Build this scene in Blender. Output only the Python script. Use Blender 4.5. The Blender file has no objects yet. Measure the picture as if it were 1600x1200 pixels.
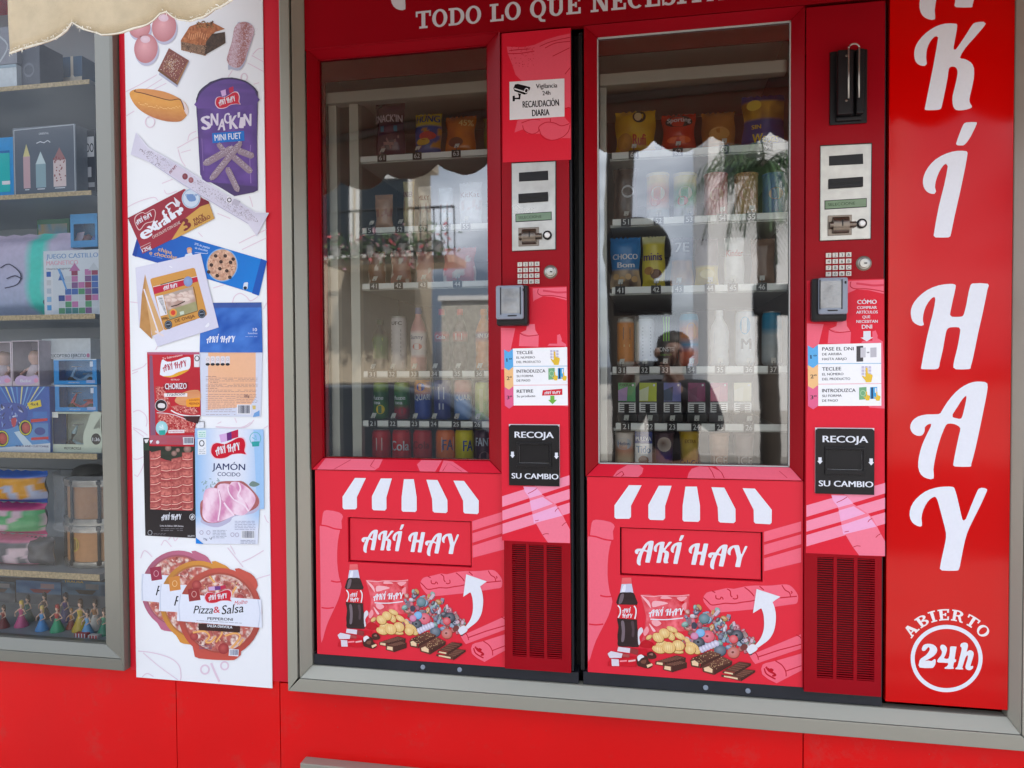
import bpy, bmesh, math, random
from mathutils import Vector, Matrix
from mathutils.geometry import tessellate_polygon
random.seed(7)
R = math.radians
scene = bpy.context.scene
col = scene.collection

# ------------------------------------------------------------------ camera
F_PX, YAW, PITCH, ROLL = 1150.0, R(-10.731), R(-1.378), R(-0.345)
CAM = Vector((0.0, -2.0, 1.55))
fw = Vector((math.sin(YAW)*math.cos(PITCH), math.cos(YAW)*math.cos(PITCH), math.sin(PITCH)))
rt0 = Vector((math.cos(YAW), -math.sin(YAW), 0.0))
up0 = rt0.cross(fw)
rt = rt0*math.cos(ROLL) + up0*math.sin(ROLL)
up = -rt0*math.sin(ROLL) + up0*math.cos(ROLL)
cd = bpy.data.cameras.new('camera')
cam = bpy.data.objects.new('camera', cd); col.objects.link(cam)
cam.matrix_world = Matrix(((rt.x, up.x, -fw.x, CAM.x), (rt.y, up.y, -fw.y, CAM.y), (rt.z, up.z, -fw.z, CAM.z), (0, 0, 0, 1)))
cd.sensor_width = 36.0; cd.lens = 36.0*F_PX/1600.0
cd.clip_start = 0.02; cd.clip_end = 2000
scene.camera = cam

# ------------------------------------------------------------------ sky, sun, exposure
SUN_EL, SUN_AZ = 56.0, 25.0       # the sun stands behind the kiosk, so its front is in open shade
w = bpy.data.worlds.new('World'); scene.world = w; w.use_nodes = True
nt = w.node_tree; nt.nodes.clear()
out = nt.nodes.new('ShaderNodeOutputWorld'); bg = nt.nodes.new('ShaderNodeBackground')
sky = nt.nodes.new('ShaderNodeTexSky'); sky.sky_type = 'NISHITA'; sky.sun_disc = False
sky.sun_elevation = R(SUN_EL); sky.sun_rotation = R(SUN_AZ); sky.dust_density = 3.0; sky.ozone_density = 1.0
tc = nt.nodes.new('ShaderNodeTexCoord'); nz = nt.nodes.new('ShaderNodeTexNoise')
mp_ = nt.nodes.new('ShaderNodeMapping'); mp_.inputs['Scale'].default_value = (1.0, 1.0, 2.6)
nz.inputs['Scale'].default_value = 2.3; nz.inputs['Detail'].default_value = 7; nz.inputs['Roughness'].default_value = 0.55
rmp = nt.nodes.new('ShaderNodeValToRGB')
rmp.color_ramp.elements[0].position = 0.36; rmp.color_ramp.elements[0].color = (0.25, 0.25, 0.25, 1)
rmp.color_ramp.elements[1].position = 0.58; rmp.color_ramp.elements[1].color = (1, 1, 1, 1)
mx = nt.nodes.new('ShaderNodeMix'); mx.data_type = 'RGBA'
L = nt.links.new
L(tc.outputs['Generated'], mp_.inputs['Vector']); L(mp_.outputs['Vector'], nz.inputs['Vector']); L(nz.outputs['Fac'], rmp.inputs['Fac'])
L(rmp.outputs['Color'], mx.inputs['Factor']); L(sky.outputs['Color'], mx.inputs['A'])
nz2 = nt.nodes.new('ShaderNodeTexNoise'); nz2.inputs['Scale'].default_value = 3.4; nz2.inputs['Detail'].default_value = 5     # bright and grey clouds
rm2 = nt.nodes.new('ShaderNodeValToRGB'); rm2.color_ramp.elements[0].position = .38; rm2.color_ramp.elements[0].color = (2.4, 3.0, 4.2, 1); rm2.color_ramp.elements[1].position = .62; rm2.color_ramp.elements[1].color = (13.2, 14.2, 16.0, 1)
mp_.inputs['Location'].default_value = (15.07, 7.81, 5.83)
L(mp_.outputs['Vector'], nz2.inputs['Vector']); L(nz2.outputs['Fac'], rm2.inputs['Fac']); L(rm2.outputs['Color'], mx.inputs['B'])
L(mx.outputs['Result'], bg.inputs['Color']); bg.inputs['Strength'].default_value = 0.1
L(bg.outputs['Background'], out.inputs['Surface'])
sd = bpy.data.lights.new('sun', 'SUN'); sun = bpy.data.objects.new('sun', sd); col.objects.link(sun)
sd.energy = 4.4; sd.angle = R(1.5); sd.color = (1.0, 0.955, 0.89)
az = R(SUN_AZ); el = R(SUN_EL)
to_sun = Vector((math.sin(az)*math.cos(el), math.cos(az)*math.cos(el), math.sin(el)))
sun.rotation_euler = to_sun.to_track_quat('Z', 'Y').to_euler()
vs = scene.view_settings
vs.view_transform = 'Standard'; vs.look = 'None'; vs.exposure = 1.38; vs.gamma = 1.0; vs.use_curve_mapping = False
scene.cycles.use_denoising = True
scene.cycles.max_bounces = 10; scene.cycles.transparent_max_bounces = 24
scene.cycles.caustics_reflective = False; scene.cycles.caustics_refractive = False

# ------------------------------------------------------------------ helpers: geometry of the view
def ray(px, py):
    return rt*((px-800)/F_PX) + up*(-(py-600)/F_PX) + fw
def P(px, py, Y=0.0):
    """the point of the plane y = Y (Y = 0 is the face of the kiosk) under a photo position"""
    d = ray(px, py); t = (Y-CAM.y)/d.y
    return CAM + d*t
def RF(px, py, dist):
    """where a thing seen mirrored in the glass really stands, dist metres out in the street"""
    p = P(px, py, dist)
    return Vector((p.x, -dist, p.z))
def lin(c):
    return tuple((v/255.0/12.92 if v <= 10.3 else ((v/255.0+0.055)/1.055)**2.4) for v in c)
K = 0.86
def C(r, g, b):
    l = lin((r, g, b)); m_ = sum(l)/3; l = [max(0.0, m_+1.05*(v-m_)) for v in l]; return (l[0]*K, l[1]*K, l[2]*K, 1.0)
def mixc(a, b, t):
    return tuple(a[i]*(1-t)+b[i]*t for i in range(4))
def hsh(*a):
    x = math.sin(sum(v*(12.9898+7.13*i) for i, v in enumerate(a)))*43758.5453
    return x-math.floor(x)
def fbm(x, y, o=3):
    t, a, n = 0.0, 1.0, 0.0
    for i in range(o): t += a*vn(x+i*17.3, y+i*9.1); n += a; a *= .55; x *= 2.1; y *= 2.1
    return t/n
def vn(x, y):
    xi, yi = math.floor(x), math.floor(y); fx, fy = x-xi, y-yi
    fx = fx*fx*(3-2*fx); fy = fy*fy*(3-2*fy)
    a, b, c, d = hsh(xi, yi), hsh(xi+1, yi), hsh(xi, yi+1), hsh(xi+1, yi+1)
    return (a*(1-fx)+b*fx)*(1-fy)+(c*(1-fx)+d*fx)*fy

# ------------------------------------------------------------------ materials
MATS = {}
def mat(name, color=None, rough=0.5, metal=0.0, spec=0.5, noise=0.0, nscale=20.0, bump=0.0, bscale=60.0, attr=False, coat=0.0, emit=None, stretch=None, rvar=0.0, dirt=0.0):
    m = bpy.data.materials.new(name); m.use_nodes = True
    n = m.node_tree.nodes; l = m.node_tree.links.new
    b = n['Principled BSDF']
    b.inputs['Roughness'].default_value = rough; b.inputs['Metallic'].default_value = metal
    b.inputs['Specular IOR Level'].default_value = spec; b.inputs['Coat Weight'].default_value = coat
    tcx = n.new('ShaderNodeTexCoord'); vec = tcx.outputs['Object']
    if stretch:
        mpn = n.new('ShaderNodeMapping'); mpn.inputs['Scale'].default_value = stretch; l(vec, mpn.inputs['Vector']); vec = mpn.outputs['Vector']
    if attr:
        a = n.new('ShaderNodeAttribute'); a.attribute_name = 'Col'; src = a.outputs['Color']
    else:
        rgb = n.new('ShaderNodeRGB'); rgb.outputs[0].default_value = color; src = rgb.outputs[0]
    if noise > 0:
        t = n.new('ShaderNodeTexNoise'); t.inputs['Scale'].default_value = nscale; t.inputs['Detail'].default_value = 6; l(vec, t.inputs['Vector'])
        mr = n.new('ShaderNodeMapRange'); mr.inputs['From Min'].default_value = 0.25; mr.inputs['From Max'].default_value = 0.75
        mr.inputs['To Min'].default_value = 1-noise; mr.inputs['To Max'].default_value = 1+noise; l(t.outputs['Fac'], mr.inputs['Value'])
        mu = n.new('ShaderNodeMix'); mu.data_type = 'RGBA'; mu.blend_type = 'MULTIPLY'; mu.inputs['Factor'].default_value = 1
        l(src, mu.inputs['A']); l(mr.outputs['Result'], mu.inputs['B']); src = mu.outputs['Result']
    if dirt > 0:   # dust, dried splashes and small scuffs
        t = n.new('ShaderNodeTexNoise'); t.inputs['Scale'].default_value = 5; t.inputs['Detail'].default_value = 12; t.inputs['Roughness'].default_value = .75; l(tcx.outputs['Object'], t.inputs['Vector'])
        r2 = n.new('ShaderNodeMapRange'); r2.inputs['From Min'].default_value = .56; r2.inputs['From Max'].default_value = .80; r2.inputs['To Max'].default_value = dirt; l(t.outputs['Fac'], r2.inputs['Value'])
        v = n.new('ShaderNodeTexVoronoi'); v.inputs['Scale'].default_value = 22; v.inputs['Randomness'].default_value = 1; l(tcx.outputs['Object'], v.inputs['Vector'])
        r3 = n.new('ShaderNodeMapRange'); r3.inputs['From Min'].default_value = .05; r3.inputs['From Max'].default_value = .03; r3.inputs['To Max'].default_value = dirt*.8; l(v.outputs['Distance'], r3.inputs['Value'])
        ad = n.new('ShaderNodeMath'); ad.use_clamp = True; l(r2.outputs['Result'], ad.inputs[0]); l(r3.outputs['Result'], ad.inputs[1])
        mu = n.new('ShaderNodeMix'); mu.data_type = 'RGBA'; l(ad.outputs[0], mu.inputs['Factor']); l(src, mu.inputs['A']); mu.inputs['B'].default_value = (.16, .11, .09, 1); src = mu.outputs['Result']
    l(src, b.inputs['Base Color'])
    if rvar > 0:
        t = n.new('ShaderNodeTexNoise'); t.inputs['Scale'].default_value = 7; t.inputs['Detail'].default_value = 8; l(vec, t.inputs['Vector'])
        mr = n.new('ShaderNodeMapRange'); mr.inputs['To Min'].default_value = max(0.02, rough-rvar); mr.inputs['To Max'].default_value = rough+rvar
        l(t.outputs['Fac'], mr.inputs['Value']); l(mr.outputs['Result'], b.inputs['Roughness'])
    if bump > 0:
        t = n.new('ShaderNodeTexNoise'); t.inputs['Scale'].default_value = bscale; t.inputs['Detail'].default_value = 4; l(vec, t.inputs['Vector'])
        bp = n.new('ShaderNodeBump'); bp.inputs['Strength'].default_value = bump; bp.inputs['Distance'].default_value = 0.002
        l(t.outputs['Fac'], bp.inputs['Height']); l(bp.outputs['Normal'], b.inputs['Normal'])
    if emit:
        b.inputs['Emission Color'].default_value = emit[0]; b.inputs['Emission Strength'].default_value = emit[1]
    MATS[name] = m
    return m
def glass_mat(name, gain, tint=(1, 1, 1, 1)):
    """a clear pane: both its faces mirror by Fresnel's law, the rest goes straight through"""
    m = bpy.data.materials.new(name); m.use_nodes = True
    n = m.node_tree.nodes; l = m.node_tree.links.new; n.clear()
    o = n.new('ShaderNodeOutputMaterial'); tr = n.new('ShaderNodeBsdfTransparent'); gl = n.new('ShaderNodeBsdfGlossy')
    tr.inputs['Color'].default_value = tint; gl.inputs['Roughness'].default_value = 0.022
    fr = n.new('ShaderNodeFresnel'); fr.inputs['IOR'].default_value = 1.5
    mu = n.new('ShaderNodeMath'); mu.operation = 'MULTIPLY'; mu.inputs[1].default_value = gain; mu.use_clamp = True
    ms = n.new('ShaderNodeMixShader')
    tcx = n.new('ShaderNodeTexCoord'); t = n.new('ShaderNodeTexNoise'); t.inputs['Scale'].default_value = 3.2; t.inputs['Detail'].default_value = 1
    bp = n.new('ShaderNodeBump'); bp.inputs['Strength'].default_value = 0.05; bp.inputs['Distance'].default_value = 0.004
    l(tcx.outputs['Object'], t.inputs['Vector']); l(t.outputs['Fac'], bp.inputs['Height']); l(bp.outputs['Normal'], gl.inputs['Normal'])
    l(fr.outputs[0], mu.inputs[0]); l(mu.outputs[0], ms.inputs['Fac']); l(tr.outputs[0], ms.inputs[1]); l(gl.outputs[0], ms.inputs[2]); l(ms.outputs[0], o.inputs['Surface'])
    MATS[name] = m
    return m
mat('print', attr=True, spec=0.2, rough=0.42, noise=0.025, nscale=160)
mat('print_gloss', attr=True, spec=0.28, rough=0.25, noise=0.022, nscale=150)
mat('goods', attr=True, spec=0.35, rough=0.34, noise=0.08, nscale=60)
mat('foil', attr=True, rough=0.25, noise=0.10, nscale=45, bump=0.5, bscale=38)
mat('matte', attr=True, rough=0.75, noise=0.10, nscale=40)
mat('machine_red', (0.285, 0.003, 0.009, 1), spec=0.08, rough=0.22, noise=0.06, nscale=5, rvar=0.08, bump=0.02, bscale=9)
mat('sticker_red', C(226, 46, 64), spec=0.3, rough=0.40, noise=0.03, nscale=3)
mat('sign_red', C(206, 10, 12), spec=0.24, rough=0.09, noise=0.02, nscale=4, rvar=0.05, bump=0.10, bscale=5)
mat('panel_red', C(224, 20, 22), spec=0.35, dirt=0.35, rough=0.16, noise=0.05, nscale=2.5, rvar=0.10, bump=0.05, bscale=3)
mat('strip_red', C(214, 36, 52), spec=0.25, rough=0.45, noise=0.03, nscale=6)
mat('aluminium', (0.30, 0.29, 0.238, 1), rough=0.32, metal=0.25, noise=0.02, nscale=1.5, bump=0.03, bscale=500)
mat('aluminium_dark', (0.17, 0.165, 0.135, 1), rough=0.32, metal=0.25, noise=0.02, nscale=1.5)  # same finish as the other aluminium, darker base colour
mat('steel', (0.37, 0.355, 0.325, 1), rough=0.30, metal=0.85, noise=0.10, nscale=45, rvar=0.12, bump=0.05, bscale=200)
mat('dark_steel', (0.17, 0.14, 0.115, 1), rough=0.30, metal=0.9, noise=0.10, nscale=60)
mat('black_plastic', (0.009, 0.008, 0.009, 1), spec=0.25, rough=0.34, noise=0.15, nscale=30, bump=0.05, bscale=300)
mat('black_gap', (0.006, 0.006, 0.006, 1), rough=0.7)
mat('base_black', (0.014, 0.016, 0.022, 1), spec=0.3, rough=0.42, noise=0.2, nscale=12)
mat('grey_plastic', (0.22, 0.25, 0.31, 1), rough=0.36, noise=0.05)
mat('reader_screen', (0.20, 0.21, 0.22, 1), rough=0.10, noise=0.5, nscale=22, bump=0.9, bscale=26, coat=0.6)
mat('lcd', (0.12, 0.20, 0.105, 1), rough=0.15, noise=0.12, nscale=40)
mat('white_plastic', (0.78, 0.78, 0.76, 1), rough=0.35)
mat('lip_white', (0.88, 0.88, 0.86, 1), rough=0.35, noise=0.05)
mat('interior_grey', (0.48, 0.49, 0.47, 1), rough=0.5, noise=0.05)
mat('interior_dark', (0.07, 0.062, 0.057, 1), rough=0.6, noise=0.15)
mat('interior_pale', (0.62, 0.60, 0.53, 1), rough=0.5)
mat('chipboard', (0.44, 0.34, 0.20, 1), rough=0.7, noise=0.42, nscale=130, bump=0.3, bscale=160)
mat('laminate', (0.26, 0.29, 0.32, 1), rough=0.5)
mat('canvas', (0.50, 0.40, 0.26, 1), rough=0.85, noise=0.10, nscale=30, bump=0.6, bscale=420)
mat('thread', (0.75, 0.70, 0.58, 1), rough=0.9)
mat('rubber', (0.02, 0.02, 0.02, 1), rough=0.6)
glass_mat('pane_glass', 4.8, (0.93, 0.96, 0.94, 1))
glass_mat('window_glass', 0.8, (0.95, 0.97, 0.97, 1))

# ------------------------------------------------------------------ helpers: objects
def reg(name, me, parent=None, m=None):
    o = bpy.data.objects.new(name, me); col.objects.link(o)
    if m is not None and me is not None and not me.materials:
        me.materials.append(MATS[m] if isinstance(m, str) else m)
    if parent is not None: o.parent = parent
    return o
def tag(o, label=None, cat=None, group=None, kind=None):
    if label: o['label'] = label
    if cat: o['category'] = cat
    if group: o['group'] = group
    if kind: o['kind'] = kind
    return o
def thing(name, label, cat, loc=(0, 0, 0), group=None):
    o = bpy.data.objects.new(name, None); col.objects.link(o); o.location = loc; o.empty_display_size = 0.05
    return tag(o, label, cat, group)
def put(o, parent):
    """hang an object built in world coordinates under a thing that stands elsewhere"""
    o.parent = parent
    o.matrix_parent_inverse = Matrix.Translation(-parent.location)
    return o
class MB:
    """collects shapes of ONE part"""
    def __init__(s): s.v = []; s.f = []; s.c = []; s.smooth = False
    def add(s, vs_, fs, c=(0.5, 0.5, 0.5, 1)):
        n = len(s.v); s.v += [tuple(q) for q in vs_]; s.f += [tuple(i+n for i in f) for f in fs]
        s.c += (list(c) if isinstance(c, list) else [c]*len(vs_))
    def box(s, x0, x1, y0, y1, z0, z1, c=(0.5, 0.5, 0.5, 1)):
        s.add([(x0, y0, z0), (x1, y0, z0), (x1, y1, z0), (x0, y1, z0), (x0, y0, z1), (x1, y0, z1), (x1, y1, z1), (x0, y1, z1)],
              [(0, 3, 2, 1), (4, 5, 6, 7), (0, 1, 5, 4), (1, 2, 6, 5), (2, 3, 7, 6), (3, 0, 4, 7)], c)
    def prism(s, front, back, c=(0.5, 0.5, 0.5, 1)):
        """two matching outlines (front seen clockwise or not) closed into a solid"""
        n = len(front)
        fs = [tuple(range(n)), tuple(range(2*n-1, n-1, -1))]+[(i, n+i, n+(i+1) % n, (i+1) % n) for i in range(n)]
        s.add(list(front)+list(back), fs, c)
    def tube(s, pts, r, seg=8, c=(0.5, 0.5, 0.5, 1)):
        pts = [Vector(p) for p in pts]; rings = []
        for i, p in enumerate(pts):
            d = (pts[min(i+1, len(pts)-1)]-pts[max(i-1, 0)]).normalized()
            a = d.cross(Vector((0, 0, 1)) if abs(d.z) < 0.9 else Vector((1, 0, 0))).normalized(); b = d.cross(a)
            rr = r[i] if isinstance(r, (list, tuple)) else r
            rings.append([p+(a*math.cos(2*math.pi*k/seg)+b*math.sin(2*math.pi*k/seg))*rr for k in range(seg)])
        vs_ = [q for rg in rings for q in rg]; fs = []
        for i in range(len(rings)-1):
            for k in range(seg):
                fs.append((i*seg+k, i*seg+(k+1) % seg, (i+1)*seg+(k+1) % seg, (i+1)*seg+k))
        fs.append(tuple(range(seg-1, -1, -1))); fs.append(tuple((len(rings)-1)*seg+k for k in range(seg)))
        s.add(vs_, fs, c)
    def lathe(s, prof, cx, cy, z0, seg=20, colf=None, axis='z'):
        vs_, fs, cs = [], [], []
        n = len(prof)
        for i, (r, z) in enumerate(prof):
            for k in range(seg):
                a = 2*math.pi*k/seg
                if axis == 'z': vs_.append((cx+r*math.cos(a), cy+r*math.sin(a), z0+z))
                else: vs_.append((cx+r*math.cos(a), z+cy, z0+r*math.sin(a)))
                cs.append(colf(k/seg, z) if callable(colf) else (colf or (0.5, 0.5, 0.5, 1)))
        for i in range(n-1):
            for k in range(seg):
                fs.append((i*seg+k, i*seg+(k+1) % seg, (i+1)*seg+(k+1) % seg, (i+1)*seg+k))
        fs.append(tuple(range(seg-1, -1, -1))); fs.append(tuple((n-1)*seg+k for k in range(seg)))
        s.add(vs_, fs, cs)
    def mesh(s, name):
        me = bpy.data.meshes.new(name); me.from_pydata(s.v, [], s.f); me.update()
        a = me.color_attributes.new('Col', 'FLOAT_COLOR', 'POINT')
        a.data.foreach_set('color', [x for q in s.c for x in q])
        return me
    def build(s, name, m, parent=None, smooth=False, bevel=0.0, fixn=True, world=False):
        me = s.mesh(name)
        if fixn or bevel:
            bm = bmesh.new(); bm.from_mesh(me)
            if fixn: bmesh.ops.recalc_face_normals(bm, faces=bm.faces)
            if bevel:
                es = [e for e in bm.edges if len(e.link_faces) == 2 and e.calc_face_angle(0) > 0.6]
                bmesh.ops.bevel(bm, geom=es, offset=bevel, segments=2, profile=0.6, affect='EDGES', clamp_overlap=True)
            bm.to_mesh(me); bm.free()
        if smooth:
            me.polygons.foreach_set('use_smooth', [True]*len(me.polygons))
            if smooth == 'auto': me.set_sharp_from_angle(angle=R(40))
        o = reg(name, me, None, m)
        if parent is not None:
            if world: put(o, parent)
            else: o.parent = parent
        return o

# ------------------------------------------------------------------ helpers: flat print (ink on a sheet, drawn in photo positions)
TXT = {}
def text_mesh(s_, bold):
    key = (s_, bold)
    if key not in TXT:
        cu = bpy.data.curves.new('txt', 'FONT'); cu.body = s_; cu.size = 1.0; cu.resolution_u = 3
        ob = bpy.data.objects.new('txt', cu); me = ob.to_mesh()
        vs_ = [(v.co.x, v.co.y) for v in me.vertices]; fs = [tuple(p.vertices) for p in me.polygons]
        ob.to_mesh_clear(); bpy.data.objects.remove(ob); bpy.data.curves.remove(cu)
        TXT[key] = (vs_, fs)
    return TXT[key]
CAPH = 0.73
def shifts(bold): return (0.0,) if bold <= .004 else (-bold*.85, 0.0, bold*.85)
def smooth_loop(pts, n=3):
    """rounds a traced outline (closed Catmull-Rom)"""
    o = []; m_ = len(pts)
    for i in range(m_):
        p0, p1, p2, p3 = pts[i-1], pts[i], pts[(i+1) % m_], pts[(i+2) % m_]
        for k in range(n):
            t = k/n
            o.append(tuple(0.5*((2*p1[j])+(-p0[j]+p2[j])*t+(2*p0[j]-5*p1[j]+4*p2[j]-p3[j])*t*t+(-p0[j]+3*p1[j]-3*p2[j]+p3[j])*t**3) for j in (0, 1)))
    return o
def smooth_line(pts, n=4):
    o = []
    for i in range(len(pts)-1):
        p0, p1, p2, p3 = pts[max(i-1, 0)], pts[i], pts[i+1], pts[min(i+2, len(pts)-1)]
        for k in range(n):
            t = k/n
            o.append(tuple(0.5*((2*p1[j])+(-p0[j]+p2[j])*t+(2*p0[j]-5*p1[j]+4*p2[j]-p3[j])*t*t+(-p0[j]+3*p1[j]-3*p2[j]+p3[j])*t**3) for j in (0, 1)))
    o.append(pts[-1]); return o
EPS = 0.00001
class Print:
    def __init__(s, fn=None, Y=0.0, base=0.0006, nrm=(0, -1, 0)):
        s.fn = fn or (lambda x, y: P(x, y, Y)); s.n = Vector(nrm); s.h = base; s.mb = MB(); s.k = 0; s.hold = False; s.pend = 0.0
    def pt(s, p):
        return tuple(Vector(s.fn(p[0], p[1]))+s.n*s.h)
    def up(s, small=0):
        """next ink layer; flecks share a few layers"""
        if s.hold: return
        if small:
            s.k += 1; s.base0 = s.h if not s.pend else s.base0; s.pend = EPS*(small+1)
            s.h = s.base0+EPS*(1+s.k % small)
        else:
            if s.pend: s.h = s.base0+s.pend; s.pend = 0.0
            s.h += EPS
    def raw(s, pts, fs, c):
        s.up()
        cs = [c(p[0], p[1]) for p in pts] if callable(c) else [c]*len(pts)
        s.mb.add([s.pt(p) for p in pts], fs, cs)
    def poly(s, pts, c):
        tri = tessellate_polygon([[Vector((p[0], p[1], 0)) for p in pts]])
        s.raw(pts, [tuple(t) for t in tri], c)
    def holed(s, outer, holes, c):
        loops = [outer]+holes; al = [p for l_ in loops for p in l_]
        tri = tessellate_polygon([[Vector((p[0], p[1], 0)) for p in l_] for l_ in loops])
        s.raw(al, [tuple(t) for t in tri], c)
    def blob(s, pts, c, n=3): s.poly(smooth_loop(pts, n), c)
    def grid(s, q, c, nu=12, nv=12, inside=None):
        """a four-cornered patch (tl, tr, br, bl) inked by c(u, v)"""
        tl, tr, br, bl = q; pts = []; cs = []; fs = []
        for j in range(nv+1):
            for i in range(nu+1):
                u, v = i/nu, j/nv
                pts.append(tuple((tl[k]*(1-u)+tr[k]*u)*(1-v)+(bl[k]*(1-u)+br[k]*u)*v for k in (0, 1))); cs.append(c(u, v))
        for j in range(nv):
            for i in range(nu):
                a = j*(nu+1)+i; fs.append((a, a+1, a+nu+2, a+nu+1))
        s.up(); s.mb.add([s.pt(p) for p in pts], fs, cs)
    def ell(s, cx, cy, rx, ry, c, rot=0, n=20, c2=None):
        """a disc; c2 inks the middle"""
        ca, sa = math.cos(rot), math.sin(rot)
        pts = [(cx+rx*math.cos(t)*ca-ry*math.sin(t)*sa, cy+rx*math.cos(t)*sa+ry*math.sin(t)*ca) for t in [2*math.pi*k/n for k in range(n)]]
        s.up(12 if n <= 6 else 36 if n <= 10 else 0)
        if c2 is None: s.mb.add([s.pt(p) for p in pts], [tuple(range(n))], c)
        else: s.mb.add([s.pt(p) for p in pts]+[s.pt((cx-rx*.15, cy-ry*.2))], [(k, (k+1) % n, n) for k in range(n)], [c]*n+[c2])
    def ring(s, cx, cy, rx, ry, wd, c, n=40, a0=0, a1=2*math.pi):
        pts = []; fs = []
        for k in range(n+1):
            t = a0+(a1-a0)*k/n
            pts += [(cx+rx*math.cos(t), cy+ry*math.sin(t)), (cx+(rx-wd)*math.cos(t), cy+(ry-wd)*math.sin(t))]
            if k: fs.append((2*k-2, 2*k-1, 2*k+1, 2*k))
        s.raw(pts, fs, c)
    def tex(s, pts, c, st=1.2):
        """a traced area inked cell by cell, like a screened photograph"""
        s.poly(pts, c)
        x0 = min(p[0] for p in pts); x1 = max(p[0] for p in pts); y0 = min(p[1] for p in pts); y1 = max(p[1] for p in pts)
        nx, ny = int((x1-x0)/st)+1, int((y1-y0)/st)+1; ids = {}; vs_ = []; fs = []
        def vid(i, j):
            if (i, j) not in ids: ids[(i, j)] = len(vs_); vs_.append((x0+i*st, y0+j*st))
            return ids[(i, j)]
        n = len(pts)
        for j in range(ny):
            yy = [y0+j*st, y0+(j+1)*st]; spans = []
            for y in yy:
                xs = sorted(pts[k][0]+(y-pts[k][1])/(pts[(k+1) % n][1]-pts[k][1])*(pts[(k+1) % n][0]-pts[k][0]) for k in range(n) if (pts[k][1] > y) != (pts[(k+1) % n][1] > y))
                spans.append([(xs[q], xs[q+1]) for q in range(0, len(xs)-1, 2)])
            for i in range(nx):
                a, b_ = x0+i*st, x0+(i+1)*st
                if any(q[0] <= a and b_ <= q[1] for q in spans[0]) and any(q[0] <= a and b_ <= q[1] for q in spans[1]): fs.append((vid(i, j), vid(i+1, j), vid(i+1, j+1), vid(i, j+1)))
        if fs: s.raw(vs_, fs, c)
    def line(s, pts, wd, c, smooth=False, taper=False):
        if smooth: pts = smooth_line(pts)
        vs_ = []; fs = []
        for i, p in enumerate(pts):
            a, b = pts[max(i-1, 0)], pts[min(i+1, len(pts)-1)]
            dx, dy = b[0]-a[0], b[1]-a[1]; l_ = math.hypot(dx, dy) or 1
            h_ = wd/2*(1 if not taper else (0.25+0.75*math.sin(math.pi*(i+0.3)/(len(pts)-0.4))))
            vs_ += [(p[0]-dy/l_*h_, p[1]+dx/l_*h_), (p[0]+dy/l_*h_, p[1]-dx/l_*h_)]
            if i: fs.append((2*i-2, 2*i-1, 2*i+1, 2*i))
        s.raw(vs_, fs, c)
    def rrect(s, q, r, c):
        pts = []
        for i in range(4):
            p, a, b = q[i], q[i-1], q[(i+1) % 4]
            la, lb = math.dist(p, a), math.dist(p, b); ra, rb = min(r/la, .5), min(r/lb, .5)
            A = [p[k]+(a[k]-p[k])*ra for k in (0, 1)]; B = [p[k]+(b[k]-p[k])*rb for k in (0, 1)]
            for t in (0, .25, .5, .75, 1):
                pts.append(tuple(A[k]*(1-t)**2+2*p[k]*t*(1-t)+B[k]*t*t for k in (0, 1)))
        s.poly(pts, c)
    def text(s, t, p0, p1, h, c, bold=0.0, slant=0.0, up_=None):
        """a line of type with its baseline from p0 to p1 and capitals h high"""
        vs_, fs = text_mesh(t, bold)
        if not vs_: return
        x0 = min(v[0] for v in vs_); x1 = max(v[0] for v in vs_)
        dx, dy = p1[0]-p0[0], p1[1]-p0[1]; l_ = math.hypot(dx, dy)
        ux, uy = up_ or (dy/l_, -dx/l_)
        for sh in shifts(bold):
            pts = []
            for v in vs_:
                u = (v[0]+sh-x0)/(x1-x0); k = (v[1]+sh*.25)/CAPH*h
                pts.append((p0[0]+dx*u+ux*k+slant*k*dx/l_, p0[1]+dy*u+uy*k+slant*k*dy/l_))
            s.raw(pts, fs, c)
    def lines(s, x0, x1, y0, y1, n, c, wd=1.0, seed=1, sl=0.0):
        """small print too fine to read"""
        s.up(); s.hold = True
        for i in range(n):
            y = y0+(y1-y0)*i/max(n-1, 1); x = x0; k = 0
            while x < x1-1:
                l_ = 2.5+6*hsh(seed, i, k); k += 1
                e = min(x+l_, x1)
                if hsh(seed+3, i, k) > 0.08: s.line([(x, y+(x-x0)*sl), (e, y+(e-x0)*sl)], wd, c)
                x = e+1.2
        s.hold = False
    def build(s, name, parent=None, m='print', label=None):
        if s.pend: s.h = s.base0+s.pend
        o = s.mb.build(name, m, None, fixn=False)
        if parent is not None: put(o, parent) if parent.type == 'EMPTY' else setattr(o, 'parent', parent)
        if label: o['label'] = label
        return o
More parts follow.
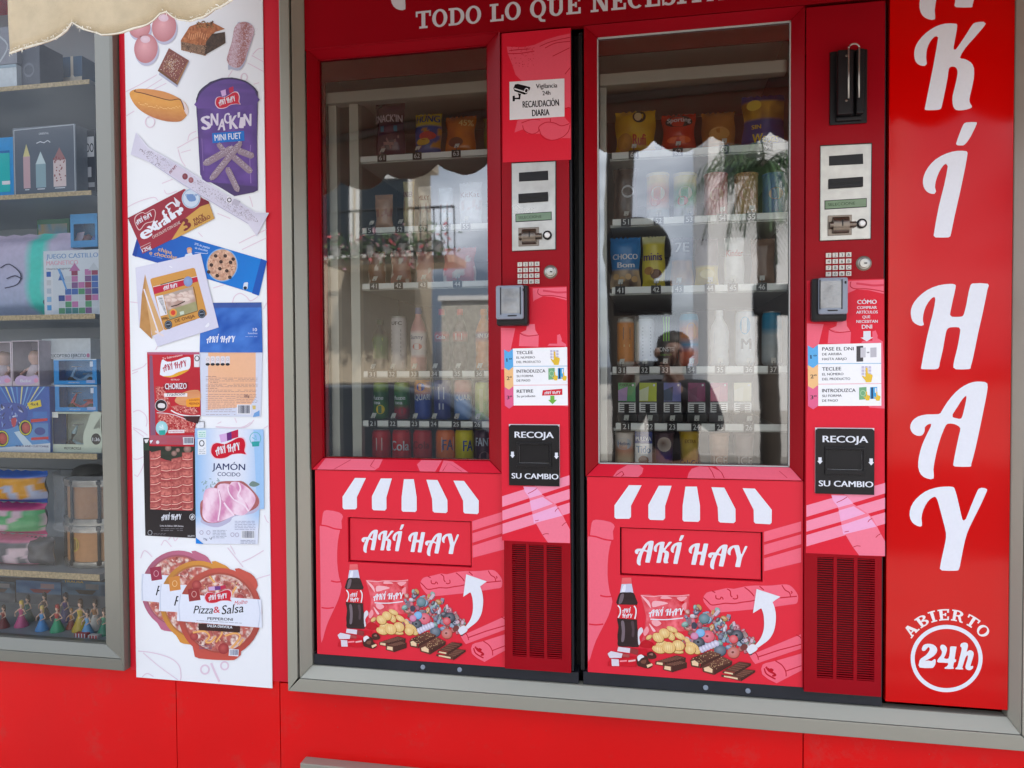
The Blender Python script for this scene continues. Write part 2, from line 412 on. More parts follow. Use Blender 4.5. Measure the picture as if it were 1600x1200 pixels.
# ------------------------------------------------------------------ lettering: the brush script of the shop, and a slab serif
def _g(s_): 
    v = [int(x) for x in s_.split()]; return [(v[i], v[i+1]) for i in range(0, len(v), 2)]
GL = {
 'K': [_g('268 1025 345 640 395 350 378 340 360 345 320 390 290 460 282 540 288 600 270 618 225 612 185 580 170 520 178 450 215 380 280 310 370 250 460 222 550 222 573 240 560 330 540 440 540 465 560 465 600 410 660 320 710 240 745 212 820 205 842 222 790 290 720 370 650 450 598 540 640 553 700 585 730 640 728 740 705 850 688 930 695 970 712 1005 660 1028 590 1035 548 1020 530 970 530 900 550 820 572 720 575 660 555 630 520 625 495 645 485 720 460 850 430 990 412 1025 350 1033 280 1032')],
 'I': [_g('352 1130 400 860 450 660 485 480 470 457 440 475 400 540 372 620 365 680 375 715 360 738 310 730 270 695 252 640 260 570 300 490 370 415 470 360 570 335 660 338 670 355 650 480 600 720 550 940 515 1110 505 1138 490 1146 370 1146'),
       _g('630 90 660 68 755 66 757 80 700 200 650 270 630 283 575 282 562 270 600 160')],
 'H': [_g('233 935 290 640 345 420 368 290 355 265 325 285 280 350 255 430 252 490 260 525 240 535 200 525 155 490 138 420 150 350 200 275 290 200 400 155 500 142 553 148 557 180 535 280 510 400 507 435 525 450 600 450 628 440 640 410 660 330 680 220 700 150 715 138 860 140 855 200 815 400 770 600 725 820 700 915 685 940 560 942 538 925 545 860 575 740 595 630 602 570 590 550 530 547 485 560 465 610 440 750 410 880 395 935 330 942 245 940')],
 'A': [_g('535 880 560 740 590 600 602 535 570 505 530 492 490 492 465 510 430 590 400 680 370 800 350 920 353 1005 290 1005 235 970 208 900 215 800 245 690 290 590 325 520 330 495 300 498 270 525 268 560 245 600 200 605 155 580 132 530 150 470 205 425 290 405 400 402 430 370 480 290 560 195 640 135 720 102 800 98 855 115 852 200 825 340 780 560 740 740 705 870 690 895 550 893'),
       _g('658 230 620 265 575 335 530 405 530 430 570 442 612 443 635 370 655 280')],
 'Y': [_g('410 890 440 740 462 640 468 560 440 440 400 290 375 222 340 225 295 265 255 340 238 420 243 490 200 490 150 455 127 390 140 310 190 235 270 170 360 135 450 122 530 124 552 150 575 230 600 340 622 430 635 440 655 425 700 310 750 190 775 142 800 133 852 145 840 190 790 300 720 440 665 560 630 700 605 830 590 895 560 910 430 908')]}
GBOX = {'K': (170, 842, 205, 1035), 'I': (252, 757, 66, 1146), 'H': (138, 860, 138, 942), 'A': (132, 855, 98, 1005), 'Y': (127, 852, 122, 910)}
def round_glyph(pts):
    """soften only the gentle corners of a traced letter"""
    o = []; n = len(pts)
    for i in range(n):
        p0, p1, p2, p3 = pts[i-1], pts[i], pts[(i+1) % n], pts[(i+2) % n]
        o.append(p1)
        if math.dist(p1, p2) > 28:
            m_ = tuple((p1[j]+p2[j])/2+((p1[j]+p2[j])-(p0[j]+p3[j]))/16 for j in (0, 1))
            o.append(m_)
    return o
for k_ in GL: GL[k_] = [round_glyph(l_) for l_ in GL[k_]]
def draw_glyph(pr, ch, f, c):
    if ch == 'A': pr.holed([f(p) for p in GL['A'][0]], [[f(p) for p in GL['A'][1]]], c)
    else:
        for l_ in GL[ch]: pr.poly([f(p) for p in l_], c)
LAY = [('A', 0, .167, -.15, 1), ('K', .168, .33, 0, 1), ('I', .319, .438, 0, 1.33), ('H', .479, .651, 0, 1), ('A', .651, .823, -.15, 1), ('Y', .823, 1.0, 0, 1)]
def brush(pr, p0, p1, h, c, sel=None, up_=None):
    """AKI HAY with its accent, baseline p0 to p1, capitals h high"""
    dx, dy = p1[0]-p0[0], p1[1]-p0[1]; l_ = math.hypot(dx, dy); ux, uy = up_ or (dy/l_, -dx/l_)
    lay = LAY
    if sel is not None:
        lay = [LAY[i] for i in sel]; a, b = lay[0][1], lay[-1][2]
        lay = [(g, (u0-a)/(b-a), (u1-a)/(b-a), v0, v1) for g, u0, u1, v0, v1 in lay]
    for g, u0, u1, v0, v1 in lay:
        bx = GBOX[g]
        def f(p):
            u = u0+(u1-u0)*(p[0]-bx[0])/(bx[1]-bx[0]); v = v1-(v1-v0)*(p[1]-bx[2])/(bx[3]-bx[2])
            return (p0[0]+dx*u+ux*v*h, p0[1]+dy*u+uy*v*h)
        draw_glyph(pr, g, f, c)
# slab serif letters in a unit box: ('r', x0, x1, y0, y1) bars, ('e', cx, cy, rx, ry, thick_x, thick_y, a0, a1) bowls, ('p', points)
S_ = .12; T_ = .21
def _stem(x, a=0, b=1, wd=T_): return [('r', x-wd/2, x+wd/2, a, b)]
def _slab(x, y, hw=.23): return [('r', x-hw, x+hw, y, y+S_)]
SLAB = {
 'T': (.84, _stem(.42)+_slab(.42, 0)+[('r', 0, .84, 1-S_, 1), ('r', 0, .1, .68, 1), ('r', .74, .84, .68, 1)]),
 'O': (.84, [('e', .42, .5, .42, .52, .2, .12, 0, 360)]),
 'D': (.86, _stem(.2)+[('r', 0, .4, 0, S_), ('r', 0, .4, 1-S_, 1), ('e', .38, .5, .48, .5, .2, .12, -90, 90)]),
 'L': (.72, _stem(.2)+_slab(.21, 1-S_)+[('r', 0, .72, 0, S_), ('r', .6, .72, 0, .34)]),
 'Q': (.84, [('e', .42, .5, .42, .52, .2, .12, 0, 360), ('p', [(.4, .1), (.55, .1), (.62, -.12), (.8, -.16), (.8, -.28), (.55, -.25), (.46, -.12)])]),
 'U': (.92, _stem(.22, .3, 1)+_stem(.72, .3, 1, .17)+_slab(.22, 1-S_, .22)+_slab(.72, 1-S_, .2)+[('e', .46, .34, .345, .36, .2, .13, 180, 360)]),
 'E': (.76, _stem(.2)+[('r', 0, .74, 0, S_), ('r', 0, .72, 1-S_, 1), ('r', .2, .52, .45, .57), ('r', .62, .74, 0, .34), ('r', .6, .72, .68, 1), ('r', .44, .54, .37, .65)]),
 'N': (.98, _stem(.2, 0, 1, .14)+_stem(.8, 0, 1, .14)+_slab(.2, 0, .2)+_slab(.8, 1-S_, .19)+[('r', 0, .25, 1-S_, 1), ('p', [(.13, 1), (.37, 1), (.87, 0), (.64, 0)])]),
 'C': (.8, [('e', .42, .5, .42, .52, .2, .12, 50, 310), ('r', .66, .77, .62, .98)]),
 'S': (.68, [('e', .34, .74, .32, .27, .19, .12, 30, 270), ('e', .34, .26, .33, .28, .19, .12, -90, 90), ('e', .34, .26, .33, .28, .19, .12, 210, 270), ('p', [(.3, .59), (.36, .59), (.38, .41), (.3, .41)]), ('r', .54, .64, .66, 1), ('r', .02, .12, 0, .34)]),
 'I': (.46, _stem(.23)+_slab(.23, 0)+_slab(.23, 1-S_)),
 'A': (.96, [('p', [(.1, 0), (.23, 0), (.53, 1), (.38, 1)]), ('p', [(.38, 1), (.58, 1), (.88, 0), (.65, 0)]), ('r', .26, .7, .27, .38), ('r', 0, .33, 0, S_), ('r', .56, .98, 0, S_)]),
 'B': (.78, _stem(.2)+[('r', 0, .4, 0, S_), ('r', 0, .4, 1-S_, 1), ('e', .36, .26, .42, .275, .2, .11, -90, 90), ('e', .36, .75, .36, .25, .19, .11, -90, 90), ('r', .2, .4, .45, .55)]),
 'R': (.9, _stem(.2)+_slab(.21, 0)+[('r', 0, .4, 1-S_, 1), ('e', .36, .72, .38, .28, .2, .12, -90, 90), ('r', .2, .4, .44, .55), ('p', [(.42, .48), (.62, .5), (.78, S_), (.9, S_), (.9, 0), (.66, 0)])])}
def slab_text(pr, t, place, c, gap=.07):
    """place(u, v): u in letter heights along the line, v up from the baseline; returns the length"""
    x = 0
    for ch in t:
        if ch == ' ': x += .42; continue
        wd, ops = SLAB[ch]
        for o in ops:
            if o[0] == 'r':
                n = 4; top = [(o[1]+(o[2]-o[1])*i/n, o[4]) for i in range(n+1)]; bot = [(o[2]-(o[2]-o[1])*i/n, o[3]) for i in range(n+1)]
                pts = top+bot; pr.poly([place(x+a, b) for a, b in pts], c)
            elif o[0] == 'p': pr.poly([place(x+a, b) for a, b in o[1]], c)
            else:
                _, cx, cy, rx, ry, tx, ty, a0, a1 = o; n = 22; vs_ = []; fs = []
                for k in range(n+1):
                    t_ = R(a0+(a1-a0)*k/n); vs_ += [place(x+cx+rx*math.cos(t_), cy+ry*math.sin(t_)), place(x+cx+(rx-tx)*math.cos(t_), cy+(ry-ty)*math.sin(t_))]
                    if k: fs.append((2*k-2, 2*k-1, 2*k+1, 2*k))
                pr.raw(vs_, fs, c)
        x += wd+gap
    return x-gap
def slab_len(t, gap=.07): return sum(.42 if ch == ' ' else SLAB[ch][0]+gap for ch in t)-gap

# ------------------------------------------------------------------ the setting in the street
def flat(name, x0, x1, y0, y1, z, m):
    b = MB(); b.add([(x0, y0, z), (x1, y0, z), (x1, y1, z), (x0, y1, z)], [(0, 1, 2, 3)]); o = b.build(name, m); tag(o, kind='structure'); return o
mat('paving', (0.42, 0.39, 0.35, 1), rough=0.8, noise=0.2, nscale=3, bump=0.3, bscale=30)
mat('asphalt', (0.07, 0.07, 0.072, 1), rough=0.85, noise=0.25, nscale=8, bump=0.5, bscale=120)
mat('kerb_stone', (0.40, 0.39, 0.37, 1), rough=0.8, noise=0.15, nscale=9)
mat('render_white', (0.86, 0.85, 0.83, 1), rough=0.8, noise=0.06, nscale=2)
mat('render_beige', (0.55, 0.46, 0.34, 1), rough=0.8, noise=0.08, nscale=2)
mat('iron', (0.02, 0.02, 0.022, 1), rough=0.4)
mat('pane_dark', (0.03, 0.04, 0.05, 1), rough=0.08)
mat('bark', (0.055, 0.042, 0.032, 1), rough=0.9, noise=0.35, nscale=14, bump=0.8, bscale=25)
mat('leaf', attr=True, rough=0.5)
mat('car_paint', (0.018, 0.021, 0.027, 1), rough=0.15, coat=0.8)
flat('ground', -600, 600, -900, 300, -0.12, 'asphalt')
b = MB(); b.box(-40, 40, -4.2, 6, -0.3, 0.0); o = b.build('pavement', 'paving'); tag(o, kind='structure')
b = MB(); b.box(-40, 40, -4.38, -4.2, -0.3, 0.004); o = b.build('kerb', 'kerb_stone'); tag(o, kind='structure')
b = MB(); b.box(-60, 60, -60, -11.0, -0.3, -0.008); o = b.build('far_pavement', 'paving'); tag(o, kind='structure')

def building(name, label, x0, x1, y, depth, h, m, cols, rows, z0=0.0, wz=3.1):
    t = thing(name, label, 'building', ((x0+x1)/2, y, z0))
    b = MB(); b.box(x0, x1, y-depth, y, z0, h); b.build('wall', m, t, world=True)
    b = MB(); b.box(x0-.15, x1+.15, y-depth-.15, y+.15, h, h+.35); b.build('roof', m, t, world=True)
    for r_ in range(rows):
        for c_ in range(cols):
            cx = x0+(x1-x0)*(c_+.5)/cols; cz = wz+r_*3.1
            b = MB(); b.box(cx-.55, cx+.55, y-.05, y+.02, cz-.7, cz+.9); wn = b.build('window', 'pane_dark', t, world=True)
            b = MB()
            for (a0, a1, c0, c1) in ((-.63, -.55, -.78, .98), (.55, .63, -.78, .98), (-.55, .55, .9, .98), (-.55, .55, -.78, -.7)):
                b.box(cx+a0, cx+a1, y-.03, y+.06, cz+c0, cz+c1)
            f = b.build('frame', 'white_plastic', None); f.parent = wn
    return t
d_ = 24.0
a_ = RF(1106, 572, d_); e_ = RF(1420, 572, d_)
building('white_building', 'white rendered building mirrored in the glass of the right vending machine', a_.x, e_.x, -d_, 9, 13.5, 'render_white', 3, 1, wz=8.6)
d_ = 13.0
a_ = RF(380, 572, d_); e_ = RF(648, 572, d_)
t_b = building('beige_building', 'beige building with an iron balcony mirrored in the left vending machine', a_.x, e_.x, -d_, 1.2, RF(600, 250, d_).z, 'render_beige', 3, 1, wz=RF(600, 345, d_).z)
# balcony with railing and flower pots on the beige building
zb = RF(600, 412, d_).z; xb0 = RF(508, 400, d_-1).x; xb1 = RF(708, 400, d_-1).x
bal = MB(); bal.box(xb0, xb1, -d_, -d_+1.0, zb-.15, zb); bal = bal.build('balcony', 'render_beige', t_b, world=True)
b = MB(); b.tube([(xb0, -d_+.95, zb+.95), (xb1, -d_+.95, zb+.95)], .03, 6); b.tube([(xb0, -d_+.95, zb+.1), (xb1, -d_+.95, zb+.1)], .02, 6)
n_ = int((xb1-xb0)/.14)
for i in range(n_+1):
    x = xb0+(xb1-xb0)*i/n_; b.box(x-.012, x+.012, -d_+.94, -d_+.96, zb, zb+.95)
rl = b.build('railing', 'iron', None); rl.parent = bal
leafc = lambda g: (0.03+0.05*g, 0.07+0.09*g, 0.02+0.03*g, 1)
for i in range(7):
    x = xb0+.3+(xb1-xb0-.6)*i/6
    pt_ = thing('flower_pot', ['leftmost', 'second', 'third', 'middle', 'fifth', 'sixth', 'rightmost'][i]+' flowering pot plant hanging below the balcony rail of the beige building', 'plant', (x, -d_+1.06, zb+.02), 'flower pots on the balcony')
    b = MB(); b.lathe([(.08, 0), (.12, .2), (.13, .2)], x, -d_+1.12, zb+.02, 10); b.build('pot', 'kerb_stone', pt_, world=True)
    b = MB()
    for k in range(90):
        p = Vector((x+random.gauss(0, .17), -d_+1.12+random.gauss(0, .1), zb+.2+random.gauss(-.02, .17))); s_ = random.uniform(.03, .07)
        a1 = Vector((random.uniform(-1, 1), random.uniform(-1, 1), random.uniform(-1, 1))).normalized()*s_; a2 = a1.cross(Vector((random.random(), random.random(), 1))).normalized()*s_
        c_ = leafc(random.random()) if k % 4 else random.choice([(.5, .06, .08, 1), (.55, .3, .35, 1)])
        b.add([p-a1, p+a2*.6, p+a1, p-a2*.6], [(0, 1, 2, 3)], c_)
    b.build('foliage', 'leaf', pt_, fixn=False, world=True)
# palm tree
d_ = 8.0; pb = RF(1205, 690, d_); ptp = RF(1196, 250, d_)
palm = thing('palm_tree', 'palm tree with drooping fronds mirrored in the right vending machine', 'tree', (pb.x, -d_, -.02))
b = MB(); n_ = 26
b.tube([(pb.x+(ptp.x-pb.x)*i/n_, -d_+.05*math.sin(i*.4), -.02+(ptp.z+.02)*i/n_) for i in range(n_+1)], [(.13-.02*i/n_)*(1+.07*(i % 2)) for i in range(n_+1)], 12)
b.build('trunk', 'bark', palm, smooth=True, world=True)
b = MB()
for k in range(34):
    a = 2*math.pi*k/34+random.uniform(-.1, .1); e0 = random.uniform(-.7, 1.0); ln = random.uniform(.9, 1.5)
    prev = None; d = Vector((math.cos(a)*math.cos(e0), math.sin(a)*math.cos(e0), math.sin(e0))); p = Vector((ptp.x, -d_, ptp.z-.05))
    for j in range(15):
        side = d.cross(Vector((0, 0, 1))).normalized(); g = random.random()
        ll = .42*math.sin(math.pi*min(1, (j+1.5)/16))+.12
        for sg in (-1, 1):
            q = p+side*sg*ll*.55+d*ll*.45+Vector((0, 0, -ll*.55)); wv = d*.011
            b.add([p-wv, p+wv, q], [(0, 1, 2)], leafc(g))
        b.add([p-side*.012, p+side*.012, p+side*.012+d*ln/15, p-side*.012+d*ln/15], [(0, 1, 2, 3)], leafc(.6))
        p = p+d*ln/15; d = (d+Vector((0, 0, -.16))).normalized()
b.build('crown', 'leaf', palm, fixn=False, world=True)
# a second, stouter trunk beside the sign, its crown above the awning's edge
d_ = 6.0; q_ = RF(972, 600, d_)
pt2 = thing('palm_tree', 'stout dark palm trunk behind the round sign, mirrored in the right vending machine', 'tree', (q_.x, -d_, -.1))
b = MB(); b.tube([(q_.x+.04*math.sin(i*.3), -d_, -.1+i*.2) for i in range(27)], [.145*(1+.06*(i % 2)) for i in range(27)], 12); b.build('trunk', 'bark', pt2, smooth=True, world=True)
b = MB()
for k in range(26):
    a = 2*math.pi*k/26; d = Vector((math.cos(a), math.sin(a), random.uniform(.2, 1.2))).normalized(); p = Vector((q_.x, -d_, 5.05))
    for j in range(12):
        side = d.cross(Vector((0, 0, 1))).normalized(); ll = .4*math.sin(math.pi*min(1, (j+1.5)/13))+.1; g = random.random()
        for sg_ in (-1, 1): b.add([p-d*.02, p+d*.02, p+side*sg_*ll*.6+d*ll*.4+Vector((0, 0, -ll*.4))], [(0, 1, 2)], leafc(g))
        b.add([p-side*.014, p+side*.014, p+side*.014+d*.13, p-side*.014+d*.13], [(0, 1, 2, 3)], leafc(.5)); p = p+d*.13; d = (d+Vector((0, 0, -.13))).normalized()
b.build('crown', 'leaf', pt2, fixn=False, world=True)
d_ = 7.7; p0_ = RF(1178, 444, d_); p1_ = RF(1240, 492, d_)
bx_ = thing('notice_box', 'black box fixed to the palm trunk at the right of the right machine, mirrored', 'box', ((p0_.x+p1_.x)/2, -d_, p1_.z))
b = MB(); b.box(p0_.x, p1_.x, -d_-.16, -d_, p1_.z, p0_.z); b.build('case', 'black_plastic', bx_, world=True, bevel=.01)
b = MB(); b.box(p0_.x+.03, p1_.x-.03, -d_+.0005, -d_+.006, p1_.z+.03, p0_.z-.03); b.build('door', 'iron', bx_, world=True)
# round traffic sign seen from behind, with its plate
d_ = 4.6; sc_ = RF(995, 392, d_)
sg = thing('road_sign', 'round dark road sign on a post mirrored in the right vending machine', 'sign', (sc_.x, -d_, 0))
b = MB(); b.tube([(sc_.x, -d_, 0), (sc_.x, -d_, sc_.z+.28)], .02, 10); b.build('post', 'aluminium', sg, world=True)
b = MB(); b.lathe([(.29, 0), (.30, .006), (.30, .016), (.28, .02)], sc_.x, -d_+.035, sc_.z, 36, axis='y'); b.build('disc', 'black_plastic', sg, world=True)
p0_ = RF(958, 440, d_); p1_ = RF(1050, 492, d_)
b = MB(); b.box(p0_.x, p1_.x, -d_+.035, -d_+.05, p1_.z, p0_.z); b.build('plate', 'black_plastic', sg, world=True, bevel=.004)

# a parked car across the pavement, mirrored low in the left machine
def car(cx, y, label):
    t = thing('parked_car', label, 'car', (cx, y, -.12))
    side = [(-2.1, .35), (-2.12, .62), (-1.95, .78), (-1.25, .88), (-.55, 1.36), (-.2, 1.45), (.75, 1.45), (1.35, 1.3), (1.85, .98), (2.1, .9), (2.15, .5), (2.05, .32)]
    b = MB(); n = len(side); secs = []
    for yy, sc in ((-.86, .0), (-.80, .03), (0, .045), (.80, .03), (.86, .0)):
        secs.append([(cx+x, y+yy*(1-.14*max(0, (z-.85)/.6)), -.12+z+(sc if z > .5 else 0)) for x, z in side])
    vs_ = [q for s_ in secs for q in s_]; fs = []
    for i in range(4):
        for k in range(n): fs.append((i*n+k, i*n+(k+1) % n, (i+1)*n+(k+1) % n, (i+1)*n+k))
    fs += [tuple(range(n)), tuple(4*n+k for k in range(n))]
    b.add(vs_, fs); b.build('body', 'car_paint', t, smooth='auto', world=True)
    for s_ in (-1, 1):
        b = MB(); yy = y+s_*.80
        b.prism([(cx-.95, yy+s_*.012, .84), (cx-.42, yy-s_*.055, 1.2), (cx+.3, yy-s_*.06, 1.25), (cx+.3, yy+s_*.012, .84)], [(cx-.95, yy-s_*.02, .84), (cx-.42, yy-s_*.09, 1.2), (cx+.3, yy-s_*.09, 1.25), (cx+.3, yy-s_*.02, .84)]); b.build('window', 'pane_dark', t, world=True)
        b = MB(); b.prism([(cx+.4, yy+s_*.012, .84), (cx+.4, yy-s_*.06, 1.25), (cx+1.0, yy-s_*.055, 1.2), (cx+1.5, yy+s_*.012, .88)], [(cx+.4, yy-s_*.02, .84), (cx+.4, yy-s_*.09, 1.25), (cx+1.0, yy-s_*.09, 1.2), (cx+1.5, yy-s_*.02, .88)]); b.build('window', 'pane_dark', t, world=True)
        for xx in (-1.3, 1.32):
            b = MB(); b.lathe([(.2, -.1), (.31, -.1), (.325, -.06), (.325, .06), (.31, .1), (.2, .1)], cx+xx, y+s_*.78, .2, 24, axis='y'); wh = b.build('wheel', 'rubber', t, smooth='auto', world=True)
            b = MB(); b.lathe([(.05, -.11), (.2, -.105), (.2, .105), (.05, .11)], cx+xx, y+s_*.78, .2, 20, axis='y'); rm = b.build('rim', 'steel', None, smooth='auto'); rm.parent = wh
        b = MB(); b.box(cx-2.13, cx-1.98, y+s_*.62-.13, y+s_*.62+.13, .48, .6); b.build('headlight', 'white_plastic', t, world=True, bevel=.02)
    return t
c_ = RF(560, 640, 6.2)
car(c_.x-.1, -6.2, 'dark parked car mirrored low in the left vending machine')

# rough-cast garden wall and a row of bollard-like planters, mirrored low in both machines
mat('roughcast', (.62, .58, .50, 1), rough=.9, noise=.35, nscale=16, bump=1.0, bscale=40)
d_ = 10.5; a_ = RF(688, 470, d_); e_ = RF(905, 470, d_)
t = thing('garden_wall', 'pale rough-cast garden wall mirrored at the right of the left vending machine', 'wall', ((a_.x+e_.x)/2, -d_, 0))
b = MB(); b.box(a_.x, e_.x, -d_-.3, -d_, -.12, a_.z); b.build('wall', 'roughcast', t, world=True)
b = MB(); b.box(a_.x-.05, e_.x+.05, -d_-.35, -d_+.05, a_.z, a_.z+.08); b.build('coping', 'render_white', t, world=True)
# ------------------------------------------------------------------ the kiosk shell
def Q(s_, ox=0.0, oy=0.0, k=1.0):
    v = [float(x) for x in s_.split()]; return [(ox+k*v[i], oy+k*v[i+1]) for i in range(0, len(v), 2)]
kiosk = thing('kiosk', 'red kiosk with aluminium frames holding the vending machines and the display window', 'kiosk', (0, 0, 0))
XO, XR, XI = P(442.8, 540, -.03).x, P(461, 540, -.03).x, P(482, 540, 0).x            # machine bay frame, left
ZO, ZR, ZI = P(449.5, 1079.5, -.03).z, P(467.5, 1060, -.03).z, P(488.5, 1039, 0).z    # sill
XRI, XRR = P(1576, 900, 0).x, P(1599, 900, -.03).x; XRO = XRR+.035
ZT = 2.95
WX1, WX0 = P(186, 540, -.02).x, P(158, 540, 0).x                                      # display window frame, right bar
WZ0, WZ1 = P(100, 1040, -.02).z, P(80, 1000, 0).z                                     # display window frame, bottom bar
WL = -3.4
b = MB(); b.box(WL-.1, XRO+1.6, .95, 2.4, 0.0, ZT); b.build('wall', 'panel_red', kiosk)
b = MB(); b.box(WL-.1, XRO+1.6, .002, 2.4, ZT, ZT+.12); b.build('roof', 'panel_red', kiosk)
b = MB(); b.box(XRO+1.55, XRO+1.6, .03, .95, 0.0, ZT); b.build('side_wall', 'panel_red', kiosk); b = MB(); b.box(WL-.1, WL-.05, .004, .95, 0.0, ZT); b.build('side_wall', 'panel_red', kiosk)
def seam(px): return P(px, 1140, .004).x
for i, (x0, x1, zt) in enumerate([(WL, seam(276), WZ0+.012), (seam(276), seam(438), ZO+.0105), (seam(438), seam(1255), ZO+.006), (seam(1255), XRO+.6, ZO+.006), (XRO+.6, XRO+1.6, ZO+.006)]):
    b = MB(); b.box(x0+.0012, x1-.0012, .004, .022, .05, zt); b.build('base_panel', 'panel_red', kiosk, bevel=.0012)
b = MB(); b.box(WL, XRO+1.5, .024, .93, .02, ZO-.01); b.build('plinth', 'base_black', kiosk)
# worn ledge at the foot of the base panels
e0 = P(470, 1191, -.03)
b = MB(); b.box(e0.x, XRO+1.6, -.035, .004, e0.z-.05, e0.z); b.build('base_ledge', 'aluminium', kiosk, bevel=.003)
# red backing of the poster
b = MB(); b.box(WX1+.004, XO-.005, .0, .02, ZO+.012, ZT); b.build('poster_backing', 'strip_red', kiosk)
b = MB(); b.box(WX1-.03, XO+.02, .022, .03, ZO, ZT); b.build('joint_shade', 'black_gap', kiosk)  # black sheet added behind the joints to stand for their shade
b = MB(); b.box(XRO+.004, XRO+1.6, .004, .026, ZO+.008, ZT); b.build('wall_panel', 'panel_red', kiosk, bevel=.0012)
# bay frame: outer flat bars and sloping inner bars, mitred
def bar(name, f, bk, m='aluminium'):
    b = MB(); b.prism(f, bk); return b.build(name, m, kiosk, bevel=.0016)
yb = .03
def sq(pts, y): return [(x, y, z) for x, z in pts]
bar('frame_bar', sq([(XO, ZO), (XR-.006, ZR), (XR-.006, ZT), (XO, ZT)], -.03), sq([(XO, ZO), (XR-.006, ZR), (XR-.006, ZT), (XO, ZT)], yb))
bar('frame_bar', sq([(XO, ZO), (XRO, ZO), (XRR, ZR-.0015), (XR, ZR-.0015)], -.03), sq([(XO, ZO), (XRO, ZO), (XRR, ZR-.0015), (XR, ZR-.0015)], yb))
bar('frame_bar', sq([(XRO, ZO), (XRO, ZT), (XRR+.0015, ZT), (XRR+.0015, ZR)], -.03), sq([(XRO, ZO), (XRO, ZT), (XRR+.0015, ZT), (XRR+.0015, ZR)], yb))
def slope(a, b_, c, d, ya=-.028, yc=.0): return [(a[0], ya, a[1]), (b_[0], ya, b_[1]), (c[0], yc, c[1]), (d[0], yc, d[1])]
def slopeb(a, b_, c, d): return [(q[0], yb, q[1]) for q in (a, b_, c, d)]
for a_, b_, c_, d_ in (((XR, ZR), (XR, ZT), (XI, ZT), (XI, ZI)), ((XR, ZR), (XRR, ZR), (XRI, ZI), (XI, ZI)), ((XRR, ZR), (XRR, ZT), (XRI, ZT), (XRI, ZI))):
    bar('frame_bar', slope(a_, b_, c_, d_), slopeb(a_, b_, c_, d_))
# header with its painted line
ZH = P(782.5, 51, -.002).z
hx0, hx1 = XI+.001, P(1389, 5, -.004).x
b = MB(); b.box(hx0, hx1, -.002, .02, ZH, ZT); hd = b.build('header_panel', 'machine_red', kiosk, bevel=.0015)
pr = Print(Y=-.002)
tw = C(222, 220, 224)
t1 = 'TODO LO QUE'; l1 = slab_len(t1); l2 = slab_len('TODO LO QUE NECESITAS')
xa, xb, zb_ = P(650, 45.5, -.002).x, P(908, 23.5, -.002).x, P(650, 45.5, -.002).z
hl = P(650, 18.5, -.002).z-zb_; sx = (xb-xa)/l1
def slab_letters(t, place, c, mk, gap, par, m='print'):
    x = 0
    for ch in t:
        if ch == ' ': x += .42; continue
        prw = mk(); slab_text(prw, ch, lambda u, v, x=x: place(x+u, v), c, gap); prw.build('letter', par, m); x += SLAB[ch][0]+gap
slab_letters('TODO LO QUE NECESITAS', lambda u, v: (xa+u*sx, zb_+v*hl), tw, lambda: Print(fn=lambda x, z: (x, -.002, z)), .07, hd)
def brush_letters(mk, p0, p1, h, c, par, up_=None, m='print'):
    for i in range(6):
        pr = mk(); a, e = LAY[i][1], LAY[i][2]
        q0 = tuple(p0[k]+(p1[k]-p0[k])*a for k in (0, 1)); q1 = tuple(p0[k]+(p1[k]-p0[k])*e for k in (0, 1))
        brush(pr, q0, q1, h, c, (i,), up_); pr.build('letter', par, m)
z15 = P(628, 15, -.002).z; H_ = .25; x37 = P(637, 8, -.002).x
brush_letters(lambda: Print(fn=lambda x, z: (x, -.002, z)), (x37-.072, z15+.15*H_), (x37-.072+1.28, z15+.15*H_), H_, tw, hd, (0, 1))

# ------------------------------------------------------------------ awning with its scalloped valance
YV = -.64
aw = thing('awning', 'beige canvas awning with a scalloped hem hanging over the kiosk', 'awning', (0, YV, 2.6))
xe0 = P(13, 40, YV).x
n1 = P(113, 34, YV); n2 = P(246, 10, YV); SP = n2.x-n1.x; zn = n1.z; dz = zn-P(55, 76, YV).z
ztop = zn+.16; yw, zw = .0, 3.2
xr_end = 3.0; NX = int((xr_end-xe0)/.012)
b = MB(); vs_, fs = [], []
def lift(x): return .105*(1-math.exp(-max(0, x-n1.x)/.75)) if x > n1.x else .03*(x-n1.x)
def sway(x): return .012*math.sin(x*5.1)+.007*math.sin(x*13+1)+.008*(vn(x*22, 1.5)-.5)
rows_ = 8
for i in range(NX+1):
    x = xe0+(xr_end-xe0)*i/NX; u = ((x-n1.x)/SP) % 1.0
    zb2 = zn-dz*(math.sin(math.pi*u)**.62)-.006*math.sin(x*17)-.005*(vn(x*60, 3)-.5)
    if x < n1.x: zb2 = zn-dz*min(1, (math.sin(math.pi*max(.0, (x-n1.x+SP)/SP)*.999)**.62 if x > n1.x-SP/2 else 1.0))
    for j in range(rows_+1):
        v = j/rows_; z = ztop+(zb2-ztop)*v+lift(x)
        vs_.append((x, YV+sway(x)*v+.006*math.sin(x*31)*v*v+.007*(vn(x*14+v*3, v*4)-.5)*v, z))
for i in range(NX):
    for j in range(rows_): a = i*(rows_+1)+j; fs.append((a, a+rows_+1, a+rows_+2, a+1))
b.add(vs_, fs); va = b.build('valance', 'canvas', aw, smooth=True, world=True)
md = va.modifiers.new('thick', 'SOLIDIFY'); md.thickness = .0016
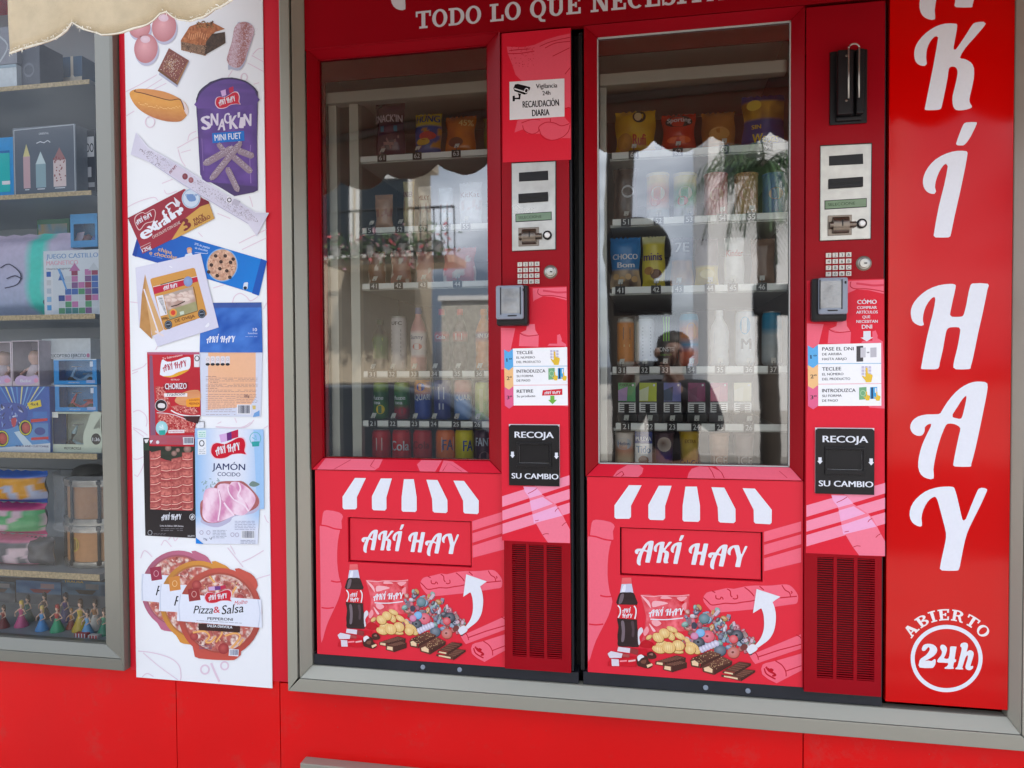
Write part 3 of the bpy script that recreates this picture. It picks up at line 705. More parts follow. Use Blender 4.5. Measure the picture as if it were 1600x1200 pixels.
# frayed bound edge along the scallops
b = MB(); ed = [Vector(vs_[i*(rows_+1)+rows_]) for i in range(NX+1)]
b.tube([p+Vector((0, -.001, .001)) for p in ed], [.0012+.0012*hsh(i, 4) for i in range(len(ed))], 6)
random.seed(3)
for i in range(len(ed)-1):
    for k in range(int(7*max(0, vn(i*.09, 2)-.25)*2)):
        p = ed[i].lerp(ed[i+1], random.random())+Vector((0, -.003, random.uniform(-.003, .009))); d = Vector((random.uniform(-.006, .006), random.uniform(-.003, .0), random.uniform(-.007, .002)))
        s_ = Vector((.0008, 0, .0005)); b.add([p-s_, p+s_, p+d+s_*.5, p+d-s_*.5], [(0, 1, 2, 3)])
o = b.build('hem', 'thread', None, fixn=False); o.parent = va
b = MB(); vs_, fs = [], []
for i in range(61):
    x = xe0+(xr_end-xe0)*i/60
    for j in range(7):
        v = j/6; vs_.append((x, yw+(YV-yw)*v, zw+(ztop+lift(x)-zw)*v-.03*math.sin(math.pi*v)*(.6+.4*math.cos(x*9))))
for i in range(60):
    for j in range(6): a = i*7+j; fs.append((a, a+7, a+8, a+1))
b.add(vs_, fs); o = b.build('canopy', 'canvas', aw, smooth=True, world=True); md = o.modifiers.new('thick', 'SOLIDIFY'); md.thickness = .0016
b = MB(); b.tube([(x, YV+.006, ztop+lift(x)) for x in [xe0+(xr_end-xe0)*i/40 for i in range(41)]], .016, 10); b.build('front_bar', 'aluminium', aw, world=True, smooth=True)

# ------------------------------------------------------------------ the tall sign at the right
sgn = thing('vertical_sign', 'tall glossy red sign panel with white brush letters down the right side', 'sign', (P(1480, 1103).x, 0, ZI))
qx0, qx1 = P(1387, 560, -.004).x, XRI-.0005
b = MB(); b.box(qx0, qx1, -.004, .02, P(1480, 1103, -.004).z, ZT); pl = b.build('panel', 'sign_red', sgn, world=True, bevel=.0015)
WHT = C(233, 235, 243)
SIGN = [('A', 1402, -137.5), ('K', 1400, 0), ('I', 1400, 180), ('H', 1400, 420), ('A', 1400, 580), ('Y', 1400, 740)]
for g, ox, oy in SIGN:
    pr = Print(Y=-.004, base=.0004); f = lambda p, ox=ox, oy=oy: (ox+p[0]/6, oy+p[1]/6)
    if g == 'A' and oy < 0:
        f = lambda p: (1402+p[0]/6, 30+(p[1]-1005)/6)
    draw_glyph(pr, g, f, WHT); o = pr.build('letter', sgn, 'print_gloss')
pr = Print(Y=-.004, base=.0004)
Z = lambda s_: Q(s_, 1400, 930, .15)
pr.ring(1479, 1028.8, 56.2, 52.6, 6.3, WHT, 64)
pr.build('ring', sgn, 'print_gloss')
pr = Print(Y=-.004, base=.0004)
pr.blob(Z('268 560 285 520 330 505 390 515 425 550 425 590 395 630 340 665 300 685 335 680 370 685 395 668 412 672 410 715 390 750 360 758 245 752 240 700 258 660 310 625 345 580 350 550 335 540 318 560 300 578 278 580'), WHT, 2); pr.build('letter', sgn, 'print_gloss'); pr = Print(Y=-.004, base=.0004)
pr.blob(Z('458 540 475 515 505 520 530 550 525 590 510 630 500 655 545 660 560 590 562 545 575 532 622 535 628 550 610 660 625 668 622 695 605 700 595 745 598 766 512 766 508 752 530 740 540 705 440 700 430 680 445 655 470 625 478 590 470 570'), WHT, 2); pr.build('letter', sgn, 'print_gloss'); pr = Print(Y=-.004, base=.0004)
pr.blob(Z('668 530 680 502 715 492 745 505 748 540 735 590 765 572 800 585 808 620 785 700 775 740 800 735 800 760 770 780 735 772 722 745 740 680 748 640 742 625 722 650 700 720 690 755 700 772 622 770 620 758 640 740 660 660 680 580 682 545'), WHT, 2)
pr.build('letter', sgn, 'print_gloss')
# ABIERTO set on an arc over the ring
lt = slab_len('ABIERTO', .16); R0 = 62.0
def arc(u, v):
    a = R(-148+116*(u/lt)); rr = R0+v*17.5
    return (1479+rr*math.cos(a)*1.04, 1030+rr*math.sin(a)*.985)
slab_letters('ABIERTO', arc, C(245, 236, 236), lambda: Print(Y=-.004, base=.0004), .16, sgn, 'print_gloss')
# ------------------------------------------------------------------ vending machines
RED_ = C(226, 46, 64); PINK = C(246, 112, 132); PINK2 = C(249, 150, 175); DEEP = C(196, 26, 44); BLK = C(22, 22, 26); INK = C(40, 42, 52)
YC, YD = -.012, .0          # front of the column, front of the door
GRP = {'door': (.0092, -.001), 'col': (-.0045, -.001), 'coin': (-.0014, -.0012), 'card': (.0022, -.005), 'kp': (-.0006, -.0008)}
def quad_slab(q, Y, th, name, m, parent, bevel=0.0, fn=None):
    """a plate with its face on y = Y and its corners where the photo has them"""
    f = [(fn(a, b_) if fn else P(a, b_, Y)) for a, b_ in q]
    b = MB(); b.prism([tuple(p) for p in f], [(p[0], p[1]+th, p[2]) for p in f]); return b.build(name, m, parent, world=(parent is not None and parent.type == 'EMPTY'), bevel=bevel)
def mapper(k, g, Y):
    if k == 2: return lambda x, y: P(x, y, Y)
    e = GRP[g]
    return lambda x, y: P(x, y, Y)+Vector((-.79210+e[0], 0, .00294+e[1]))
MD = {1: dict(fo=[(477, 72), (782.5, 52.5), (784, 739.5), (487.6, 734.8)], fi=[(495.1, 90.9), (761.5, 71.1), (765.6, 719.6), (506, 716.4)],
              gl=[(506, 125), (761.5, 106.5), (765.6, 719), (512, 712)], col=[(783.5, 52), (893, 43), (895.4, 1052), (787.8, 1044)],
              low=[(492, 737), (785.5, 741), (787.5, 1045), (496, 1019)], base=[(489, 1020), (905, 1052), (905, 1066), (489, 1040)], bolts=[(661, 1042), (718.5, 1046)],
              side='left'),
      2: dict(fo=[(913, 39.8), (1258.2, 8.9), (1255.3, 753.2), (914.2, 743.3)], fi=[(933.7, 59), (1235.2, 30.9), (1235, 731), (934, 724)],
              gl=[(936, 84.5), (1234, 60.6), (1232.7, 728), (935, 721.8)], col=[(1258.5, 9), (1386, 4), (1383.4, 1089.8), (1258.2, 1080.2)],
              low=[(918, 747), (1254.5, 756), (1256.5, 1077), (918, 1047)], base=[(911, 1049), (1384, 1088), (1383, 1103), (911, 1067)], bolts=[(1102.5, 1074), (1168.5, 1079)],
              side='right')}
def bevel_frame(t, D):
    """the four sloping sides of the door frame, each a part, and the flat rim inside"""
    fo = [P(a, b_, -.004) for a, b_ in D['fo']]; fi = [P(a, b_, .026) for a, b_ in D['fi']]
    # square them up so that the sides are true
    def rect(c):
        x0 = (c[0].x+c[3].x)/2; x1 = (c[1].x+c[2].x)/2; z1 = (c[0].z+c[1].z)/2; z0 = (c[2].z+c[3].z)/2
        return x0, x1, z0, z1
    X0, X1, Z0, Z1 = rect(fo); x0, x1, z0, z1 = rect(fi)
    ya, yb_, yc = -.004, .026, .05
    S = [[(X0, Z1), (X1, Z1), (x1, z1), (x0, z1)], [(X1, Z1), (X1, Z0), (x1, z0), (x1, z1)], [(X1, Z0), (X0, Z0), (x0, z0), (x1, z0)], [(X0, Z0), (X0, Z1), (x0, z1), (x0, z0)]]
    parts = []
    for i, s_ in enumerate(S):
        f = [(s_[0][0], ya, s_[0][1]), (s_[1][0], ya, s_[1][1]), (s_[2][0], yb_, s_[2][1]), (s_[3][0], yb_, s_[3][1])]
        bk = [(p[0], yc, p[2]) for p in f]
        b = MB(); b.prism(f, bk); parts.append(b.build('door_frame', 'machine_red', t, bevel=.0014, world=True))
    gl = [P(a, b_, .034) for a, b_ in D['gl']]; gx0, gx1, gz0, gz1 = rect(gl)
    b = MB()
    for a0, a1, c0, c1 in ((x0+.001, x1-.001, gz1, z1-.001), (x0+.001, gx0, z0+.001, gz1), (gx1, x1-.001, z0+.001, gz1), (gx0, gx1, z0+.001, gz0)):
        if a1-a0 > .0015 and c1-c0 > .0015: b.box(a0, a1, .040, .049, c0, c1)
    b.build('glass_rim', 'machine_red', t, world=True)
    b = MB(); b.add([(x0+.0015, .036, z0+.0015), (x1-.0015, .036, z0+.0015), (x1-.0015, .036, z1-.0015), (x0+.0015, .036, z1-.0015)], [(0, 1, 2, 3)])
    b.build('glass_pane', 'pane_glass', t, fixn=False, world=True)
    b = MB()   # rubber seal round the pane
    for a0, a1, c0, c1 in ((x0, x1, z1-.003, z1+.0005), (x0, x1, z0-.0005, z0+.003), (x0-.0005, x0+.003, z0, z1), (x1-.003, x1+.0005, z0, z1)):
        b.box(a0, a1, .0285, .034, c0, c1)
    b.build('seal', 'interior_grey' if t.location.x > 0 else 'machine_red', t, world=True)
    return parts, (X0, X1, Z0, Z1), (x0, x1, z0, z1), (gx0, gx1, gz0, gz1)
def interior(t, r, right_x):
    x0, x1, z0, z1 = r
    xa, xb_ = x0-.015, right_x
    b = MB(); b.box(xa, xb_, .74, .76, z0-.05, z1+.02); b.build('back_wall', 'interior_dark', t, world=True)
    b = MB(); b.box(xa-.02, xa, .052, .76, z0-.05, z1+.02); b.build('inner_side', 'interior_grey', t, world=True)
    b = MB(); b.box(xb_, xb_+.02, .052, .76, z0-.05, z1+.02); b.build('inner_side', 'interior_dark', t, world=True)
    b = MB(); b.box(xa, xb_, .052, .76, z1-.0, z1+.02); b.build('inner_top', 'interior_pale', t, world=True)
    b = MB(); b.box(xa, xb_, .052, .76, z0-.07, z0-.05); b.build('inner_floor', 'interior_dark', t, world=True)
def lip(t, k, a, b_, tags, Y=.08, hpx=9):
    """one shelf: tray, white price lip and its number tags with their little white clips"""
    p0, p1 = P(a[0], a[1], Y), P(b_[0], b_[1], Y); z = (p0.z+p1.z)/2; h = hpx/2*(2.08/1150)
    b = MB(); b.box(p0.x-.006, p1.x+.012, Y+.008, .70, z-h-.004, z-h+.003); sh = b.build('shelf', 'interior_grey', t, world=True)
    b = MB(); b.box(p0.x, p1.x+.01, Y, Y+.006, z-h, z+h); o = b.build('price_lip', 'lip_white', None, bevel=.0012); o.parent = sh
    for num, px in tags:
        x = P(px, a[1]+(b_[1]-a[1])*(px-a[0])/(b_[0]-a[0]), Y).x
        b = MB(); W = .0135
        b.box(x-W, x+W, Y-.003, Y-.0004, z-h-.003, z+h+.002, BLK)
        b.add([(x-.006, Y-.004, z+h+.008), (x+.007, Y-.004, z+h+.008), (x+.009, Y+.006, z+h+.022), (x-.004, Y+.006, z+h+.022)], [(0, 1, 2, 3)], C(225, 224, 218))
        b.tube([(x, Y-.002, z+h), (x+.001, Y-.002, z+h+.012)], .0015, 5, BLK)
        vs_, fs = text_mesh(num, .02); X0 = min(v[0] for v in vs_); X1 = max(v[0] for v in vs_)
        hh = 2*h*.86
        b.add([(x-.0085+.017*(v[0]-X0)/(X1-X0), Y-.0036, z-hh/2+v[1]/CAPH*hh) for v in vs_], fs, C(240, 240, 240))
        o = b.build('number_tag', 'goods', None, fixn=False); o.parent = sh
    return z+h
def lower_prints(t, k, panel):
    f = mapper(k, 'door', YD)
    def NP(lv): return Print(fn=f, base=.0004+.0005*lv)
    Zb = lambda s_: Q(s_, 890, 720, .31875); Z1 = lambda s_: Q(s_, 930, 890, .15); Z2 = lambda s_: Q(s_, 1080, 880, 1/6)
    # faded food silhouettes
    pr = NP(0)
    pr.blob(Zb('108 305 130 288 200 300 221 322 212 345 215 385 205 392 190 460 186 560 196 640 210 690 190 760 160 820 130 880 112 930 92 985 90 870 91 700 90 500 89 375 100 366'), PINK, 2)
    for s_ in ('94 367 130 372 170 385 212 391', '150 660 180 666 210 664', '95 800 130 804 165 800'): pr.line(Zb(s_), 2.2, RED_, True)
    pr.build('silhouette_print', panel); pr = NP(0)
    for s_ in ('953 348 1135 297 1135 345 953 398', '953 412 1135 360 1135 408 953 462', '953 478 1135 425 1135 497 953 541'): pr.poly(Zb(s_), PINK)
    pr.build('stripe_print', panel); pr = NP(0)
    pr.blob(Z2('113 320 145 275 200 262 260 250 340 232 400 240 500 218 600 208 660 210 760 208 860 198 920 205 970 250 1000 300 1000 345 985 378 920 388 700 420 500 440 300 458 220 465 180 440 130 380 115 350'), PINK, 2)
    for s_ in ('113 322 150 355 190 390 260 385 320 375 400 378 480 365 560 355 620 340', '850 205 880 250 920 275 930 310', '830 325 900 318 990 310', '230 300 235 330 270 335 280 318 295 325 298 340', '335 240 365 260 370 300 385 318', '430 295 435 325 410 335 390 328', '500 225 540 255 575 290 588 310', '640 215 680 250', '195 258 225 275', '935 262 945 272 938 285'): pr.line(Z2(s_), 1.6, DEEP, True)
    pr.build('baguette_print', panel); pr = NP(0)
    pr.poly(Z2('545 865 1030 665 1030 800 600 945 580 920'), PINK)
    pr.line(Z2('545 862 600 840 625 880 630 905'), 1.5, DEEP, True); pr.line(Z2('622 880 820 815 1030 760'), 1.6, DEEP); pr.line(Z2('985 670 1020 690 1030 705'), 1.4, DEEP, True)
    pr.build('wafer_print', panel); pr = NP(0)
    pr.poly(Z2('655 990 670 950 700 935 790 915 1034 845 1034 1005 800 1125 720 1085 665 1040'), PINK)
    pr.line(Z2('790 915 850 955 885 1010 890 1060'), 1.6, DEEP, True); pr.line(Z2('890 1010 1034 960'), 1.5, DEEP)
    pr.line(Z2('685 985 700 1030 740 1060 790 1085'), 2.2, DEEP, True); pr.line(Z2('700 970 730 1010 770 1030 790 1050 760 1055'), 3.0, DEEP, True); pr.line(Z2('720 985 750 1010 765 1000 740 990'), 2.6, DEEP, True)
    pr.build('roll_print', panel)
    # striped shop awning
    pr = NP(1)
    for s_ in ('291 119 353 120 301 220 301 275 292 284 228 284 220 276 220 218', '437 122 500 122 468 222 468 281 459 291 394 289 386 280 386 216', '568 126 624 126 639 220 639 290 630 299 560 297 553 289 554 220', '695 129 758 131 813 236 813 297 804 305 738 302 729 294 726 228', '848 134 908 136 991 240 990 303 982 311 911 307 903 299 902 240'):
        pr.poly(Zb(s_), WHT)
    pr.build('awning_print', panel)
    # arrow
    pr = NP(3)
    pr.poly(Z2('612 240 835 312 762 362')[:3]+smooth_line(Z2('762 362 785 430 793 520 775 630 730 710 660 765 625 790'), 4)+smooth_line(Z2('600 765 650 700 680 610 680 500 665 440 655 420'), 4)+Z2('578 466'), WHT)
    pr.build('arrow_print', panel)
    # cola bottle
    pr = NP(1); ca, cb = C(36, 20, 22), C(60, 40, 44)
    pr.poly(Z1('280 85 375 82 382 145 272 150'), lambda x, y: mixc(C(205, 45, 55), C(240, 110, 115), .5+.5*math.sin(x*.9)))
    pr.poly(Z1('275 150 380 146 398 240 258 242'), lambda x, y: C(205, 205, 225))
    pr.blob(Z1('295 165 320 160 310 230 275 232'), C(236, 236, 246))
    pr.blob(Z1('258 240 330 236 398 240 425 300 445 350 436 360 436 520 440 600 452 690 448 760 452 805 340 802 240 795 235 740 232 680 242 600 232 540 228 505 228 360 218 345 232 300'), lambda x, y: mixc(ca, cb, hsh(round(x), 3)*.5), 2)
    pr.blob(Z1('265 260 300 255 285 330 262 355 245 350'), C(112, 96, 104)); pr.blob(Z1('270 540 300 540 310 640 300 740 272 745 278 640'), C(120, 104, 112)); pr.blob(Z1('372 545 400 540 410 640 402 700 380 690 385 620'), C(78, 60, 66))
    pr.poly(Z1('228 362 436 368 434 520 228 505'), C(214, 40, 52))
    for s_ in ('236 372 258 400 262 450 240 500', '405 376 424 410 424 460 412 512'): pr.line(Z1(s_), 2.0, WHT, True)
    a_, c_ = Z1('280 445 375 445')[0], Z1('280 445 375 445')[1]; brush(pr, Z1('282 448')[0], Z1('372 446')[0], 6.6, WHT, (0, 1, 2)); brush(pr, Z1('280 500')[0], Z1('388 502')[0], 6.6, WHT, (3, 4, 5))
    pr.build('bottle_print', panel, 'print_gloss')
    # bag of crisps
    pr = NP(1)
    pr.tex(Z1('470 262 560 255 650 285 720 262 850 265 985 258 975 330 985 420 960 520 965 620 930 640 700 660 620 650 560 780 470 790 500 690 520 600 530 480 505 380'), lambda x, y: mixc(C(204, 26, 40), C(246, 120, 132), fbm(x*.11, y*.09, 3)*1.5-.25))
    for s_, q in (('480 270 560 330 580 400 540 350', .8), ('600 330 690 330 760 350 690 370 600 390', .75), ('680 300 700 275 760 280 800 300 740 305', .6), ('850 290 960 280 900 330', .55), ('590 530 640 520 690 560 640 590 600 570', .65), ('560 560 600 600 630 640 600 640', .9), ('900 380 950 340 940 430', .45), ('500 650 540 590 560 640 520 690', .5)):
        pr.blob(Z1(s_), mixc(C(236, 70, 88), C(252, 205, 212), q))
    pr.line(Z1('475 268 600 278 700 270 850 274 980 262'), 1.5, C(250, 170, 180), True); pr.line(Z1('575 515 740 520 915 502'), 1.6, WHT, True)
    brush(pr, Z1('560 486')[0], Z1('922 470')[0], 10.5, WHT)
    pr.blob(Z1('470 770 520 730 600 760 610 810 540 815 470 800'), C(190, 24, 40))
    pr.blob(Z1('445 640 480 600 500 640 460 700 470 760 450 780'), C(226, 220, 228))
    pr.build('crisp_bag_print', panel, 'print_gloss')
    pr = NP(2); random.seed(11)
    for cx, cy, rx, ry, a in ((800, 620, 60, 26, .4), (880, 690, 60, 30, .5), (960, 740, 42, 22, .9), (790, 690, 50, 34, 1.0), (690, 770, 60, 28, -.2), (720, 660, 58, 48, .4), (655, 705, 62, 46, .5), (860, 850, 60, 20, .1), (1010, 800, 74, 42, .5), (1060, 850, 36, 26, .2), (660, 828, 70, 38, .3), (865, 785, 66, 54, .3), (765, 808, 72, 58, .3), (990, 828, 56, 48, .2), (560, 700, 34, 20, -.6)):
        q = Z1('%f %f' % (cx, cy))[0]; pr.ell(q[0]+.5, q[1]+.8, rx*.155, ry*.155, C(150, 100, 52), a); pr.ell(q[0], q[1], rx*.15, ry*.15, C(234, 190, 122), a, c2=C(252, 230, 176))
        for j in range(-3, 4):
            ca_, sa_ = math.cos(a), math.sin(a); u = j/3.6; hh = math.sqrt(max(0, 1-u*u))*.8
            o_ = lambda uu, vv: (q[0]+(uu*rx*ca_-vv*ry*sa_)*.15, q[1]+(uu*rx*sa_+vv*ry*ca_)*.15)
            pr.line([o_(u-.12, -hh), o_(u+.12, hh)], .5, C(208, 164, 100))
    pr.build('crisps_print', panel)
    # heap of sweets
    pr = NP(1); random.seed(5)
    cols_ = [C(214, 86, 104), C(120, 160, 190), C(62, 72, 84), C(196, 90, 80), C(226, 190, 206), C(96, 140, 120), C(214, 160, 80), C(170, 60, 90), C(236, 226, 236), C(130, 190, 176), C(216, 130, 110), C(88, 100, 130), C(140, 84, 70)]
    for i in range(170):
        x = random.uniform(-60, 590); top = 430+max(0, (x-250))*.82-40*(x < 120); bot = 800+.06*x
        y = top+(bot-top)*(i/170)**.9*random.uniform(.8, 1.05)
        if y > bot+20: continue
        q = Z2('%f %f' % (x, y))[0]; r_ = random.uniform(2.8, 6.2); c_ = mixc(random.choice(cols_), C(150, 130, 130), .25); a = random.uniform(0, 3); kd = i % 4; rr = r_*random.uniform(.55, .85)
        ca_, sa_ = math.cos(a), math.sin(a); T = lambda u, v: (q[0]+u*r_*ca_-v*rr*sa_, q[1]+u*r_*sa_+v*rr*ca_)
        pr.ell(q[0]+.3, q[1]+.8, r_*1.05, rr*1.1, mixc(c_, BLK, .62), a, 10)
        if kd == 0: pr.up(36); pr.hold = True; pr.poly([T(-1, -.7), T(.9, -.8), T(1, .7), T(-.8, .8)], lambda x_, y_: mixc(c_, WHT, .35*fbm(x_*.4, y_*.4))); pr.hold = False
        elif kd == 1: pr.ell(q[0], q[1], r_*.95, rr, c_, a, 10); pr.ell(q[0], q[1], r_*.6, rr*.6, mixc(c_, WHT, .4), a, 10); pr.ell(q[0]-.3, q[1]-.3, r_*.25, rr*.25, mixc(c_, BLK, .4), a, 10)
        elif kd == 2: pr.ell(q[0], q[1], r_*.95, rr, c_, a, 10, c2=mixc(c_, WHT, random.uniform(.05, .3)))
        else:
            pr.ell(q[0], q[1], r_*.95, rr, mixc(c_, BLK, .15), a, 10); pr.ell(q[0]-.4, q[1]-.7, r_*.6, rr*.45, mixc(c_, WHT, .22), a, 10)
    for cx, cy, r_, c_, h_ in ((155, 685, 10.5, C(222, 96, 112), 1), (430, 675, 9.5, C(58, 62, 72), 1), (70, 740, 9, C(54, 58, 68), 1), (85, 650, 7, C(120, 180, 226), 0), (395, 835, 9.5, C(200, 110, 96), 1), (270, 815, 9.5, C(84, 98, 112), 0), (120, 515, 8.5, C(92, 126, 134), 0), (395, 710, 7, C(220, 84, 90), 0), (30, 680, 6, C(214, 130, 170), 0)):
        q = Z2('%f %f' % (cx, cy))[0]; pr.ell(q[0]+.6, q[1]+1, r_, r_*.92, mixc(c_, BLK, .6)); pr.ell(q[0], q[1], r_, r_*.9, c_, c2=mixc(c_, WHT, .25))
        if h_: pr.ell(q[0]-1, q[1]-.4, 2.2, 1.8, mixc(c_, BLK, .65))
    for i in range(6):
        q = Z2('%f %f' % (95+i*28, 808-i*12))[0]; pr.ell(q[0], q[1], 5.4, 4.2, C(186, 180, 206), .9, c2=C(238, 234, 246))
    pr.blob(Z2('520 800 560 760 600 765 622 800 590 830 550 850 530 830'), C(232, 232, 240))
    pr.build('sweets_print', panel)
    # chocolate bars
    pr = NP(3); ch, ch2, cr = C(74, 42, 36), C(122, 78, 64), C(240, 208, 170)
    def bar_(top, side, end, ridges=6, dots=False, sd=1):
        pr.poly(top, lambda x, y: mixc(ch2, ch, vn(x*.6+sd, y*.6))); pr.poly(side, ch); pr.poly(end, mixc(ch, ch2, .4))
        cx = sum(p[0] for p in end)/len(end); cy = sum(p[1] for p in end)/len(end)
        pr.poly([(cx+(p[0]-cx)*.72, cy+(p[1]-cy)*.62) for p in end], cr)
        for i in range(1, ridges):
            u = i/ridges; a_ = [top[0][k_]*(1-u)+top[1][k_]*u for k_ in (0, 1)]; c_ = [top[3][k_]*(1-u)+top[2][k_]*u for k_ in (0, 1)]
            if not dots: pr.line([a_, c_], .9, mixc(ch, BLK, .3)); pr.line([(a_[0]+.9, a_[1]), (c_[0]+.9, c_[1])], .5, C(160, 112, 94))
        if dots:
            for i in range(34):
                u, v = hsh(i, sd), hsh(i+50, sd); p = [(top[0][k_]*(1-u)+top[1][k_]*u)*(1-v)+(top[3][k_]*(1-u)+top[2][k_]*u)*v for k_ in (0, 1)]; pr.ell(p[0], p[1]+1.5*u*0, .75, .6, C(206, 170, 130), 0, 6)
    bar_(Z1('630 955 850 890 945 915 720 965'), Z1('720 965 945 915 940 960 720 1005'), Z1('630 950 715 962 715 1003 625 985'), 8)
    bar_(Z1('715 985 890 945 955 965 800 1000'), Z1('800 1000 955 965 955 1020 800 1068'), Z1('712 985 800 1000 800 1065 705 1040'), 7)
    bar_(Z2('0 890 180 815 280 850 90 940'), Z2('90 940 280 850 270 880 80 985'), Z2('-10 905 30 890 80 930 78 980 0 965'), 6, True, 2)
    bar_(Z2('95 965 290 870 385 915 210 1000'), Z2('210 1000 385 915 380 950 215 1045'), Z2('100 970 160 945 215 990 212 1045 110 1015'), 6, True, 5)
    bar_(Z2('370 1050 480 990 598 1000 460 1075'), Z2('460 1075 598 1000 598 1020 465 1105'), Z2('282 1040 375 1055 460 1075 460 1100 280 1060'), 5)
    bar_(Z2('310 1000 450 920 560 935 405 1020'), Z2('405 1020 560 935 560 955 405 1050'), Z2('300 1005 405 1025 405 1050 290 1025'), 5)
    for s_, cc in (('240 800 370 815 360 865 230 845', 0), ('450 825 545 830 535 890 455 880', 1), ('130 870 165 845 285 870 275 915 150 915', 0), ('165 925 245 930 250 1000 175 1000', 0), ('245 920 425 905 430 1010 250 1000', 1), ('135 960 170 930 172 1000 130 1000', 1)):
        pr.poly(Z1(s_), C(226, 218, 228) if cc == 0 else C(206, 36, 50))
    pr.poly(Z1('365 815 450 830 440 885 360 865'), C(150, 60, 62)); pr.poly(Z1('285 868 360 880 355 912 280 905'), C(176, 80, 80))
    pr.line(Z1('255 950 330 945'), 2.4, C(246, 150, 160)); pr.line(Z1('345 950 420 940'), 2.6, C(240, 190, 190))
    pr.blob(Z1('540 870 590 850 635 885 630 920 560 925'), ch); pr.blob(Z1('560 880 595 865 600 890'), C(150, 110, 100))
    pr.blob(Z1('435 920 470 890 540 900 560 950 600 990 560 1025 480 1010 440 990'), ch); pr.poly(Z1('535 990 590 972 600 990 545 1018'), cr); pr.blob(Z1('440 900 480 880 510 905 480 920 450 950'), C(240, 236, 240)); pr.blob(Z1('480 945 530 935 520 975 480 970'), ch2)
    pr.build('chocolate_print', panel)
def card_print(t, k, parent, m2):
    """the instruction card: three steps"""
    f = mapper(k, 'card', YC)
    pr = Print(fn=f, base=.0016)
    Zc = lambda x, y: (1240+x*150/720, 420+y*250/1200)
    W_ = C(252, 252, 255)
    q = [Zc(182, 568), Zc(655, 556), Zc(657, 1027), Zc(184, 1028)]
    pr.poly(q, W_)
    for i, (y0, y1, c_) in enumerate(((575, 722, C(96, 176, 232)), (722, 878, C(246, 196, 140)), (878, 1028, C(232, 104, 146)))):
        off = 22
        pr.poly([Zc(105, y0), Zc(145, y0+off if i == 0 else y0+off), Zc(182, y0-6), Zc(184, y1), Zc(145, y1+off+4), Zc(107, y1)], c_)
        pr.text('%dº' % (i+1), Zc(126, y0+100), Zc(172, y0+98), 6.2, INK, .02)
    pr.line([Zc(184, 712), Zc(656, 709)], .9, C(110, 180, 220)); pr.line([Zc(184, 865), Zc(656, 861)], .9, C(240, 160, 170))
    rows = [('PASE EL DNI', 'DE ARRIBA', 'HASTA ABAJO'), ('TECLEE', 'EL NÚMERO', 'DEL PRODUCTO'), ('INTRODUZCA', 'SU FORMA', 'DE PAGO')] if m2 else [('TECLEE', 'EL NÚMERO', 'DEL PRODUCTO'), ('INTRODUZCA', 'SU FORMA', 'DE PAGO'), ('RETIRE', 'Su producto', None)]
    wd = {'PASE EL DNI': 236, 'DE ARRIBA': 148, 'HASTA ABAJO': 184, 'TECLEE': 142, 'EL NÚMERO': 160, 'DEL PRODUCTO': 210, 'INTRODUZCA': 250, 'SU FORMA': 146, 'DE PAGO': 118, 'RETIRE': 142, 'Su producto': 160}
    for i, rw in enumerate(rows):
        yb2 = (614, 764, 926)[i]
        for j, s_ in enumerate(rw):
            if s_: pr.text(s_, Zc(213, yb2+(0, 36, 72)[j]), Zc(213+wd[s_], yb2+(0, 36, 72)[j]-3), (5.6, 3.9, 3.9)[j], INK, (.022, .014, .014)[j])
    def hand(cx, cy, s_=1.0):
        h_ = [Zc(cx+a*s_, cy+b_*s_) for a, b_ in ((-8, -42), (2, -46), (8, -38), (10, -5), (40, 5), (44, 20), (36, 52), (32, 62), (-4, 62), (-10, 50), (-34, 20), (-28, 12), (-8, 22))]
        pr.blob(h_, C(236, 196, 70), 2)
    def keys(cx, cy):
        for a in range(3):
            for b_ in range(3): pr.rrect([Zc(cx+a*26, cy+b_*24), Zc(cx+a*26+20, cy+b_*24), Zc(cx+a*26+20, cy+b_*24+19), Zc(cx+a*26, cy+b_*24+19)], .8, C(206, 198, 222))
        hand(cx+38, cy+58)
    def pay(cy):
        pr.poly([Zc(490, cy), Zc(545, cy-4), Zc(545, cy+88), Zc(490, cy+92)], C(120, 176, 130)); pr.ring(*Zc(518, cy+42), 4.2, 4.6, .7, C(196, 226, 190), 20)
        hand(545, cy+58, .62)
        pr.poly([Zc(572, cy-2), Zc(625, cy-4), Zc(625, cy+84), Zc(572, cy+86)], C(70, 168, 226)); pr.poly([Zc(580, cy-2), Zc(594, cy-2), Zc(594, cy+85), Zc(580, cy+86)], C(30, 52, 92)); pr.poly([Zc(608, cy+4), Zc(620, cy+4), Zc(620, cy+40), Zc(608, cy+40)], C(232, 236, 240))
        hand(622, cy+60, .62)
    if m2:
        pr.poly([Zc(470, 580), Zc(520, 578), Zc(520, 695), Zc(470, 697)], C(66, 62, 66)); pr.poly([Zc(500, 592), Zc(540, 590), Zc(538, 664), Zc(500, 666)], C(206, 204, 212))
        pr.poly([Zc(574, 592), Zc(620, 590), Zc(620, 662), Zc(574, 664)], C(196, 194, 202)); pr.line([Zc(548, 628), Zc(566, 627)], 2, C(150, 150, 160))
        keys(508, 730); pay(890)
    else:
        keys(508, 580); pay(728)
        pr.poly([Zc(440, 905), Zc(610, 893), Zc(610, 942), Zc(432, 948)], C(214, 44, 60)); brush(pr, Zc(452, 938), Zc(596, 932), 4.6, WHT)
        pr.poly([Zc(505, 950), Zc(540, 948), Zc(540, 982), Zc(562, 982), Zc(524, 1018), Zc(486, 984), Zc(505, 983)], C(120, 184, 76))
    pr.build('instruction_card', parent, 'print_gloss')
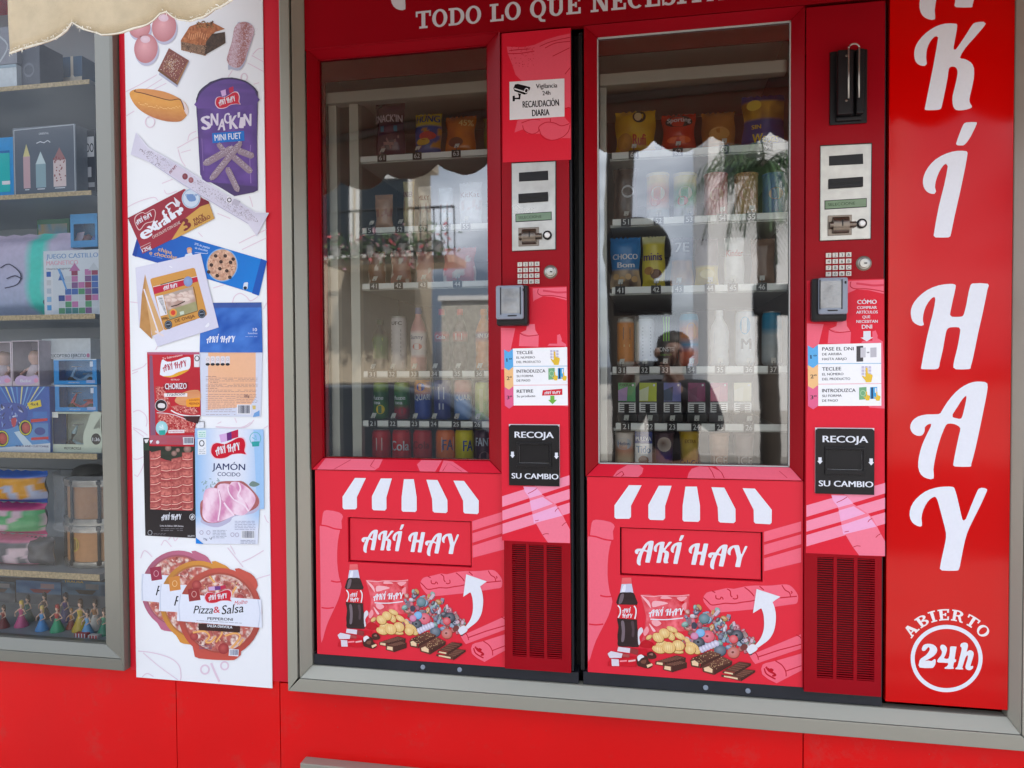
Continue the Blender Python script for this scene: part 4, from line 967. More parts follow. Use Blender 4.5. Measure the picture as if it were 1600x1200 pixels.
def machine(k):
    D = MD[k]; Dp = dict(D)
    lab = 'left red vending machine with a camera warning sticker, beside the food poster' if k == 1 else 'right red vending machine with a black swipe reader, beside the tall sign'
    bq = [P(a, b_, YD) for a, b_ in D['base']]
    t = thing('vending_machine', lab, 'vending machine', ((bq[0].x+bq[1].x)/2, .4, bq[3].z))
    fr, FO, FI, GLS = bevel_frame(t, D)
    cq = [P(a, b_, YC) for a, b_ in D['col']]; cx0, cx1 = (cq[0].x+cq[3].x)/2, (cq[1].x+cq[2].x)/2; cz0 = (cq[2].z+cq[3].z)/2; cz1 = min(cq[0].z, cq[1].z) if k == 1 else (cq[0].z+cq[1].z)/2
    cz1 = min(cz1, ZH-.001)
    lx0, lx1 = (P(*D['low'][0]).x+P(*D['low'][3]).x)/2, cx0-.0015
    lz0 = (P(*D['low'][2]).z+P(*D['low'][3]).z)/2; lz1 = FO[2]-.001
    interior(t, FI, cx1-.22)
    # cabinet shell behind
    b = MB(); b.box(FO[0]-.004, FO[0]+.003, .056, .80, lz0, cz1); b.box(cx1-.006, cx1-.001, .002, .80, cz0, cz1); b.box(FO[0]-.004, cx1-.001, .80, .82, lz0, cz1); b.box(FO[0]-.004, cx1-.001, .056, .80, cz1+.0005, cz1+.012)
    b.build('cabinet', 'base_black', t, world=True)
    b = MB(); b.box(FO[0]-.016, FO[0]-.006, .012, .5, lz0, cz1); b.build('door_gap', 'black_gap', t, world=True)
    # base plinth with its two bolts
    zb0, zb1 = (bq[2].z+bq[3].z)/2, lz0-.002
    b = MB(); b.box(bq[0].x, cx1+.012 if k == 1 else cx1, .004, .6, ZI+.001, zb1); bs = b.build('base', 'base_black', t, world=True, bevel=.002)
    for q in D['bolts']:
        p = P(q[0], q[1], .004); b = MB(); b.lathe([(.0068, 0), (.0068, -.0025), (.005, -.004)], p.x, .0036, p.z, 14, axis='y'); o = b.build('bolt', 'grey_plastic', None, smooth='auto'); o.parent = bs
    # lower door, with the sunk flap where goods come out
    f = mapper(k, 'door', YD)
    flq = [f(*q) for q in ((968.7, 823.6), (1192.2, 831.6), (1191.5, 909.3), (968.7, 899.1))]
    fx0, fx1 = (flq[0].x+flq[3].x)/2, (flq[1].x+flq[2].x)/2; fz1 = (flq[0].z+flq[1].z)/2; fz0 = (flq[2].z+flq[3].z)/2
    b = MB(); th = .02
    for a0, a1, c0, c1 in ((lx0, fx0, lz0, lz1), (fx1, lx1, lz0, lz1), (fx0, fx1, fz1, lz1), (fx0, fx1, lz0, fz0)): b.box(a0, a1, YD, YD+th, c0, c1)
    lp = b.build('lower_door', 'sticker_red', t, world=True)
    b = MB(); g = .0035
    b.box(fx0+g, fx1-g, YD+.007, YD+.02, fz0+g, fz1-g); fl = b.build('delivery_flap', 'sticker_red', t, world=True, bevel=.002)
    b = MB(); b.box(fx0, fx1, YD+.0201, YD+.024, fz0, fz1); b.build('flap_gap', 'black_gap', t, world=True)
    ff = lambda x, y: (lambda v: Vector((v.x, YD+.007, v.z)))(f(x, y))
    pr = Print(fn=ff, base=.0004)
    Zl = lambda x, y: (960+x*.15, 810+y*.15)
    brush_letters(lambda: Print(fn=ff, base=.0004), Zl(212, 458), Zl(1388, 519), 34.2, WHT, fl, (0, -1), 'print_gloss')
    lower_prints(t, k, lp)
    # printed film on the lower sloping side of the frame
    bs_ = fr[2]; X0, X1, Z0, Z1 = FO; x0, x1, z0, z1 = FI
    n_ = Vector((0, -(z0-Z0), -.030)).normalized()
    if n_.y > 0: n_ = -n_
    n_ = Vector((0, -(z0-Z0), .030)).normalized()
    def lipfn(u, v): # u 0..1 along, v 0..1 up the slope
        xl, xr_ = X0+(x0-X0)*v, X1+(x1-X1)*v
        return Vector((xl+(xr_-xl)*u, -.004+.030*v, Z0+(z0-Z0)*v))
    pr = Print(fn=lipfn, base=.0007, nrm=tuple(n_))
    pr.grid([(0.004, .97), (.996, .97), (.996, .03), (.004, .03)], lambda u, v: RED_, 1, 1)
    if k == 2:
        pr.poly([(.13, .03), (.13, .5), (.16, .95), (.22, .97), (.255, .7), (.26, .3), (.25, .03)], PINK); pr.poly([(.48, .03), (.485, .4), (.5, .75), (.54, .95), (.6, .9), (.64, .6), (.67, .05)], PINK); pr.poly([(.62, .97), (1, .97), (.995, .05), (.66, .05)], PINK)
        pr.line([(.14, .1), (.155, .45), (.175, .2), (.17, .05)], .006, DEEP); pr.line([(.585, .97), (.6, .5), (.605, .1)], .004, DEEP); pr.line([(.62, .97), (.645, .5), (.65, .1)], .004, DEEP); pr.line([(.93, .7), (.94, .2)], .003, DEEP)
    else:
        pr.poly([(.02, .97), (.37, .97), (.36, .3), (.34, .05), (.03, .03)], PINK); pr.poly([(.58, .05), (.57, .6), (.6, .97), (.72, .97), (.66, .05)], PINK); pr.poly([(.68, .05), (.73, .97), (.78, .9), (.83, .05)], PINK)
        pr.line([(.12, .05), (.18, .9)], .005, DEEP); pr.line([(.32, .95), (.31, .4), (.34, .2)], .004, DEEP); pr.line([(.7, .1), (.75, .8), (.8, .1)], .004, DEEP)
    pr.build('printed_film', bs_)
    # column: a steel front with louvres at its foot
    fg = mapper(k, 'col', YC)
    gq = [fg(1277, 871), fg(1367.2, 872.5), fg(1367.2, 1065.8), fg(1277, 1058)]
    gx0, gx1, gz1, gz0 = gq[0].x, gq[1].x, (gq[0].z+gq[1].z)/2, (gq[2].z+gq[3].z)/2
    b = MB()
    b.box(cx0, gx0, YC, .03, cz0, cz1); b.box(gx1, cx1-.007, YC, .03, cz0, cz1); b.box(gx0, gx1, YC, .03, gz1, cz1); b.box(gx0, gx1, YC, .03, cz0, gz0)
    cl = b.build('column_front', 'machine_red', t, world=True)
    b = MB(); b.box(gx0-.001, gx1+.001, .0301, .04, gz0-.001, gz1+.001); b.build('vent_back', 'black_gap', t, world=True)
    ns = 53; W3 = (gx1-gx0); b = MB(); pitch = (gz1-gz0)/ns
    for i in range(ns):
        z = gz0+(i+.5)*pitch; b.box(gx0, gx1, YC+.0004, YC+.004, z-.19*pitch, z+.19*pitch)
    vg = b.build('vent_louvre', 'machine_red', t, world=True, fixn=False); vg['kind'] = 'stuff'
    b = MB()
    for u0, u1 in ((.285, .345), (.64, .70)): b.box(gx0+W3*u0, gx0+W3*u1, YC-.0002, YC+.012, gz0, gz1)
    b.build('vent_mullion', 'machine_red', t, world=True)
    # film on the column
    f = mapper(k, 'col', YC)
    pr = Print(fn=f, base=.0005)
    top = 436.5
    def inside(p): return p
    L_, R_ = 1260.5, 1381.5
    pr.poly([(L_, top+2), (R_, top-1), (1382.5, 869.5), (1259, 864)], RED_)
    Zc = lambda s_: Q(s_, 1240, 420, 150/720)
    pr.poly(Zc('380 92 676 82 676 188 560 160 470 155 395 188 385 200'), PINK); pr.line(Zc('430 95 425 130 460 150 540 150 620 160 676 172'), 1.4, DEEP, True); pr.line(Zc('470 110 540 118 600 125 676 122'), 3.2, C(222, 70, 90), True)
    pr.poly(Zc('100 410 225 415 190 560 165 745 100 748'), PINK); pr.poly(Zc('265 455 345 475 430 470 425 565 255 560'), PINK); pr.poly(Zc('330 385 395 380 400 430 425 468 345 474 268 452 320 430'), C(248, 128, 146)); pr.line(Zc('265 455 300 472 345 478 430 468'), 1.3, DEEP, True)
    pr.poly(Zc('505 556 520 540 590 540 590 470 615 462 630 500 628 520 668 545 676 700 682 1048 570 1040 560 1028 655 1027 655 560'), PINK)
    Zg = lambda s_: Q(s_, 1260, 650, 130/678)
    for s_ in ('0 728 640 545 640 630 0 822', '0 855 640 665 640 755 0 942', '0 970 640 785 640 878 0 1062'): pr.poly(Zg(s_), PINK2)
    pr.poly(Zg('200 640 330 640 365 705 500 795 540 830 600 950 640 1020 640 1140 430 1135 380 1070 320 970 290 930 285 880 262 760 215 680'), C(247, 130, 152))
    for s_ in ('205 645 325 650 380 712 260 745 215 685', '262 770 385 735 480 795 280 860', '285 890 510 815 570 900 300 965'): pr.poly(Zg(s_), C(246, 178, 214))
    for s_ in ('245 705 290 685 330 660', '500 865 515 845 535 835', '565 990 585 970 605 960', '380 1068 410 1058 440 1060', '310 945 345 938'): pr.line(Zg(s_), 1.1, DEEP, True)
    if k == 2:
        for s_, x0_, x1_, y_, h_, bo in (('CÓMO', 478, 622, 264, 6.6, .035), ('COMPRAR', 476, 623, 302, 4.6, .03), ('ARTÍCULOS', 470, 630, 336, 4.6, .03), ('QUE', 516, 574, 372, 4.6, .03), ('NECESITAN', 471, 630, 406, 4.6, .03), ('DNI', 512, 588, 450, 6.6, .02)):
            a_ = Zc('%f %f %f %f' % (x0_, y_, x1_, y_-2)); pr.text(s_, a_[0], a_[1], h_, WHT, bo)
        pr.poly(Zc('523 468 577 466 578 514 597 514 548 544 501 516 522 515'), WHT)
    pr.build('column_film', cl)
    if k == 1:
        pr = Print(Y=YC, base=.0005); Zt = lambda s_: Q(s_, 780, 40, 130/709)
        pr.poly([(784.5, 52.5), (892, 43.5), (892.5, 249.5), (785.5, 254)], RED_)
        pk = C(236, 92, 110)
        pr.poly(Zt('65 180 200 185 300 165 400 120 500 90 605 68 608 700 560 700 555 780 608 840 608 960 540 958 460 980 400 960 350 920 300 925 240 920 200 885 130 912 155 810 300 770 190 470 140 420 110 330 75 240'), pk)
        for s_ in ('75 240 160 238 230 230 300 218', '345 178 450 135 605 100', '390 192 480 150 605 135', '455 262 520 230 600 190', '560 415 605 360', '190 830 280 800 350 805', '200 850 215 895 280 925 335 900 340 860 400 825 470 830 530 855 600 835', '340 880 370 950 450 978 540 950 590 900 603 845', '560 710 590 698 608 705', '435 790 436 820', '85 215 170 205 260 200'): pr.line(Zt(s_), 1.2, DEEP, True)
        random.seed(2)
        for i in range(60):
            q = Zt('%f %f' % (100+200*random.random(), 180+170*random.random()**1.5))[0]; pr.ell(q[0], q[1], .6, .6, DEEP, 0, 6)
        pr.build('column_film', cl)
        pr = Print(Y=YC, base=.0014)
        pr.poly(Zt('88 481 556 452 557 776 90 806'), C(236, 234, 238))
        for s_, a_, b_, h_, bo in (('Vigilancia', (316, 537), (495, 528), 7.4, .034), ('24h', (371, 596), (437, 591), 7.0, .034), ('RECAUDACIÓN', (203, 701), (510, 684), 10.6, .045), ('DIARIA', (283, 773), (428, 765), 10.4, .045)):
            pr.text(s_, Zt('%f %f' % a_)[0], Zt('%f %f' % b_)[0], h_, BLK, bo)
        pr.poly(Zt('122 535 135 503 160 498 265 525 262 545 235 585 215 590 130 560'), BLK); pr.poly(Zt('130 545 225 572 222 562 130 533'), C(236, 234, 238)); pr.ell(*Zt('232 555')[0], 3.4, 4.2, C(236, 234, 238), .4); pr.ell(*Zt('232 556')[0], 2.1, 2.8, BLK, .4)
        pr.poly(Zt('158 578 188 586 182 600 180 630 165 630 168 602'), BLK); pr.poly(Zt('130 617 180 615 180 628 130 630'), BLK); pr.poly(Zt('115 602 134 598 134 646 115 648'), BLK)
        pr.build('camera_sticker', cl, 'print_gloss')
    card_print(t, k, cl, k == 2)
    # coin plate
    f = mapper(k, 'coin', YC)
    def plate(q, Yf, th, nm, m, par, bev=0.0, g='coin'):
        fn = mapper(k, g, Yf); return quad_slab(q, Yf, th, nm, m, par, bev, fn)
    cp = plate([(1282.1, 227.9), (1361.8, 224.1), (1360.2, 372.9), (1281.4, 376.1)], YC-.004, .004, 'coin_plate', 'steel', t, .0012)
    plate([(1281.2, 227.0), (1362.7, 223.2), (1361.1, 373.9), (1280.5, 377.1)], YC-.0012, .001, 'plate_joint', 'black_gap', cp)
    plate([(1295.5, 243.8), (1348.4, 240), (1349, 256), (1295.5, 258.8)], YC-.0052, .0014, 'note_window', 'black_plastic', cp, .0004)
    cs = plate([(1294.8, 279.5), (1349, 275.7), (1349, 291.3), (1294.8, 294.8)], YC-.0085, .005, 'card_slot', 'black_plastic', cp, .0015)
    plate([(1288.4, 313.3), (1354.4, 309.2), (1354.4, 323.5), (1288.4, 327.4)], YC-.0052, .0014, 'display', 'black_plastic', cp, .0004)
    plate([(1289.6, 314.3), (1353.3, 310.4), (1353.3, 322.4), (1289.6, 326.2)], YC-.0057, .0006, 'display_glass', 'lcd', cp)
    prl = Print(fn=mapper(k, 'coin', YC-.0058), base=.0001); prl.text('SELECCIONE', (1294, 322), (1336, 319.5), 4.6, C(44, 62, 40), .004); prl.build('display_text', cp)
    plate([(1297.5, 284.5), (1347, 281), (1347, 285.8), (1297.5, 289.2)], YC-.0089, .0005, 'slot_mouth', 'black_gap', cp)
    c0, c1 = f(1292, 337), f(1334, 368); zc = (c0.z+c1.z)/2
    b = MB(); b.box(c0.x+.001, c0.x+.058, YC-.0065, YC-.004, c1.z+.001, c0.z-.001); o = b.build('coin_bezel', 'dark_steel', None, bevel=.006); o.parent = cp
    b = MB(); rr = .021
    n_ = 14; vs_ = []; fs = []
    for i in range(n_+1):
        a = math.pi*i/n_
        for x in (c0.x+.012, c0.x+.05): vs_.append((x, YC-.006-.013*math.sin(a), zc+rr*math.cos(a)))
        if i: fs.append((2*i-2, 2*i-1, 2*i+1, 2*i))
    fs += [tuple(range(0, 2*n_+2, 2)), tuple(range(1, 2*n_+3, 2))]
    b.add(vs_, fs); o = b.build('coin_drum', 'dark_steel', None, smooth='auto'); o.parent = cp
    b = MB(); b.box(c0.x+.032, c0.x+.0345, YC-.0198, YC-.015, zc-.004, zc+.012); o = b.build('coin_slot', 'black_gap', None); o.parent = cp
    b = MB(); b.tube([(c0.x+.05, YC-.010, zc), (c0.x+.066, YC-.010, zc)], .0075, 14); b.tube([(c0.x+.004, YC-.010, zc), (c0.x+.012, YC-.010, zc)], .009, 14); o = b.build('coin_axle', 'dark_steel', None, smooth='auto'); o.parent = cp
    bc = f(1345.4, 350)
    b = MB(); b.lathe([(.0122, 0), (.0122, -.004), (.0085, -.006)], bc.x, YC-.0041, bc.z, 24, axis='y'); o = b.build('button_ring', 'black_plastic', None, smooth='auto'); o.parent = cp
    b = MB(); b.lathe([(.008, 0), (.008, -.006), (.006, -.009), (.002, -.0098)], bc.x, YC-.0042, bc.z, 20, axis='y'); o = b.build('return_button', 'white_plastic', None, smooth='auto'); o.parent = cp
    # keypad
    f = mapper(k, 'kp', YC); a_, c_ = f(1289, 394.5), f(1330.4, 432.5)
    kp = MB(); kp.box(a_.x-.001, c_.x+.001, YC-.0012, YC-.0002, c_.z-.001, a_.z+.001); kp = kp.build('keypad', 'machine_red', t, world=True)
    ks = '123A456B789C*0#D'; dx_, dz_ = (c_.x-a_.x)/4, (a_.z-c_.z)/4
    for i in range(16):
        x = a_.x+(i % 4+.5)*dx_; z = a_.z-(i//4+.5)*dz_
        b = MB(); b.box(x-.0062, x+.0062, YC-.0048, YC-.001, z-.0056, z+.0056, C(214, 210, 202))
        vs_, fs = text_mesh(ks[i], .03); X0_ = min(v[0] for v in vs_); X1_ = max(v[0] for v in vs_); wd_ = (X1_-X0_)/CAPH*.008
        b.add([(x-wd_/2+(v[0]-X0_)/CAPH*.008, YC-.0053, z-.004+v[1]/CAPH*.008) for v in vs_], fs, C(28, 26, 26))
        o = b.build('key', 'goods', None, fixn=False); o.parent = kp
    # lock
    lc = f(1349.5, 411.5)
    b = MB(); b.lathe([(.0185, 0), (.0185, -.0012), (.017, -.002)], lc.x, YC-.0001, lc.z, 24, axis='y'); b.build('lock_collar', 'dark_steel', t, smooth='auto', world=True)
    b = MB(); b.lathe([(.0145, -.001), (.0145, -.004), (.012, -.005), (.011, -.008), (.009, -.0082)], lc.x, YC-.0002, lc.z, 24, axis='y'); lk = b.build('lock', 'steel', t, smooth='auto', world=True)
    b = MB(); b.box(lc.x-.001, lc.x+.006, YC-.0090, YC-.0083, lc.z-.002, lc.z+.001); o = b.build('keyhole', 'black_gap', None); o.parent = lk
    # payment reader standing off the column
    Yr = -.060
    fn = mapper(k, 'kp', Yr)
    sh_ = -.012 if k == 2 else -.016
    def rq(u0, v0, u1, v1):
        a = Vector(f(1262+u0*57, 437+v0*66)); c = Vector(f(1262+u1*57, 437+v1*66)); return a.x, c.x, c.z, a.z
    x0r, x1r, z0r, z1r = rq(0, 0, 1, 1)
    if k == 1: x0r -= .012; x1r -= .012
    else: x0r += .004
    b = MB(); b.box(x0r, x1r, -.045, YC-.0005, z0r, z1r); rd = b.build('payment_reader', 'black_plastic', t, world=True, bevel=.008)
    b = MB(); b.box(x0r+(.013 if k == 2 else .002), x1r-(.002 if k == 2 else .010), Yr, -.0452, z0r+.017, z1r-.001); o = b.build('bezel', 'grey_plastic', None, bevel=.006); o.parent = rd
    wr, hr = x1r-x0r, z1r-z0r
    b = MB(); b.box(x0r+wr*.20, x1r-wr*.22, Yr-.0008, Yr+.001, z0r+hr*.30, z1r-hr*.09); o = b.build('screen', 'reader_screen', None); o.parent = rd
    b = MB()
    for q_ in ((.17, .20, .27, .94), (.78, .81, .27, .94)): b.box(x0r+wr*q_[0], x0r+wr*q_[1], Yr-.0014, Yr+.0005, z0r+hr*q_[2], z0r+hr*q_[3])
    b.box(x0r+wr*.40, x0r+wr*.68, Yr-.0008, Yr+.0005, z0r+hr*.225, z0r+hr*.255); b.box(x0r+wr*.87, x0r+wr*.92, Yr-.0008, Yr+.0005, z0r+hr*.84, z0r+hr*.90)
    o = b.build('bezel_marks', 'black_plastic', None); o.parent = rd
    # change tray
    f = mapper(k, 'col', YC)
    q = [f(1273.5, 668.5), f(1365.9, 669.5), f(1365.9, 772.9), f(1273.5, 770.4)]
    tx0, tx1, tz1, tz0 = q[0].x, q[1].x, (q[0].z+q[1].z)/2, (q[2].z+q[3].z)/2; tw_, th_ = tx1-tx0, tz1-tz0
    hx0, hx1, hz0, hz1 = tx0+tw_*.20, tx0+tw_*.80, tz0+th_*.37, tz0+th_*.68
    pb_ = Print(fn=lambda x, z: (x, YC, z), base=.0007); pb_.poly([(tx0, tz0+.002), (tx1, tz0+.002), (tx1, tz1+.001), (tx0, tz1+.001)], C(240, 238, 240)); pb_.build('sticker_edge', cl)
    b = MB(); ys = YC-.006
    cut = .006
    ol = [(tx0+.0006, tz0), (tx1-.0006, tz0), (tx1-.0006, tz1-cut), (tx1-cut, tz1-.001), (tx0+cut, tz1-.001), (tx0+.0006, tz1-cut)]
    hole = [(hx0, hz0), (hx1, hz0), (hx1, hz1), (hx0, hz1)]
    tri = tessellate_polygon([[Vector((a, c, 0)) for a, c in ol], [Vector((a, c, 0)) for a, c in hole]]); al = ol+hole
    b.add([(a, ys, c) for a, c in al], [tuple(t_) for t_ in tri])
    for lp_ in (ol, hole):
        for i in range(len(lp_)):
            p, q2 = lp_[i], lp_[(i+1) % len(lp_)]; dpt = (YC-.0008) if lp_ is ol else YC+.02
            b.add([(p[0], ys, p[1]), (q2[0], ys, q2[1]), (q2[0], dpt, q2[1]), (p[0], dpt, p[1])], [(0, 1, 2, 3)])
    ct = b.build('change_tray', 'black_plastic', t, world=True)
    b = MB(); m_ = .006
    for a0, a1, c0_, c1_ in ((hx0-m_, hx1+m_, hz1, hz1+m_), (hx0-m_, hx1+m_, hz0-m_*2, hz0), (hx0-m_, hx0, hz0, hz1), (hx1, hx1+m_, hz0, hz1)): b.box(a0, a1, ys-.004, ys-.0003, c0_, c1_)
    o = b.build('tray_rim', 'black_plastic', None, bevel=.0015); o.parent = ct
    b = MB(); b.box(hx0+.001, hx1-.001, YC-.0008-.002, YC-.0015, hz0+.001, hz1-.001); o = b.build('tray_flap', 'black_plastic', None, bevel=.0008); o.parent = ct
    prt = Print(fn=lambda u, v: (tx0+tw_*u, ys, tz1-th_*v), base=.0005)
    vs_, fs = text_mesh('RECOJA', .022)
    def wtext(s_, u0, u1, v, hv, bo):
        vs_, fs = text_mesh(s_, bo); a0 = min(q_[0] for q_ in vs_); a1 = max(q_[0] for q_ in vs_)
        for sh in shifts(bo): prt.raw([(u0+(u1-u0)*(q_[0]+sh-a0)/(a1-a0), v-q_[1]/CAPH*hv) for q_ in vs_], fs, WHT)
    wtext('RECOJA', .125, .885, .213, .105, .03); prt.build('lettering', ct); prt = Print(fn=lambda u, v: (tx0+tw_*u, ys, tz1-th_*v), base=.0005); wtext('SU CAMBIO', .06, .975, .885, .093, .03)
    prt.build('lettering', ct)
    for uc, vc in ((.077, .50), (.94, .505)):
        prt = Print(fn=lambda u, v: (tx0+tw_*u, ys, tz1-th_*v), base=.0005); prt.poly([(uc-.028, vc-.055), (uc+.028, vc-.055), (uc+.028, vc), (uc+.048, vc), (uc, vc+.05), (uc-.048, vc), (uc-.028, vc)], WHT); prt.build('arrow', ct)
    if k == 2:   # swipe reader for identity cards
        p0, p1 = P(1296, 76, YC), P(1354, 193, YC)
        b = MB(); b.box(p0.x, p1.x, YC-.006, YC-.0005, p1.z, p0.z-.01); sw = b.build('swipe_reader', 'black_plastic', t, world=True, bevel=.004)
        q0, q1 = P(1310, 74, -.045), P(1351, 183, -.045)
        b = MB(); xm = q0.x+(q1.x-q0.x)*.60
        b.box(q0.x, xm, -.040, YC-.0062, q1.z+.012, q0.z-.004); b.box(xm+.007, q1.x, -.040, YC-.0062, q1.z+.012, q0.z-.004); b.box(q0.x, q1.x, -.026, YC-.0062, q1.z, q1.z+.0118); o = b.build('reader_body', 'black_plastic', None, bevel=.004); o.parent = sw
        b = MB(); zA, zB = q0.z-.002, q1.z+.05
        for xx in (xm-.012, xm+.012): b.tube([(xx, -.0415, zB), (xx, -.0415, zA)], .0022, 8)
        b.tube([(xm+.012*math.cos(a), -.0415, zA+.009*math.sin(a)) for a in [math.pi*i/10 for i in range(11)]], .0022, 8)
        o = b.build('guide_loop', 'steel', None, smooth=True); o.parent = sw
        b = MB()
        for zz in (q0.z-.02, q1.z+.045): b.lathe([(.003, 0), (.003, -.0015), (.001, -.002)], q0.x+.02, -.0402, zz, 10, axis='y')
        o = b.build('reader_screws', 'dark_steel', None); o.parent = sw
    return t, FI
m1, FI1 = machine(1)
m2, FI2 = machine(2)
# black sheet standing for the shade in the gap between the machines
b = MB(); b.box(P(896.5, 560, .02).x, P(912, 560, .02).x, .06, .5, ZI, ZH); o = b.build('gap_shade', 'black_gap', kiosk)
# frame lamp tubes at the top of each compartment
for t_, fi_ in ((m1, FI1), (m2, FI2)):
    b = MB(); b.box(fi_[0]+.004, fi_[1]-.004,   .06, .10, fi_[3]-.118, fi_[3]-.085); b.build('lamp_cover', 'interior_pale', t_, world=True, bevel=.004)
# ------------------------------------------------------------------ the food poster
YP = -.003
poster = thing('food_poster', 'tall white poster of snacks, cold meats and pizzas between the display window and the machines', 'poster', (P(319, 1066, YP).x, YP, P(319, 1066, YP).z))
pq = [(193.6, 0), (411.5, -14), (424, 1077.5), (213, 1056)]
x0_, x1_ = (P(*pq[0], YP).x+P(*pq[3], YP).x)/2, (P(*pq[1], YP).x+P(*pq[2], YP).x)/2
b = MB(); b.box(x0_, x1_, YP, -.0002, (P(*pq[2], YP).z+P(*pq[3], YP).z)/2, 2.72)
MATS['paper'] = mat('paper', (.76, .77, .79, 1), rough=.4, noise=.02, nscale=3)
sheet = b.build('sheet', 'paper', poster, world=True)
ZA = lambda s_: Q(s_, 190, 10, 1/6); ZB = lambda s_: Q(s_, 190, 200, 1/6); ZCc = lambda s_: Q(s_, 190, 370, 1/6); ZD = lambda s_: Q(s_, 190, 530, .15); ZE = lambda s_: Q(s_, 200, 660, 1/6); ZF = lambda s_: Q(s_, 200, 840, .2)
def PP(lv=1): return Print(Y=YP, base=.0003+.0006*lv)
def fin(pr, name, m='print'): return pr.build(name, poster, m)
DOO = C(232, 208, 222)
pr = PP(0)
for s_, f_, wd in (('40 800 140 750 300 660 330 640', ZA, 1.6), ('220 780 380 680', ZA, 1.4), ('300 780 420 720', ZA, 1.4), ('1230 450 1280 400 1330 395', ZA, 1.6), ('1220 460 1330 520', ZA, 1.4), ('1180 530 1330 610', ZA, 1.4), ('40 1030 120 980', ZA, 1.6), ('1040 600 1000 660', ZA, 1.4), ('1240 730 1290 715', ZA, 1.4),
  ('620 120 640 60 700 30', ZB, 1.6), ('520 190 700 90 710 95', ZB, 1.6), ('530 200 560 300 600 360', ZB, 1.6), ('560 230 650 205', ZB, 1.3), ('380 520 480 480', ZB, 1.5), ('400 580 430 620 520 590', ZB, 1.5), ('60 740 160 690 300 650 340 680', ZB, 1.6), ('1200 640 1220 700 1230 740', ZB, 1.5), ('900 800 1020 850', ZB, 1.5), ('1100 1080 1360 950', ZB, 1.6), ('1130 1140 1360 1030', ZB, 1.6), ('720 980 760 1020', ZB, 1.4),
  ('80 610 150 620 190 650', ZCc, 1.6), ('860 480 960 450', ZCc, 1.6), ('1040 620 1060 560 1110 530 1170 560 1210 600 1280 560', ZCc, 1.7), ('320 1060 345 1010', ZCc, 1.5), ('1330 680 1360 620', ZCc, 1.4),
  ('110 330 220 290 260 250', ZD, 1.7), ('110 360 170 335', ZD, 1.5), ('120 760 180 740 250 790 265 860 255 910', ZD, 1.7), ('120 920 200 950 270 1000', ZD, 1.6), ('980 910 1280 920 1380 840', ZD, 1.7), ('1000 880 1040 860', ZD, 1.5), ('1480 930 1530 900', ZD, 1.5), ('1180 820 1200 870', ZD, 1.4),
  ('50 340 90 345 150 320', ZE, 1.6), ('90 510 130 440 150 380', ZE, 1.6), ('60 490 95 510', ZE, 1.5), ('50 60 130 120 150 130', ZE, 1.5), ('830 45 1050 50 1150 0', ZE, 1.6), ('380 1100 420 1060 440 1110 470 1080', ZE, 1.6), ('1280 870 1300 920 1320 940', ZE, 1.5),
  ('100 160 130 100 190 150', ZF, 1.8), ('260 60 290 20 340 70', ZF, 1.6), ('780 80 860 180 900 230', ZF, 1.8), ('800 60 840 130', ZF, 1.4), ('890 190 960 160 1060 100', ZF, 1.8), ('960 340 1040 310 1110 290', ZF, 1.7), ('80 885 200 900 330 940 400 1000 415 1080 410 1115', ZF, 1.9), ('120 900 250 1010 390 1110', ZF, 1.6), ('110 1090 150 1060 200 1085', ZF, 1.7), ('650 980 680 1050 715 1125', ZF, 4.2)):
    pr.line(f_(s_), wd*.8, DOO, True)
pr.ring(*ZF('602 1030')[0], 7.6, 8, 2.6, DOO); pr.ring(*ZF('755 1000')[0], 7, 7.2, 2.4, DOO); pr.ring(*ZA('268 1085')[0], 8, 9, 1.5, DOO); pr.ring(*ZA('1150 665')[0], 5.6, 6.5, 1.4, DOO)
fin(pr, 'doodle_print')['kind'] = 'stuff'
SH = C(186, 188, 208)
# round pink sweets
for s_, rx, ry, a in (('170 200', 17, 17, .3), ('400 195', 19, 23, .15), ('230 395', 18.5, 23, .1)):
    pr = PP(1); c_ = ZA(s_)[0]
    pr.ell(c_[0]+1.5, c_[1]+4, rx*1.02, ry*1.02, C(196, 194, 214), a, 30); pr.ell(c_[0], c_[1], rx, ry, C(196, 132, 136), a, 30, c2=C(232, 176, 180))
    pr.ell(c_[0]-1, c_[1]-ry*.62, rx*.42, ry*.25, C(226, 196, 206), a, 16, c2=C(236, 210, 220)); fin(pr, 'sweet_print')
# baklava
pr = PP(1)
pr.tex(ZA('640 190 720 160 850 150 970 212 880 240 820 300 790 465 560 410 556 320'), lambda x, y: mixc(C(214, 140, 92), C(126, 66, 42), fbm(x*.45, y*.3, 4)*1.3-.15))
pr.tex(ZA('970 240 975 345 770 465 795 330 850 260'), lambda x, y: mixc(C(108, 84, 66), C(30, 24, 22), fbm(x*.7, y*.5+x*.2, 3)))
pr.tex(ZA('558 330 700 360 800 370 775 462 560 405'), lambda x, y: mixc(C(176, 140, 112), C(70, 52, 42), fbm(x*.7, y*.8, 3)))
random.seed(4)
for i in range(60):
    q = ZA('%f %f' % (570+225*random.random(), 350+85*random.random()))[0]; pr.ell(q[0], q[1], 1.1, .6, random.choice([C(46, 36, 30), C(176, 140, 112), C(90, 66, 52)]), random.random()*3, 6)
for i in range(70):
    q = ZA('%f %f' % (710+150*random.random(), 140+60*random.random()))[0]; pr.ell(q[0], q[1], 1.5, .8, random.choice([C(120, 88, 56), C(168, 130, 80), C(96, 68, 44)]), random.random()*3, 6)
for i in range(9):
    q = ZA('%f %f' % (640+20*i, 250+12*math.sin(i)))[0]; pr.line([q, (q[0]-2, q[1]+9)], .8, C(236, 176, 130))
fin(pr, 'baklava_print')
